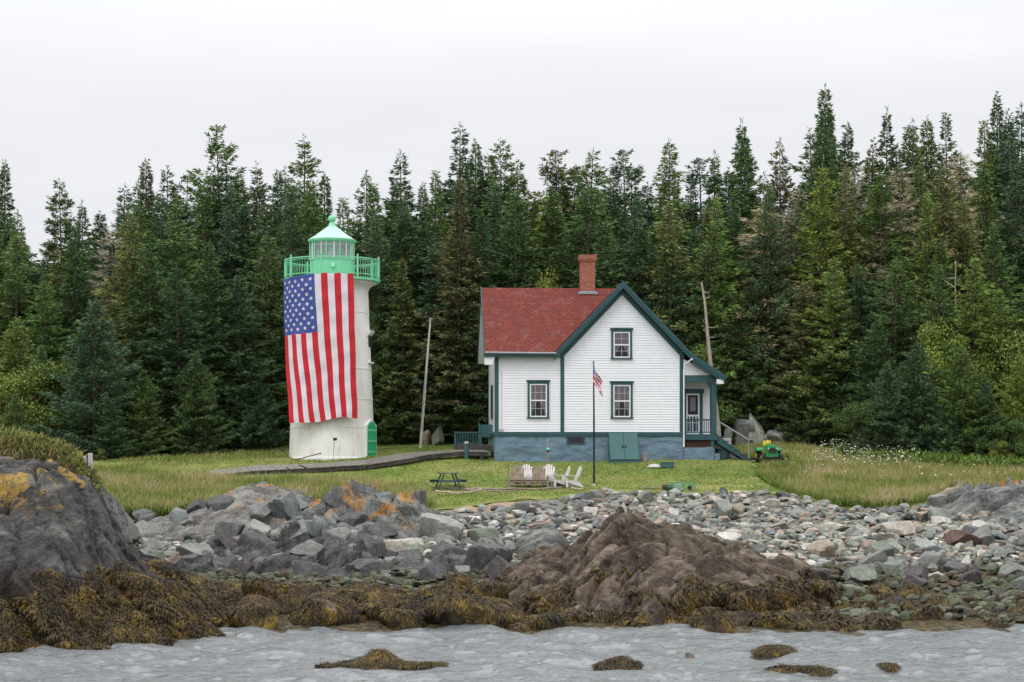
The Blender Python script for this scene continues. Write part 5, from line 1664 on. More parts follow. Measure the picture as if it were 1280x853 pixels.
# recessed wall and door
clapw = MB(); clap(clapw, UR, hu(893), PZ, hz(469), v=1.30)
clapw.build('porch_wall', M['white'], house)
b = MB(); b.box((UR - 0.02, 0.02, PZ), (UR + 0.03, 1.3, hz(463))); b.build('porch_side_wall', M['white'], house)
b = MB(); b.box((UR + 0.05, 0.06, hz(469)), (hu(893), 1.34, hz(468))); b.build('porch_ceiling', M['white'], house)
b = MB(); b.prism([(UR + 0.04, -0.03, hz(468.5)), (hu(893), -0.03, hz(468.5)), (hu(893), -0.03, ZP + 0.1), (UR + 0.04, -0.03, ZE - 0.15)], (0, 0.04, 0)); b.build('porch_gable', M['white'], house)
b = MB(); b.box((UR + 0.055, -0.13, hz(477)), (hu(896.5), 0.03, hz(469))); b.build('porch_beam', M['teal'], house, bevel=0.01)
b = MB(); b.box((hu(889.3), -0.12, PZ), (hu(896), 0.13, hz(477))); b.box((hu(888.3), -0.15, hz(480)), (hu(897), 0.16, hz(477))); b.prism([(hu(889.3), -0.05, hz(478)), (hu(883.5), -0.05, hz(477.6)), (hu(889.3), -0.05, hz(489))], (0, 0.1, 0)); b.build('porch_post', M['teal'], house)
du0, du1 = hu(857.5) + 0.04, hu(882.5) + 0.04
b = MB()
b.box((du0, 1.17, PZ), (du0 + 0.15, 1.26, hz(486.5))); b.box((du1 - 0.15, 1.17, PZ), (du1, 1.26, hz(486.5))); b.box((du0 - 0.05, 1.14, hz(490)), (du1 + 0.06, 1.262, hz(484.5)))
dr = b.build('door_casing', M['teal'], house, bevel=0.006)
sd0, sd1, st, sb = du0 + 0.16, du1 - 0.16, hz(490.3), PZ + 0.02
b = MB(); k = 0.085
b.box((sd0, 1.19, sb), (sd0 + k, 1.225, st)); b.box((sd1 - k, 1.19, sb), (sd1, 1.225, st)); b.box((sd0 + k, 1.191, st - k), (sd1 - k, 1.225, st)); b.box((sd0 + k, 1.191, hz(519.5)), (sd1 - k, 1.225, hz(517.2)))
b.box((sd0 + k, 1.191, sb), (sd1 - k, 1.225, sb + 0.16))
for q_ in (0.27, 0.5, 0.73):
    uu = sd0 + (sd1 - sd0) * q_; b.box((uu - 0.025, 1.192, sb + 0.16), (uu + 0.025, 1.223, hz(519.5)))
b.box((sd0 + k, 1.192, hz(528)), (sd1 - k, 1.222, hz(527)))
scd = b.build('screen_door', M['white'], dr)
b = MB(); b.box((sd0 + 0.03, 1.228, sb), (sd1 - 0.03, 1.235, st - 0.03)); b.build('screen', M['dark'], scd)
b = MB(); b.box((sd0 + 0.2, 1.2268, hz(513)), (sd1 - 0.2, 1.2275, hz(495))); b.build('door_pane', M['curtain'], scd)
# balustrade
r_ = MB(); r_.box((UR + 0.05, -0.03, hz(525.5)), (hu(889), 0.05, hz(523.6))); r_.box((UR + 0.05, -0.025, hz(541)), (hu(889), 0.045, hz(539.6)))
rl = r_.build('porch_railing', M['teal'], house)
for k_ in range(12):
    uu = UR + 0.12 + k_ * (hu(889) - UR - 0.16) / 12 + 0.03
    b = MB(); b.box((uu - 0.018, -0.008, hz(539.6)), (uu + 0.018, 0.026, hz(525.5))); b.build('baluster', M['teal'], rl)
# stairs down to the right
SX0, SX1 = hu(897), hu(941.5)
st_ = MB()
zt0, zt1 = PZ - 0.02, 0.06
for vv in (-0.02, 1.02):
    st_.prism([(SX0, vv, zt0), (SX1, vv, zt1), (SX1 - 0.2, vv, zt1 - 0.08), (SX0, vv, zt0 - 0.42)], (0, 0.05, 0))
stair = st_.build('porch_stairs', M['teal'], house)
for k_ in range(6):
    uu = SX0 + 0.06 + (SX1 - SX0 - 0.3) * k_ / 5.5; z_ = zt0 - 0.13 - (zt0 - zt1) * k_ / 6.0
    b = MB(); b.box((uu, -0.05, z_), (uu + 0.31, 1.1, z_ + 0.04)); b.build('tread', M['picnic'], stair)
hr = MB(); hr.tube([(hu(895.5), -0.02, hz(524.5)), (hu(937), -0.02, hz(550)), (hu(937), -0.02, hz(574))], 0.035, 8)
hr.build('handrail', M['galv'], house)
# downspout
b = MB(); dz = ZE - 0.18
b.tube([(UK - 0.02, -0.5, dz), (UR + 0.10, -0.16, dz - 0.28), (UR + 0.06, -0.15, dz - 0.6), (UR + 0.06, -0.15, 0.75)], 0.04, 8); b.build('downspout', M['white'], house)
# little meter boxes at the left corner
b = MB(); b.box((0.22, -0.10, hz(544)), (0.30, -0.03, hz(539))); b.box((0.16, -0.08, hz(539)), (0.24, -0.035, hz(536))); b.box((0.32, -0.08, hz(538.5)), (0.38, -0.035, hz(536))); b.tube([(0.27, -0.06, hz(539)), (0.27, -0.06, hz(464)), (0.22, -0.06, hz(463))], 0.012, 6); b.build('meter_pipe', M['concrete'], house)

# things around the house, placed in house space
HM = Matrix.Translation((-0.8, 100.0, 0)) @ Matrix.Rotation(math.radians(3.5), 4, 'Z')
def hw(u, v): p = HM @ Vector((u, v, 0)); return p.x, p.y
x, y = hw(hu(906), 0.5)
bk_ = empty('bucket', (x, y, G(x, y) + 0.05), 'dark teal round tub under the porch stairs', 'tub')
b = MB(); b.lathe([(0.30, 0), (0.36, 0.42), (0.38, 0.50), (0.34, 0.50), (0.30, 0.06)], 20); b.build('tub_shell', M['picnic'], bk_, smooth=True)
b = MB(); b.lathe([(0.345, 0.44), (0.40, 0.45), (0.40, 0.48), (0.345, 0.48)], 20); b.build('rim', M['black'], bk_)
x, y = hw(hu(912), 1.6)
cb = empty('step_block', (x, y, G(x, y)), 'pale concrete step block behind the porch stairs', 'block')
b = MB(); b.box((-0.5, -0.3, -0.2), (0.35, 0.5, hz(547) - (G(x, y) - HZ))); b.box((0.35, -0.25, -0.2), (0.75, 0.45, 0.3)); b.build('block_body', M['concrete'], cb, bevel=0.02)
x, y = hw(hu(804), -0.55)
fp = empty('bucket', (x, y, G(x, y)), 'small pale grey bucket standing right of the cellar door', 'bucket')
b = MB(); b.lathe([(0.13, 0), (0.17, 0.30), (0.18, 0.34), (0.15, 0.34), (0.12, 0.05)], 16); b.build('pail', M['terracotta'], fp, smooth=True)
b = MB(); b.tube([(-0.16, 0, 0.3), (-0.10, -0.02, 0.44), (0, -0.03, 0.5), (0.10, -0.02, 0.44), (0.16, 0, 0.3)], 0.01, 6); b.build('handle', M['galv'], fp)
x, y, z = gp(818, 585)
bt = empty('wash_basin', (x, y, z), 'upturned white basin lying on the lawn by a teal box', 'basin')
b = MB(); b.lathe([(0.34, 0.0), (0.36, 0.03), (0.30, 0.12), (0.16, 0.18), (0.02, 0.19)], 20); b.build('basin_shell', M['concrete'], bt, smooth=True)
x, y, z = gp(834, 585)
tb_ = empty('storage_box', (x, y, z), 'low teal box on the lawn right of the white basin', 'box')
b = MB(); b.box((-0.32, -0.2, 0), (0.32, 0.2, 0.24)); b.build('box_body', M['bulkhead'], tb_, bevel=0.01)
b = MB(); b.box((-0.34, -0.22, 0.242), (0.34, 0.22, 0.275)); b.build('lid', M['bulkhead'], tb_, bevel=0.006)
x, y, z = gp(811, 586)
b = MB(); b.tube([(x, y, z - 0.1), (x, y, z + 0.38)], 0.018, 6); tag(b.build('stake', M['pale_wood']), 'short pale stake stuck in the lawn left of the white basin', 'stake')

# ------------------------------------------------------------------ deck and boardwalk left of the house
x, y = hw(hu(600), 2.2)
gz_ = G(x, y)
dk = empty('side_deck', (x, y, gz_), 'teal railed entry deck at the left end of the house', 'deck')
k = y / F
def dx_(px): return wx(px, y) - x
def dz_(py): return wz(py, y) - gz_
b = MB(); b.box((dx_(567), -0.2, dz_(559)), (dx_(618), 1.3, dz_(556.5))); b.build('deck_floor', M['grey_wood'], dk)
b = MB(); b.box((dx_(567), -0.26, dz_(564)), (dx_(616), -0.21, dz_(556.5))); b.build('deck_fascia', M['dark_wood'], dk)
b = MB(); b.box((dx_(568), -0.24, dz_(542)), (dx_(603), -0.14, dz_(540))); b.box((dx_(568), -0.22, dz_(555)), (dx_(603), -0.16, dz_(554)))
rl = b.build('deck_railing', M['teal'], dk)
for i_ in range(11):
    px = 569 + i_ * 3.2; w_ = 0.05 if i_ in (0, 10) else 0.03
    b = MB(); b.box((dx_(px) - w_, -0.21, dz_(558)), (dx_(px) + w_, -0.17, dz_(541.5 if i_ not in (0, 10) else 539.5))); b.build('baluster', M['teal'], rl)
b = MB()
for i_ in range(5):
    b.box((dx_(598.5), 0.6, dz_(546.5 - 3.2 * i_) ), (dx_(616), 0.64, dz_(543.5 - 3.2 * i_)))
b.box((dx_(598), 0.56, dz_(557)), (dx_(600), 0.66, dz_(529))); b.build('privacy_panel', M['bulkhead'], dk)

# boardwalk: planks on stringers, following the lawn
BWP = [(606, 559.5, 101.6), (565, 559.5, 101.2), (535, 565, 100.2), (500, 571.5, 99.2), (455, 579.5, 98.0), (400, 586, 97.0), (355, 590, 96.3), (300, 593.5, 95.8), (262, 594, 95.4)]
pts = []
for (px, py, Y_) in BWP:
    x = wx(px, Y_); pts.append(Vector((x, Y_, 0)))
bw = empty('boardwalk', (pts[4].x, pts[4].y, G(pts[4].x, pts[4].y)), 'weathered grey plank boardwalk curving from the deck down across the lawn', 'boardwalk')
org = bw.location
seg = []
for i_ in range(len(pts) - 1):
    for q_ in range(6): seg.append(pts[i_].lerp(pts[i_ + 1], q_ / 6))
seg.append(pts[-1])
lenall = [0]
for i_ in range(1, len(seg)): lenall.append(lenall[-1] + (seg[i_] - seg[i_ - 1]).length)
def along(s_):
    i_ = max(0, min(len(seg) - 2, int(np.searchsorted(lenall, s_)) - 1))
    t = (s_ - lenall[i_]) / (lenall[i_ + 1] - lenall[i_])
    p = seg[i_].lerp(seg[i_ + 1], t); d = (seg[i_ + 1] - seg[i_]).normalized()
    hgt = float(np.interp(s_, [0, 3, 9, 14, 20], [0.42, 0.36, 0.28, 0.16, 0.08]))
    return p, d, G(p.x, p.y) + hgt
pl = MB(); strg = [MB(), MB()]
s_ = 0.0; rr = random.Random(4)
prev = None
while s_ < lenall[-1] - 0.1:
    p, d, z = along(s_)
    nrm_ = Vector((-d.y, d.x, 0))
    if rr.random() > 0.02 or s_ < 10:
        hg_ = z - G(p.x, p.y)
        w_ = 0.75 + rr.uniform(-0.03, 0.03)
        ea, eb = p - nrm_ * w_, p + nrm_ * w_
        pl.bar(Vector((ea.x, ea.y, G(ea.x, ea.y) + hg_ + rr.uniform(-0.008, 0.012))) - org, Vector((eb.x, eb.y, G(eb.x, eb.y) + hg_)) - org, 0.135, 0.035)
    s_ += 0.15
planks = pl.build('planks', M['grey_wood'], bw)
for sg_ in (-1, 1):
    b = MB()
    for i_ in range(int(lenall[-1] / 1.2)):
        p0, d0, z0 = along(i_ * 1.2); p1, d1, z1 = along(min(lenall[-1], (i_ + 1) * 1.2 + 0.02))
        n0 = Vector((-d0.y, d0.x, 0)) * 0.68 * sg_
        q0, q1 = p0 + n0, p1 + n0
        b.bar(q0 + Vector((0, 0, G(q0.x, q0.y) + z0 - G(p0.x, p0.y) - 0.12)) - org, q1 + Vector((0, 0, G(q1.x, q1.y) + z1 - G(p1.x, p1.y) - 0.12)) - org, 0.06, 0.18)
    b.build('stringer', M['dark_wood'], bw)
b = MB()
for i_ in range(int(lenall[-1] / 1.8)):
    p0, d0, z0 = along(i_ * 1.8 + 0.3)
    for sg_ in (-1, 1):
        c = p0 + Vector((-d0.y, d0.x, 0)) * 0.6 * sg_ - org
        b.box((c.x - 0.06, c.y - 0.06, z0 - 1.0 - org.z), (c.x + 0.06, c.y + 0.06, z0 - 0.3 - org.z))
b.build('joists', M['dark_wood'], bw)

# ------------------------------------------------------------------ lighthouse
LX, LY = wx(415, 104), 104.0
LZ = G(LX, LY - 2) - 0.05
lh = empty('lighthouse', (LX, LY, LZ), 'white iron lighthouse tower with mint green lantern, gallery and roof', 'lighthouse')
def lz(py): return wz(py, LY) - LZ
k = LY / F
prof = []
Rb, Rt = 53.8 * k, 44.8 * k
zt_ = lz(357)
for i_ in range(40):
    z = -0.6 + (lz(366) + 0.6) * i_ / 39
    prof.append((Rb + (Rt - Rb) * max(0, z) / zt_, z))
for (r_, py) in ((45.8, 362), (48.5, 359), (52.5, 356.5), (56, 355.2), (57, 354.6)):
    prof.append((r_ * k, lz(py)))
b = MB(); b.lathe(prof, 64)
tw_ = b.build('tower', M['tower_white'], lh, smooth=True)
for py in (392, 462, 500, 535):        # iron plate seams
    z = lz(py); R0 = Rb + (Rt - Rb) * z / zt_
    b = MB(); b.lathe([(R0 - 0.01, z - 0.035), (R0 + 0.022, z - 0.03), (R0 + 0.022, z + 0.03), (R0 - 0.01, z + 0.035)], 64, cap=False); b.build('plate_seam', M['tower_white'], tw_, smooth=True)
b = MB(); b.lathe([(Rb - 0.01, -0.3), (Rb + 0.07, -0.3), (Rb + 0.07, 0.14), (Rb + 0.0, 0.18)], 64, cap=False); b.build('base_ring', M['tower_white'], tw_, smooth=True)
for i_ in range(16):                   # curved brackets
    a = 2 * math.pi * (i_ + 0.5) / 16
    ca, sa = math.sin(a), -math.cos(a)
    b = MB()
    P = []
    for t in range(7):
        q_ = t / 6 * math.pi / 2
        P.append((Rt - 0.03 + (1 - math.cos(q_)) * 0.46, lz(371) + math.sin(q_) * (lz(356) - lz(371))))
    P += [(Rt + 0.43, lz(355)), (Rt - 0.05, lz(355))]
    th = 0.055
    b.prism([Vector((r_ * ca + th * sa, r_ * sa - th * ca, z)) for r_, z in P], Vector((-2 * th * sa, 2 * th * ca, 0)))
    b.build('bracket', M['tower_white'], tw_)
b = MB(); b.lathe([(57 * k, lz(354.5)), (60.3 * k, lz(353.5)), (60.6 * k, lz(350.4)), (30 * k, lz(349.8))], 64); b.build('gallery_deck', M['mint'], lh, smooth=True)
Rr = 59.3 * k
rl = MB()
for py, t in ((326.8, 0.030), (346.5, 0.02), (329.0, 0.014)):
    z = lz(py); rl.lathe([(Rr - t, z - t), (Rr + t, z - t), (Rr + t, z + t), (Rr - t, z + t), (Rr - t, z - t)], 64, cap=False)
rail = rl.build('gallery_railing', M['mint'], lh)
for i_ in range(8):
    a = math.radians(-8 + 45 * i_)
    b = MB(); cx_, cy_ = Rr * math.sin(a), -Rr * math.cos(a)
    b.lathe([(0.055, lz(350)), (0.055, lz(325.5)), (0.075, lz(325.2)), (0.03, lz(324.5)), (0.05, lz(324)), (0.055, lz(323.2)), (0.01, lz(322.3))], 10, (cx_, cy_)); b.build('railing_post', M['mint'], rail, smooth=True)
for i_ in range(88):
    if i_ % 11 == 0: continue
    a = math.radians(-8 + 360 * i_ / 88)
    b = MB(); cx_, cy_ = Rr * math.sin(a), -Rr * math.cos(a)
    b.tube([(cx_, cy_, lz(346.5)), (cx_, cy_, lz(327))], 0.013, 5, cap=False); b.build('baluster', M['mint'], rail)
# lantern: ten-sided
Rl = 27.6 * k; A0 = math.radians(-10)
b = MB(); b.lathe([(Rl, lz(350)), (Rl, lz(326.2)), (Rl + 0.04, lz(326)), (Rl + 0.04, lz(325.2)), (Rl - 0.1, lz(325))], 10, a0=A0)
lb = b.build('lantern_wall', M['mint'], lh)
for i_ in range(30):       # vertical board battens
    a = A0 + 2 * math.pi * (i_ + 0.5) / 30
    seg_i = math.floor((a - A0) / (2 * math.pi / 10)); am = A0 + (seg_i + 0.5) * 2 * math.pi / 10
    r_ = Rl * math.cos(math.pi / 10) / math.cos(a - am)
    b = MB(); b.tube([(r_ * math.sin(a), -r_ * math.cos(a), lz(349)), (r_ * math.sin(a), -r_ * math.cos(a), lz(326.5))], 0.012, 4, cap=False); b.build('batten', M['mint'], lb)
b = MB(); b.box((0.04, -Rl - 0.06, lz(336.5)), (0.26, -Rl + 0.02, lz(331.5))); b.build('hatch', M['mint_light'], lb)
Rg = Rl - 0.03
gl = MB(); gl.lathe([(Rg, lz(325)), (Rg, lz(304))], 10, a0=A0, cap=False); glo = gl.build('lantern_glass', M['lantern_glass'], lh)
for i_ in range(10):
    a = A0 + 2 * math.pi * i_ / 10
    b = MB(); b.tube([(Rl * math.sin(a), -Rl * math.cos(a), lz(325.2)), (Rl * math.sin(a), -Rl * math.cos(a), lz(303.5))], 0.035, 6); b.build('mullion', M['mint'], glo)
    a2 = a + math.pi / 10 * 1.15; r_ = (Rl - 0.02) * math.cos(math.pi / 10) + 0.02
    b = MB(); b.tube([(r_ * math.sin(a2), -r_ * math.cos(a2), lz(325.2)), (r_ * math.sin(a2), -r_ * math.cos(a2), lz(303.5))], 0.026, 6); b.build('sash_bar', M['white'], glo)
b = MB(); b.lathe([(Rg - 0.12, lz(308.5)), (Rg - 0.10, lz(303.5))], 30, cap=False); b.build('inner_blind', M['lace'], lh)
b = MB(); b.lathe([(0.10, lz(325)), (0.10, lz(320)), (0.20, lz(319)), (0.22, lz(315)), (0.17, lz(312)), (0.20, lz(310)), (0.05, lz(308))], 16); b.build('beacon', M['lens'], lh, smooth=True)
Re = 30.2 * k
b = MB(); b.lathe([(Rg - 0.1, lz(304.6)), (Re - 0.10, lz(304.6)), (Re - 0.02, lz(302.8)), (Re, lz(300.6)), (Re - 0.06, lz(299.8))], 10, a0=A0); b.build('roof_eave', M['mint'], lh)
b = MB(); b.lathe([(Re - 0.05, lz(299.9)), (Re * 0.66, lz(294.0)), (5.6 * k, lz(283.6))], 10, a0=A0); rf_ = b.build('lantern_roof', M['mint_light'], lh)
b = MB(); b.lathe([(5.6 * k, lz(284.2)), (4.8 * k, lz(283)), (3.1 * k, lz(278.6)), (2.4 * k, lz(278))], 20)
n_ = 14
b.lathe([(4.8 * k * math.sin(math.pi * (i_ + 0.6) / n_), lz(273.7) - 4.8 * k * math.cos(math.pi * (i_ + 0.6) / n_)) for i_ in range(n_)], 20)
b.build('ball_vent', M['mint'], lh, smooth=True)
b = MB(); b.tube([(0, 0, lz(269.5)), (0.01, 0, lz(247))], 0.014, 6); b.build('lightning_rod', M['galv'], lh)
# green door, low on the right side, seen edge-on
def on_tower(a_deg, z, out_=0.0):
    a = math.radians(a_deg); r_ = Rb + (Rt - Rb) * z / zt_ + out_
    return Vector((r_ * math.sin(a), -r_ * math.cos(a), z))
b = MB()
P0, P1 = on_tower(57, 0, 0.10), on_tower(84, 0, 0.10)
zt2 = lz(527.5)
top = [P0 + Vector((0, 0, zt2 - 0.28)), P0.lerp(P1, 0.25) + Vector((0, 0, zt2 - 0.06)), P0.lerp(P1, 0.5) + Vector((0, 0, zt2)), P0.lerp(P1, 0.75) + Vector((0, 0, zt2 - 0.06)), P1 + Vector((0, 0, zt2 - 0.28))]
outv = Vector((math.sin(math.radians(70)), -math.cos(math.radians(70)), 0))
b.prism([P0 + Vector((0, 0, 0.05)), P1 + Vector((0, 0, 0.05))] + top[::-1], -outv * 0.5)
dr_ = b.build('tower_door', M['door_green'], lh)
for zz in (0.45, 1.0, 1.55):
    b = MB(); b.bar(P0 + outv * 0.012 + Vector((0, 0, zz)), P1 + outv * 0.012 + Vector((0, 0, zz)), 0.02, 0.09); b.build('strap', M['mint'], dr_)
b = MB(); fr_ = [P0 - (P1 - P0) * 0.09, P1 + (P1 - P0) * 0.09]
b.prism([fr_[0] + Vector((0, 0, 0.0)), fr_[1] + Vector((0, 0, 0.0)), fr_[1] + Vector((0, 0, zt2 - 0.2)), P0.lerp(P1, 0.5) + Vector((0, 0, zt2 + 0.12)), fr_[0] + Vector((0, 0, zt2 - 0.2))], -outv * 0.6)
fo = b.build('door_surround', M['tower_white'], lh); fo.location = tuple(-outv * 0.03)
# window hoods up the right side
for (py, py2) in ((414, 419), (453, 455)):
    z = lz(py); c = on_tower(82, z, 0.0); o2 = Vector((math.sin(math.radians(82)), -math.cos(math.radians(82)), 0)); sd_ = Vector((-o2.y, o2.x, 0))
    b = MB(); hgt = lz(py) - lz(py2 + (10 if py == 414 else 1))
    if py == 414:
        b.prism([c + sd_ * 0.45 - o2 * 0.2, c + sd_ * 0.45 + o2 * 0.22, c + sd_ * 0.45 + o2 * 0.12 + Vector((0, 0, -0.18)), c + sd_ * 0.45 - o2 * 0.2 + Vector((0, 0, -0.5))], -sd_ * 0.9)
    else:
        b.prism([c + sd_ * 0.4 - o2 * 0.2, c + sd_ * 0.4 + o2 * 0.12, c + sd_ * 0.4 + o2 * 0.12 + Vector((0, 0, -0.08)), c + sd_ * 0.4 - o2 * 0.2 + Vector((0, 0, -0.08))], -sd_ * 0.8)
    b.build('window_hood' if py == 414 else 'window_sill', M['tower_white'], lh)
b = MB(); b.box((Rt * 0 + Rb * 0.99 - 0.28, -0.5, lz(434)), (Rb * 0.99 - 0.18, 0.3, lz(421))); b.build('tower_window', M['dark'], lh)

# the big flag hung down the tower
def flagS(s_, t):
    """s 0..1 left to right, t 0..1 top to bottom, in lighthouse space"""
    a = math.radians(-67 + 97 * s_)
    R0 = 62.5 * k
    xt, yt = R0 * math.sin(a), -R0 * math.cos(a)
    zt3 = lz(352.5 - 4.5 * min(1, s_ * 1.6)) + 0.02 * math.sin(s_ * 40)
    xb_ = (-47.0 + 83.0 * s_) * k; yb_ = -2.52 + 0.62 * (0.5 - s_) ** 2 * 1.2 + 0.3 * max(0, 0.35 - s_)
    zb_ = lz(531.5 - 7.0 * min(1, max(0, (s_ - 0.1)) * 1.5)) + 0.05 * math.sin(s_ * 9 + 1)
    e_ = t ** 1.35 if s_ < 0.5 else t
    e_ = t ** (1.6 - 0.5 * s_)
    x = xt + (xb_ - xt) * e_; y = yt + (yb_ - yt) * t; z = zt3 + (zb_ - zt3) * t
    fold = 0.035 * math.sin(s_ * 34 + t * 2.2) * t + 0.085 * math.sin(s_ * 11 - 1.5 + t) * t + 0.012 * math.sin(t * 46 + s_ * 9) + 0.012 * math.sin(t * 29 - s_ * 16)
    return Vector((x + 0.02 * math.sin(t * 17 + s_ * 5) * t, y - fold - 0.04, z))
flag = MB()
NS, NT = 13 * 5, 110
CS, CT = 7 / 13, 0.395
flag_o = empty('hanging_flag', (LX, LY, LZ), 'huge red, white and blue striped star flag hung down the lighthouse front', 'flag')
vs, fs, ms = [], [], []
tsx = sorted(set([i_ / NT for i_ in range(NT + 1)] + [CT]))
for t in tsx:
    for i_ in range(NS + 1): vs.append(flagS(i_ / NS, t))
for j_ in range(len(tsx) - 1):
    for i_ in range(NS):
        if tsx[j_ + 1] <= CT + 1e-6 and i_ < NS * 7 / 13 - 0.01: continue
        fs.append((j_ * (NS + 1) + i_, (j_ + 1) * (NS + 1) + i_, (j_ + 1) * (NS + 1) + i_ + 1, j_ * (NS + 1) + i_ + 1))
        ms.append(0 if (i_ // 5) % 2 == 0 else 1)
flag.v = [tuple(v) for v in vs]; flag.f = [list(f) for f in fs]; flag.m = ms
flag.build('stripes', [M['flag_red'], M['flag_white']], flag_o, smooth=True)
cn = MB()
ni, nj = 35, 44
for j_ in range(nj + 1):
    for i_ in range(ni + 1): cn.v.append(tuple(flagS(CS * i_ / ni, CT * j_ / nj)))
for j_ in range(nj):
    for i_ in range(ni):
        cn.f.append([j_ * (ni + 1) + i_, (j_ + 1) * (ni + 1) + i_, (j_ + 1) * (ni + 1) + i_ + 1, j_ * (ni + 1) + i_ + 1]); cn.m.append(0)
canton = cn.build('canton', M['flag_blue'], flag_o, smooth=True)
stm = MB()
for cc in range(9):
    rows_ = 6 if cc % 2 == 0 else 5
    for r2 in range(rows_):
        s_c = CS * (cc + 1) / 10; t_c = CT * ((2 * r2 + (1 if rows_ == 6 else 2)) / 12.0)
        ring = []
        for q_ in range(10):
            rad_ = (0.115 if q_ % 2 == 0 else 0.048)
            an = math.pi / 2 * 0 + q_ * math.pi / 5
            ring.append(flagS(s_c + rad_ * math.sin(an + 0.0) / 3.95, t_c - rad_ * math.cos(an) / 7.35) + Vector((0, -0.018, 0)))
        c_ = flagS(s_c, t_c) + Vector((0, -0.018, 0))
        stm.add([c_] + ring, [(0, 1 + q_, 1 + (q_ + 1) % 10) for q_ in range(10)])
stm.build('stars', M['flag_white'], canton)

# lamp on a thin stand and pipe against the tower's foot
x, y, z = gp(418, 573)
y = LY - Rb - 0.35; x = wx(417, y); z = G(x, y)
lp = empty('stand_light', (x, y, z), 'small dark floodlight on a thin stand at the lighthouse foot', 'light')
b = MB(); b.tube([(-0.03, 0, -0.1), (0.03, 0, wz(550.5, y) - z)], 0.018, 6); b.build('stand', M['galv'], lp)
b = MB(); b.box((-0.02, -0.09, wz(551, y) - z), (0.17, 0.06, wz(547.5, y) - z)); b.build('lamp_head', M['black'], lp, bevel=0.01)
x1, x2 = wx(368, y), wx(399, y)
b = MB(); z0_ = G(x1, y)
b.tube([(x1, y, z0_ + 0.05), (x2, y + 0.1, z0_ + 0.38), (x2 + 0.08, y + 0.15, z0_ + 0.40)], 0.03, 6); tag(b.build('iron_pipe', M['rust']), 'thin slanting iron rail lying against the lighthouse foot', 'rail')

# leaning white pole
Y_ = 108.5
x = wx(525, Y_); z = G(x, Y_)
pb = empty('leaning_pole', (x, Y_, z), 'tall weathered white pole leaning right between lighthouse and house', 'pole')
H_ = wz(400, Y_) - z; lx_ = wx(538, Y_) - x
b = MB(); b.tube([(0, 0, -0.3), (lx_ * 0.5, 0, H_ * 0.5), (lx_, 0, H_)], [0.085, 0.07, 0.045], 10); b.build('pole_shaft', M['concrete'], pb, smooth=True)
b = MB(); b.box((lx_ - 0.06, -0.06, H_), (lx_ + 0.08, 0.06, H_ + 0.10)); b.build('cap', M['galv'], pb); b = MB(); b.tube([(lx_ * 0.1, -0.12, H_ * 0.15), (lx_ * 0.55, -0.10, H_ * 0.6)], 0.02, 5); b.build('cable', M['galv'], pb)

# ------------------------------------------------------------------ small flag on its pole
x, y, z = gp(742.5, 607)
fp = empty('flagpole', (x, y, z), 'slim black flagpole at the front edge of the lawn', 'flagpole')
def fz(py): return wz(py, y) - z
b = MB(); b.tube([(0, 0, -0.3), (-0.0, 0, fz(530)), (-0.02, 0, fz(453))], [0.055, 0.045, 0.03], 10); b.build('pole', M['black'], fp, smooth=True)
b = MB(); b.lathe([(0.01, fz(453.5)), (0.05, fz(452.5)), (0.05, fz(451.5)), (0.01, fz(450.5))], 10, (-0.02, 0)); b.build('finial', M['galv'], fp)
b = MB(); b.lathe([(0.10, -0.05), (0.09, 0.05), (0.055, 0.07)], 10); b.build('base', M['concrete'], fp)
sfo = empty('small_flag', (x, y, z), 'small red, white and blue star flag hanging limp near the pole top', 'flag')
def sflag(s_, t):      # s along the hoist (down), t along the fly; gathered and drooping
    top_, bot = fz(454), fz(480)
    z0 = top_ + (bot - top_) * s_
    droop = t * (1.0 - 0.35 * s_)
    xx = -0.03 + 0.50 * t ** 0.75 - 0.10 * s_ * t + 0.05 * math.sin(t * 9 + s_ * 5) * t - 0.10 * (1 - s_) * math.sin(min(1, t * 1.5) * 3.1)
    yy = 0.07 * math.sin(t * 8 + s_ * 6) * min(1, t * 3) - 0.09
    return Vector((xx - 0.10 * (1 - s_) * t, yy, z0 - droop * 0.95))
sm_ = MB(); ns_, ns2 = 26, 24
for i_ in range(ns_ + 1):
    for j_ in range(ns2 + 1): sm_.v.append(tuple(sflag(i_ / ns_, j_ / ns2)))
for i_ in range(ns_):
    for j_ in range(ns2):
        sm_.f.append([i_ * (ns2 + 1) + j_, i_ * (ns2 + 1) + j_ + 1, (i_ + 1) * (ns2 + 1) + j_ + 1, (i_ + 1) * (ns2 + 1) + j_])
        cant = i_ < 14 and j_ < 10
        sm_.m.append(2 if cant else (0 if (i_ // 4) % 2 == 0 else 1))
cloth = sm_.build('cloth', [M['flag_red'], M['flag_white'], M['flag_blue']], sfo, smooth=True)
b = MB()
for i_ in range(5):
    for j_ in range(6):
        c_ = sflag((i_ + 0.5) / 5 * 14 / 26, (j_ + 0.5) / 6 * 10 / 24) + Vector((0, -0.012, 0))
        b.add([c_ + Vector((0.016 * math.cos(q_ * 1.2566 + 1.57), 0, 0.016 * math.sin(q_ * 1.2566 + 1.57))) for q_ in range(5)], [(0, 2, 4), (0, 1, 2, 3, 4)][1:])
b.build('stars', M['flag_white'], cloth)

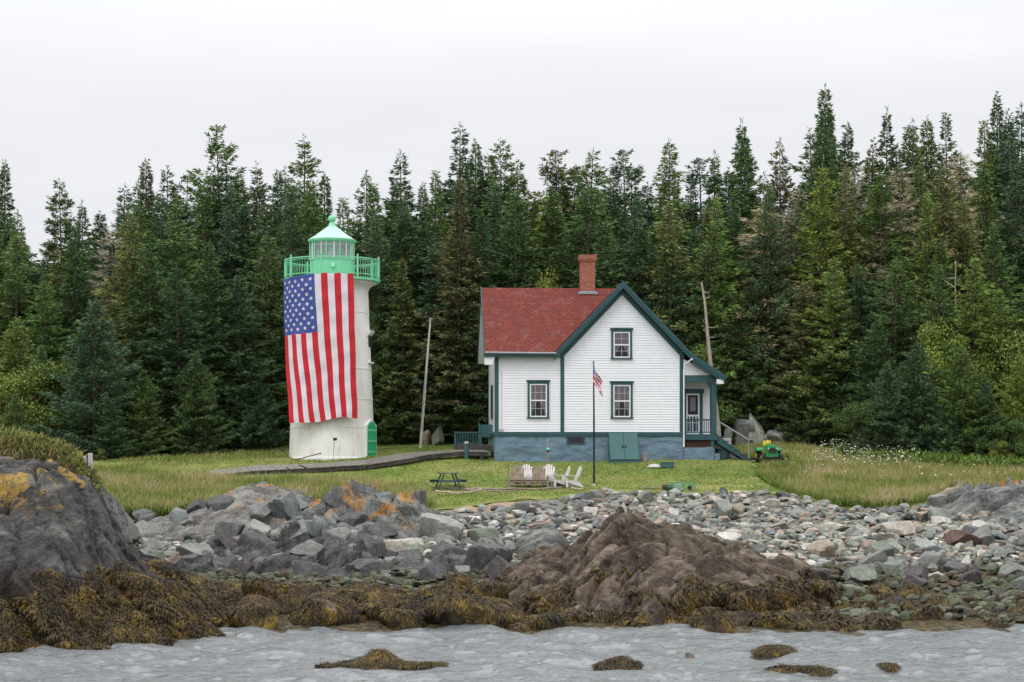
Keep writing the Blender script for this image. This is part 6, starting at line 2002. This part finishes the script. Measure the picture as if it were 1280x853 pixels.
# ------------------------------------------------------------------ garden furniture
def adirondack(name, label, mat, x, y, z, rz, sc=1.0, group='garden chairs by the fire ring', slats=5):
    root = empty(name, (x, y, z), label, 'chair', group, rz)
    root.scale = (sc,) * 3
    b = MB()         # seat: slats sloping back; chair faces -y
    for i_ in range(6):
        t = i_ / 5; b.box((-0.27, -0.30 + 0.095 * i_, 0.36 - 0.10 * t), (0.27, -0.30 + 0.095 * i_ + 0.08, 0.385 - 0.10 * t))
    b.build('seat', mat, root)
    b = MB()         # fan back with a rounded top
    for i_ in range(slats):
        u = (i_ - (slats - 1) / 2) / ((slats - 1) / 2)
        h_ = 1.02 - 0.13 * u * u
        x0, x1 = u * 0.19, u * 0.25
        w_ = 0.088
        P = [(x0 - w_ / 2, 0.19, 0.24), (x0 + w_ / 2, 0.19, 0.24), (x1 + w_ / 2, 0.50, h_), (x1 - w_ / 2 + 0.0, 0.50, h_)]
        b.prism(P, (0, 0.028, 0.008))
    b.box((-0.27, 0.36, 0.56), (0.27, 0.40, 0.62)); b.build('backrest', mat, root)
    for sg_ in (-1, 1):
        b = MB(); b.box((sg_ * 0.36 - 0.075, -0.38, 0.555), (sg_ * 0.36 + 0.075, 0.38, 0.58)); b.build('armrest', mat, root)
        b = MB(); b.box((sg_ * 0.32 - 0.018, -0.33, 0), (sg_ * 0.32 + 0.018, -0.22, 0.553)); b.build('leg', mat, root)
        b = MB(); b.prism([(sg_ * 0.29 - 0.014, -0.31, 0.26), (sg_ * 0.29 - 0.014, -0.31, 0.36), (sg_ * 0.29 - 0.014, 0.34, 0.26), (sg_ * 0.29 - 0.014, 0.62, 0.0), (sg_ * 0.29 - 0.014, 0.50, 0.0)], (0.028, 0, 0)); b.build('side_rail', mat, root)
    b = MB(); b.box((-0.27, -0.335, 0.24), (0.27, -0.31, 0.36)); b.build('apron', mat, root)
    return root
z0 = lambda px, py: gp(px, py)
x, y, z = gp(660, 610.5)
# double seat: two backs, shared seat and table arm
ds = empty('garden_bench', (x, y, z), 'weathered brown double garden seat with two rounded slatted backs', 'bench')
WB = M['brown_wood']
b = MB()
for i_ in range(6): b.box((-0.72, -0.30 + 0.095 * i_, 0.36 - 0.02 * i_), (0.72, -0.22 + 0.095 * i_, 0.385 - 0.02 * i_))
b.build('seat', WB, ds)
for cx_ in (-0.42, 0.42):
    b = MB()
    for i_ in range(6):
        u = (i_ - 2.5) / 2.5; h_ = 1.05 - 0.13 * u ** 2; x0, x1 = cx_ + u * 0.19, cx_ + u * 0.24
        b.prism([(x0 - 0.036, 0.2, 0.25), (x0 + 0.036, 0.2, 0.25), (x1 + 0.04, 0.42, h_), (x1 - 0.04, 0.42, h_)], (0, 0.028, 0.008))
    b.box((cx_ - 0.25, 0.335, 0.60), (cx_ + 0.25, 0.36, 0.66)); b.build('backrest', WB, ds)
for cx_ in (-0.79, 0, 0.79):
    b = MB(); b.box((cx_ - 0.08, -0.36, 0.55), (cx_ + 0.08, 0.33, 0.578)); b.build('armrest', WB, ds)
for cx_ in (-0.77, 0.77):
    for yy in (-0.31, 0.25):
        b = MB(); b.box((cx_ - 0.045, yy - 0.05, -0.02), (cx_ + 0.045, yy + 0.05, 0.548)); b.build('leg', M['grey_wood'], ds)
b = MB()
for i_ in range(2): b.box((-0.72, -0.345, 0.14 + 0.12 * i_), (0.72, -0.315, 0.20 + 0.12 * i_))
b.build('apron', WB, ds)
CH = [(659.5, 606.3, 5, 'white slatted garden chair between the two backs of the brown bench'), (685, 606.3, -8, 'white slatted garden chair just right of the brown bench'),
      (699, 609, -80, 'white garden chair turned sideways, left of the right-hand pair'), (713, 609.5, -74, 'white garden chair turned sideways, right of the right-hand pair')]
c0 = None
for (px, py, rz, lb) in CH:
    x, y, z = gp(px, py)
    if c0 is None:
        c0 = adirondack('garden_chair', lb, M['chair_white'], x, y, z, math.radians(rz)); c = c0
    else:
        c = copy_tree(c0); c.location = (x, y, z); c.rotation_euler = (0, 0, math.radians(rz)); c['label'] = lb
    c.scale = ((0.93,) * 3) if rz > -20 else ((0.95,) * 3)

ds.scale = (1.17, 1, 1.0)
# fire ring of stones in front of the chairs
x, y, z = gp(668, 607.5)
for i_ in range(9):
    a = i_ * 2 * math.pi / 9
    px_ = x + 1.15 * math.cos(a) + 0.3; py_ = y + 0.5 * math.sin(a) + 0.15
    dirw = ['at the left', 'at the back left', 'at the back', 'at the back right', 'at the right', 'at the front right', 'at the front', 'at the front left', 'at the far left']
    pw = ['right end', 'right rear', 'rear right of centre', 'rear left of centre', 'left rear', 'left end', 'left front', 'front centre', 'right front'][i_]
    put_boulder(px_, py_, random.uniform(0.26, 0.4), 0.22, random.choice(['grey', 'dark grey']), f'fire ring stone at the {pw} of the ring by the garden chairs', zb=G(px_, py_), sink=0.1, group='stones of the fire ring')

# picnic table, seen from its end
x, y, z = gp(560, 612)
pt = empty('picnic_table', (x, y, z), 'dark blue picnic table standing end-on on the lawn', 'picnic table', rz=math.radians(8))
b = MB()
for i_ in range(5): b.box((-0.40 + 0.162 * i_, -0.9, 0.72), (-0.40 + 0.162 * i_ + 0.15, 0.9, 0.76))
b.build('tabletop', M['picnic'], pt)
for sg_ in (-1, 1):
    b = MB()
    for q_ in (0, 1): b.box((sg_ * 0.66 - 0.145 + 0.15 * q_, -0.9, 0.42), (sg_ * 0.66 - 0.005 + 0.15 * q_, 0.9, 0.46))
    b.build('bench', M['picnic'], pt)
    for yy in (-0.68, 0.68):
        b = MB(); b.bar((sg_ * 0.26, yy, 0.71), (sg_ * 0.52, yy, -0.02), 0.06, 0.13, up=(0, 1, 0)); b.build('leg', M['picnic'], pt)
for yy in (-0.68, 0.68):
    b = MB(); b.box((-0.78, yy - 0.075, 0.33), (0.78, yy - 0.028, 0.418)); b.build('crossbeam', M['picnic'], pt)

# driftwood lines and plank
def stick(pp, r, label, mat='pale_wood', seed=0, name='driftwood', cat='driftwood'):
    r_ = random.Random(seed); b = MB(); P = []
    for (px, py) in pp:
        x, y, z = gp(px, py); P.append(Vector((x, y, z + r * 0.8)))
    Q = []
    for i_ in range(len(P) - 1):
        for q_ in range(4): Q.append(P[i_].lerp(P[i_ + 1], q_ / 4) + Vector((0, r_.uniform(-.04, .04), r_.uniform(-.02, .03))))
    Q.append(P[-1])
    b.tube(Q, [r * (1 - 0.5 * i_ / len(Q)) for i_ in range(len(Q))], 7)
    tag(b.build(name, M[mat], smooth=True), label, cat, 'driftwood poles laid on the lawn')
stick([(545, 616), (565, 617.5), (583, 618), (597, 614.5), (606, 612.5), (640, 612)], 0.06, 'long pale crooked driftwood pole in front of the picnic table', seed=1)
stick([(582, 614), (610, 613.5), (650, 613.2), (688, 612.5), (703, 610)], 0.07, 'long straight brown pole lying in front of the brown bench', 'brown_wood', seed=2)
stick([(556, 610.5), (575, 612.5), (590, 612.5), (602, 611)], 0.04, 'thin pale crooked driftwood stick beside the picnic table', seed=3)
stick([(606, 614.5), (625, 615.5), (650, 614.8)], 0.045, 'thin grey stick below the straight brown pole', 'grey_wood', seed=4)
stick([(714, 612.5), (722, 613.2), (729, 612.8)], 0.06, 'short pale log left of the flagpole foot', seed=5)
x, y, z = gp(582, 610)
b = MB(); b.tube([(x, y, z - 0.1), (x - 0.22, y + 0.05, z + 0.85)], 0.015, 5); tag(b.build('stick', M['pale_wood']), 'thin stick stuck upright right of the picnic table', 'stick')
x, y, z = gp(635.5, 606)
b = MB(); b.tube([(x, y, z - 0.1), (x, y + 0.05, z + 0.95)], 0.015, 5); tag(b.build('stick', M['rust']), 'thin rusty rod upright at the left end of the brown bench', 'rod')

# green post with white cap, yellow stake, red can
x, y, z = gp(583, 574.5)
po = empty('vent_post', (x, y, z), 'round teal post with a white cap left of the house', 'post')
b = MB(); b.lathe([(0.11, -0.1), (0.11, 0.80)], 16); b.build('post_shaft', M['bulkhead'], po, smooth=True)
b = MB(); b.lathe([(0.125, 0.80), (0.125, 0.86), (0.02, 0.90)], 16); b.build('cap', M['concrete'], po)
x, y, z = gp(575.2, 564.5)
b = MB(); b.tube([(x, y, z - 0.1), (x + 0.02, y, z + 0.55)], 0.022, 6); tag(b.build('stake', M['buoy_yellow']), 'thin yellow stake in the grass left of the teal post', 'stake')
x, y, z = gp(568.5, 566)
rc_ = empty('fuel_can', (x, y - 0.5, z), 'small dark red can in the shade of the boardwalk', 'can')
b = MB(); b.box((-0.11, -0.08, 0), (0.11, 0.08, 0.2)); b.build('can_body', M['buoy_red'], rc_, bevel=0.02)
b = MB(); b.tube([(-0.05, 0, 0.2), (-0.05, 0, 0.26)], 0.025, 6); b.build('spout', M['black'], rc_)

# weather vane post with buoy
x, y, z = gp(685, 593)
wv = empty('vane_post', (x, y, z), 'slender grey post with a red and turquoise buoy and a weather vane', 'weather vane')
def vz(py): return wz(py, y) - z
b = MB(); b.tube([(0, 0, -0.2), (0, 0, vz(565.5))], 0.05, 8); b.build('post', M['grey_wood'], wv)
b = MB(); b.lathe([(0.03, vz(565.5)), (0.085, vz(564)), (0.10, vz(562.8))], 14); by = b.build('buoy', M['buoy_red'], wv, smooth=True)
b = MB(); b.lathe([(0.10, vz(562.8) + .002), (0.105, vz(561.6)), (0.07, vz(560.6)), (0.02, vz(560))], 14); b.build('buoy_top', M['buoy_teal'], by, smooth=True)
b = MB(); b.tube([(0, 0, vz(560.3)), (0, 0, vz(547.5))], 0.016, 6); b.box((-0.16, -0.006, vz(555.6)), (0.16, 0.006, vz(554.9))); b.box((-0.006, -0.16, vz(555.3)), (0.006, 0.16, vz(554.6)))
b.prism([(0.10, -0.005, vz(555.2)), (0.2, -0.005, vz(556.6)), (0.2, -0.005, vz(553.8))], (0, 0.01, 0)); b.prism([(-0.08, -0.005, vz(553)), (0.0, -0.005, vz(553)), (0.03, -0.005, vz(549)), (0.0, -0.005, vz(547.3)), (-0.03, -0.005, vz(549.5))], (0, 0.01, 0))
b.build('vane', M['galv'], wv)

# green wire trap on the lawn edge
x, y, z = gp(852, 612.5)
tp = empty('wire_trap', (x, y, z), 'green wire lobster trap on the lawn edge below the porch', 'lobster trap')
b = MB(); L2, W2, H2 = 0.62, 0.25, 0.34
for sx in np.linspace(-L2, L2, 13):
    b.tube([(sx, -W2, 0), (sx, -W2, H2), (sx, W2, H2), (sx, W2, 0), (sx, -W2, 0)], 0.008, 4, cap=False)
for zz in np.linspace(0, H2, 4):
    for yy in (-W2, W2): b.tube([(-L2, yy, zz), (L2, yy, zz)], 0.010, 4, cap=False)
b.build('wire_frame', M['net_green'], tp)
b = MB(); b.box((-0.30, -0.2, 0.02), (-0.02, 0.2, 0.26)); b.build('bait_box', M['concrete'], tp, bevel=0.03)
b = MB(); b.tube([(0.35, -0.28, 0.10), (0.35, -0.22, 0.10)], 0.10, 12); b.build('wheel', M['rubber'], tp)
x, y, z = gp(834.5, 612)
b = MB(); b.tube([(x - 0.22, y, z + 0.1), (x + 0.24, y + 0.1, z + 0.1)], [0.13, 0.10], 9); tag(b.build('log', M['dark_wood'], bevel=0.0), 'short dark log at the left end of the green wire trap', 'log')
stick([(805, 611), (817, 611.5), (827, 611)], 0.05, 'pale grey stick on the lawn edge left of the dark log', 'grey_wood', seed=9)

# ------------------------------------------------------------------ garden tractor, facing the sea
x, y, z = gp(962, 577)
ta = empty('garden_tractor', (x, y, z), 'green garden tractor with yellow seat parked in the long grass, facing the sea', 'tractor', rz=math.radians(4))
b = MB()
b.prism([(-0.26, -0.75, 0.42), (0.26, -0.75, 0.42), (0.27, -0.75, 0.66), (0.14, -0.74, 0.78), (-0.14, -0.74, 0.78), (-0.27, -0.75, 0.66)], (0, 0.85, 0.10)); b.build('hood', M['tgreen'], ta, bevel=0.03)
b = MB(); b.box((-0.20, -0.775, 0.44), (0.20, -0.755, 0.66)); b.build('grille', M['black'], ta)
for sg_ in (-1, 1):
    b = MB(); b.box((sg_ * 0.20 - 0.05, -0.78, 0.60), (sg_ * 0.20 + 0.05, -0.76, 0.66)); b.build('headlight', M['concrete'], ta)
    b = MB(); b.tube([(sg_ * 0.36, -0.5, 0.18), (sg_ * 0.52, -0.5, 0.18)], 0.19, 16); fw_ = b.build('wheel', M['rubber'], ta)
    b = MB(); b.tube([(sg_ * 0.521, -0.5, 0.18), (sg_ * 0.53, -0.5, 0.18)], 0.10, 12); b.build('rim', M['tyellow'], fw_)
    b = MB(); b.tube([(sg_ * 0.36, 0.45, 0.28), (sg_ * 0.60, 0.45, 0.28)], 0.30, 18); fw_ = b.build('wheel', M['rubber'], ta)
    b = MB(); b.tube([(sg_ * 0.601, 0.45, 0.28), (sg_ * 0.61, 0.45, 0.28)], 0.15, 12); b.build('rim', M['tyellow'], fw_)
    b = MB(); b.prism([(sg_ * 0.30, 0.05, 0.50), (sg_ * 0.30, 0.05, 0.58), (sg_ * 0.30, 0.3, 0.70), (sg_ * 0.30, 0.7, 0.68), (sg_ * 0.30, 0.8, 0.5)], (sg_ * 0.34, 0, 0)); b.build('fender', M['tgreen'], ta, bevel=0.03)
b = MB(); b.box((-0.3, -0.7, 0.22), (0.3, 0.8, 0.42)); b.build('chassis', M['tgreen'], ta)
b = MB(); b.box((-0.2, 0.2, 0.72), (0.2, 0.65, 0.80)); b.box((-0.2, 0.6, 0.80), (0.2, 0.70, 1.04)); b.build('seat', M['tyellow'], ta, bevel=0.04)
b = MB(); b.tube([(0, 0.05, 0.7), (0, 0.12, 0.98)], 0.025, 6)
b.tube([(0.19 * math.cos(a), 0.13 + 0.08 * math.sin(a), 1.0 + 0.17 * math.sin(a)) for a in np.linspace(0, 2 * math.pi, 17)], 0.018, 6, cap=False); b.build('steering_wheel', M['black'], ta)
b = MB(); b.box((-0.72, -0.55, 0.05), (0.72, 0.25, 0.18)); b.build('mower_deck', M['black'], ta, bevel=0.03)
b = MB(); b.box((-0.95, -0.35, 0.05), (-0.74, 0.15, 0.16)); b.build('discharge_chute', M['black'], ta)

# ------------------------------------------------------------------ left shore bits
x, y, z = gp(120, 664, lo=58)
Yb = 60.3
bo = empty('buoy', (wx(124, Yb), Yb - 0.6, wz(660, Yb)), 'blue and yellow pot buoy washed up beside the dark headland', 'buoy')
b = MB(); d_ = Vector((1, 0.2, 0.35)).normalized()
b.tube([d_ * 0.0, d_ * 0.16], [0.085, 0.095], 14); b.build('lower_half', M['buoy_blue'], bo, smooth=True)
b = MB(); b.tube([d_ * 0.161, d_ * 0.26, d_ * 0.31], [0.095, 0.09, 0.045], 14); b.build('upper_half', M['buoy_yellow'], bo, smooth=True)
def driftroot(px, py, sc_, label, seed, mat='snag', lo=58):
    r_ = random.Random(seed); x, y, z = gp(px, py, lo=lo)
    root = empty('driftwood_stump', (x, y, z), label, 'driftwood')
    b = MB()
    b.tube([(-0.5 * sc_, 0, 0.05), (0, 0.05, 0.18 * sc_), (0.45 * sc_, 0, 0.35 * sc_)], [0.10 * sc_, 0.15 * sc_, 0.12 * sc_], 8); b.build('trunk', M[mat], root)
    b = MB()
    for i_ in range(8):
        a = r_.uniform(0, 6.28); L = r_.uniform(0.3, 0.7) * sc_
        p = Vector((0.35 * sc_, 0, 0.3 * sc_)); q = p + Vector((L * 0.4 * math.cos(a) + 0.1, L * 0.3, L * 0.7 * math.sin(a))); q2 = q + Vector((r_.uniform(-.2, .2), 0, r_.uniform(-.1, .25))) * sc_
        b.tube([p, q, q2], [0.07 * sc_, 0.04 * sc_, 0.012 * sc_], 5)
    b.build('roots', M[mat], root)
driftroot(1186, 622, 1.1, 'bleached tangled driftwood stump where the right ledge meets the grass', 1, 'brown_wood')
driftroot(376, 622, 0.7, 'small bleached driftwood root between the domed ledge and the jagged crag', 2, lo=80)
driftroot(215, 626, 0.7, 'small bleached driftwood root in the green hollow at the left', 3)
x, y, z = gp(195, 612)
b = MB(); b.tube([(x - 0.7, y, z + 0.1), (x, y + 0.1, z + 0.25), (x + 0.7, y, z + 0.12)], [0.1, 0.2, 0.1], 8); tag(b.build('log', M['dark_wood'], smooth=True), 'dark rotten log in the green hollow left of the domed ledge', 'log')
Yp = 64.5
for (px, h_, w_, lb) in ((113, 0.42, 0.07, 'short grey-white wooden post on the headland cap, right one of two'), (106, 0.32, 0.05, 'short grey-white wooden post on the headland cap, left one of two')):
    xx = wx(px, Yp); zz = wz(583, Yp)
    b = MB(); b.box((xx - w_, Yp - 0.06, zz - 0.5), (xx + w_, Yp + 0.06, zz + h_)); tag(b.build('wooden_post', M['concrete'], bevel=0.01), lb, 'post', 'posts on the headland cap')

# dark seaweed wrack at the top of the right beach
def wrack():
    r = np.random.default_rng(8); P = []
    for (a, b_, n) in ((1005, 1030, 900), (1150, 1180, 300)):
        for _ in range(n):
            px = r.uniform(a, b_); py = 626 + r.normal(0, 1.4) + (0 if a < 1100 else -3)
            Yq = 88.0 + (630 - py) * 0.25; x = wx(px, Yq); P.append((x, Yq, float(Bz(np.array([x]), np.array([Yq]))[0]) + r.uniform(0.1, 0.3)))
    P = np.array(P); Nn = r.normal(0, 1, P.shape)
    V, q, t = weed_strands(P, Nn, 9, L=(0.1, 0.3), w=(0.02, 0.05))
    tag(mesh_np('beach_wrack', V, [q, t], M['rockweed_dark']), 'dark dried seaweed wrack heaped at the top of the right beach', None, kind='stuff')
wrack()

# ------------------------------------------------------------------ labels for the many: look, then place
ORD = ['', 'second', 'third', 'fourth', 'fifth', 'sixth', 'seventh', 'eighth', 'ninth', 'tenth', 'eleventh', 'twelfth', 'thirteenth', 'fourteenth', 'fifteenth', 'sixteenth', 'seventeenth', 'eighteenth', 'nineteenth', 'twentieth']
def number_groups(items, key, fmt):
    g = {}
    for it in items: g.setdefault(key(it), []).append(it)
    for kk, lst in g.items():
        lst.sort(key=lambda it: it[-1])
        for n, it in enumerate(lst):
            pos = '' if len(lst) == 1 else (', leftmost such' if n == 0 else f', {ORD[n] if n < len(ORD) else "far"} such from left')
            lb_ = fmt(kk, it) + pos
            if len(re.findall(r"[A-Za-z0-9']+", lb_)) > 16: lb_ = lb_.replace(' from left', '')
            it[0]['label'] = lb_
def zone_b(px):
    for lim, s_ in ((215, 'beside the headland gap'), (300, 'under the domed ledge'), (400, 'left of the jagged crag'), (480, 'under the jagged crag'), (545, 'right of the jagged crag'), (600, 'under the picnic table'), (660, 'under the brown bench'), (720, 'under the white chairs'), (770, 'under the flagpole'), (830, 'under the cellar door'), (890, 'under the porch'), (945, 'under the stairs'), (1000, 'under the tractor'), (1060, 'under the daisies left side'), (1120, 'under the daisies right side'), (1180, 'left of the right ledge')):
        if px < lim: return s_
    return 'near the right edge'
def band(py): return 'on top beach' if py < 645 else ('on upper beach' if py < 672 else ('on middle beach' if py < 700 else 'on lower beach'))
items = []
for (o, x, Y_, w, t) in AUTO:
    z = G(x, Y_); px = 640 + x * F / Y_; py = HOR - (z - EYE) * F / Y_
    sz = 'large' if w > 0.85 else ('middling' if w > 0.6 else 'small')
    items.append((o, f'{sz} {t} boulder {band(py)} {zone_b(px)}', px))
number_groups(items, lambda it: it[1], lambda kk, it: kk)
items = []
for (o, x, Y_, w, px) in WR:
    z = G(x, Y_)
    row = 'at waterline' if z < 0.25 else ('in middle row' if z < 0.8 else 'in upper row')
    zn = 'left of the brown mound' if px < 640 else ('before the brown mound' if px < 1040 else 'right of the brown mound')
    if px < 300: zn = 'beside the dark headland'
    elif px < 450: zn = 'under the jagged crag'
    items.append((o, f'{"broad" if w > 1.8 else ("rounded" if w > 1.3 else "small")} rockweed-draped rock {row} {zn}', px))
number_groups(items, lambda it: it[1], lambda kk, it: kk)
def zone_t(px):
    for lim, s_ in ((60, 'at left edge'), (130, 'near left edge'), (200, 'near headland cap'), (280, 'well left of the lighthouse'), (350, 'just left of the lighthouse'), (450, 'behind the lighthouse'), (530, 'right of the lighthouse'), (610, 'by the leaning pole'), (700, 'behind the red roof'), (770, 'by the chimney'), (850, 'behind the gable'), (910, 'behind the porch'), (980, 'above the tractor'), (1040, 'left of the flower patch'), (1110, 'above the flower patch'), (1180, 'right of the flower patch'), (1240, 'near the right edge')):
        if px < lim: return s_
    return 'at the right edge'
items = []
for (root, px, Y_, H, word, colour, layer, lb) in TREES:
    row = {'sky': 'on the skyline', 'mid': 'in middle row', 'back': 'in back row', 'fill': 'just under the skyline', 'front': 'in front row', 'shrub': 'in the undergrowth'}[layer]
    items.append((root, f'{colour} {word} {row} {zone_t(px)}', px))
number_groups(items, lambda it: it[1], lambda kk, it: kk)
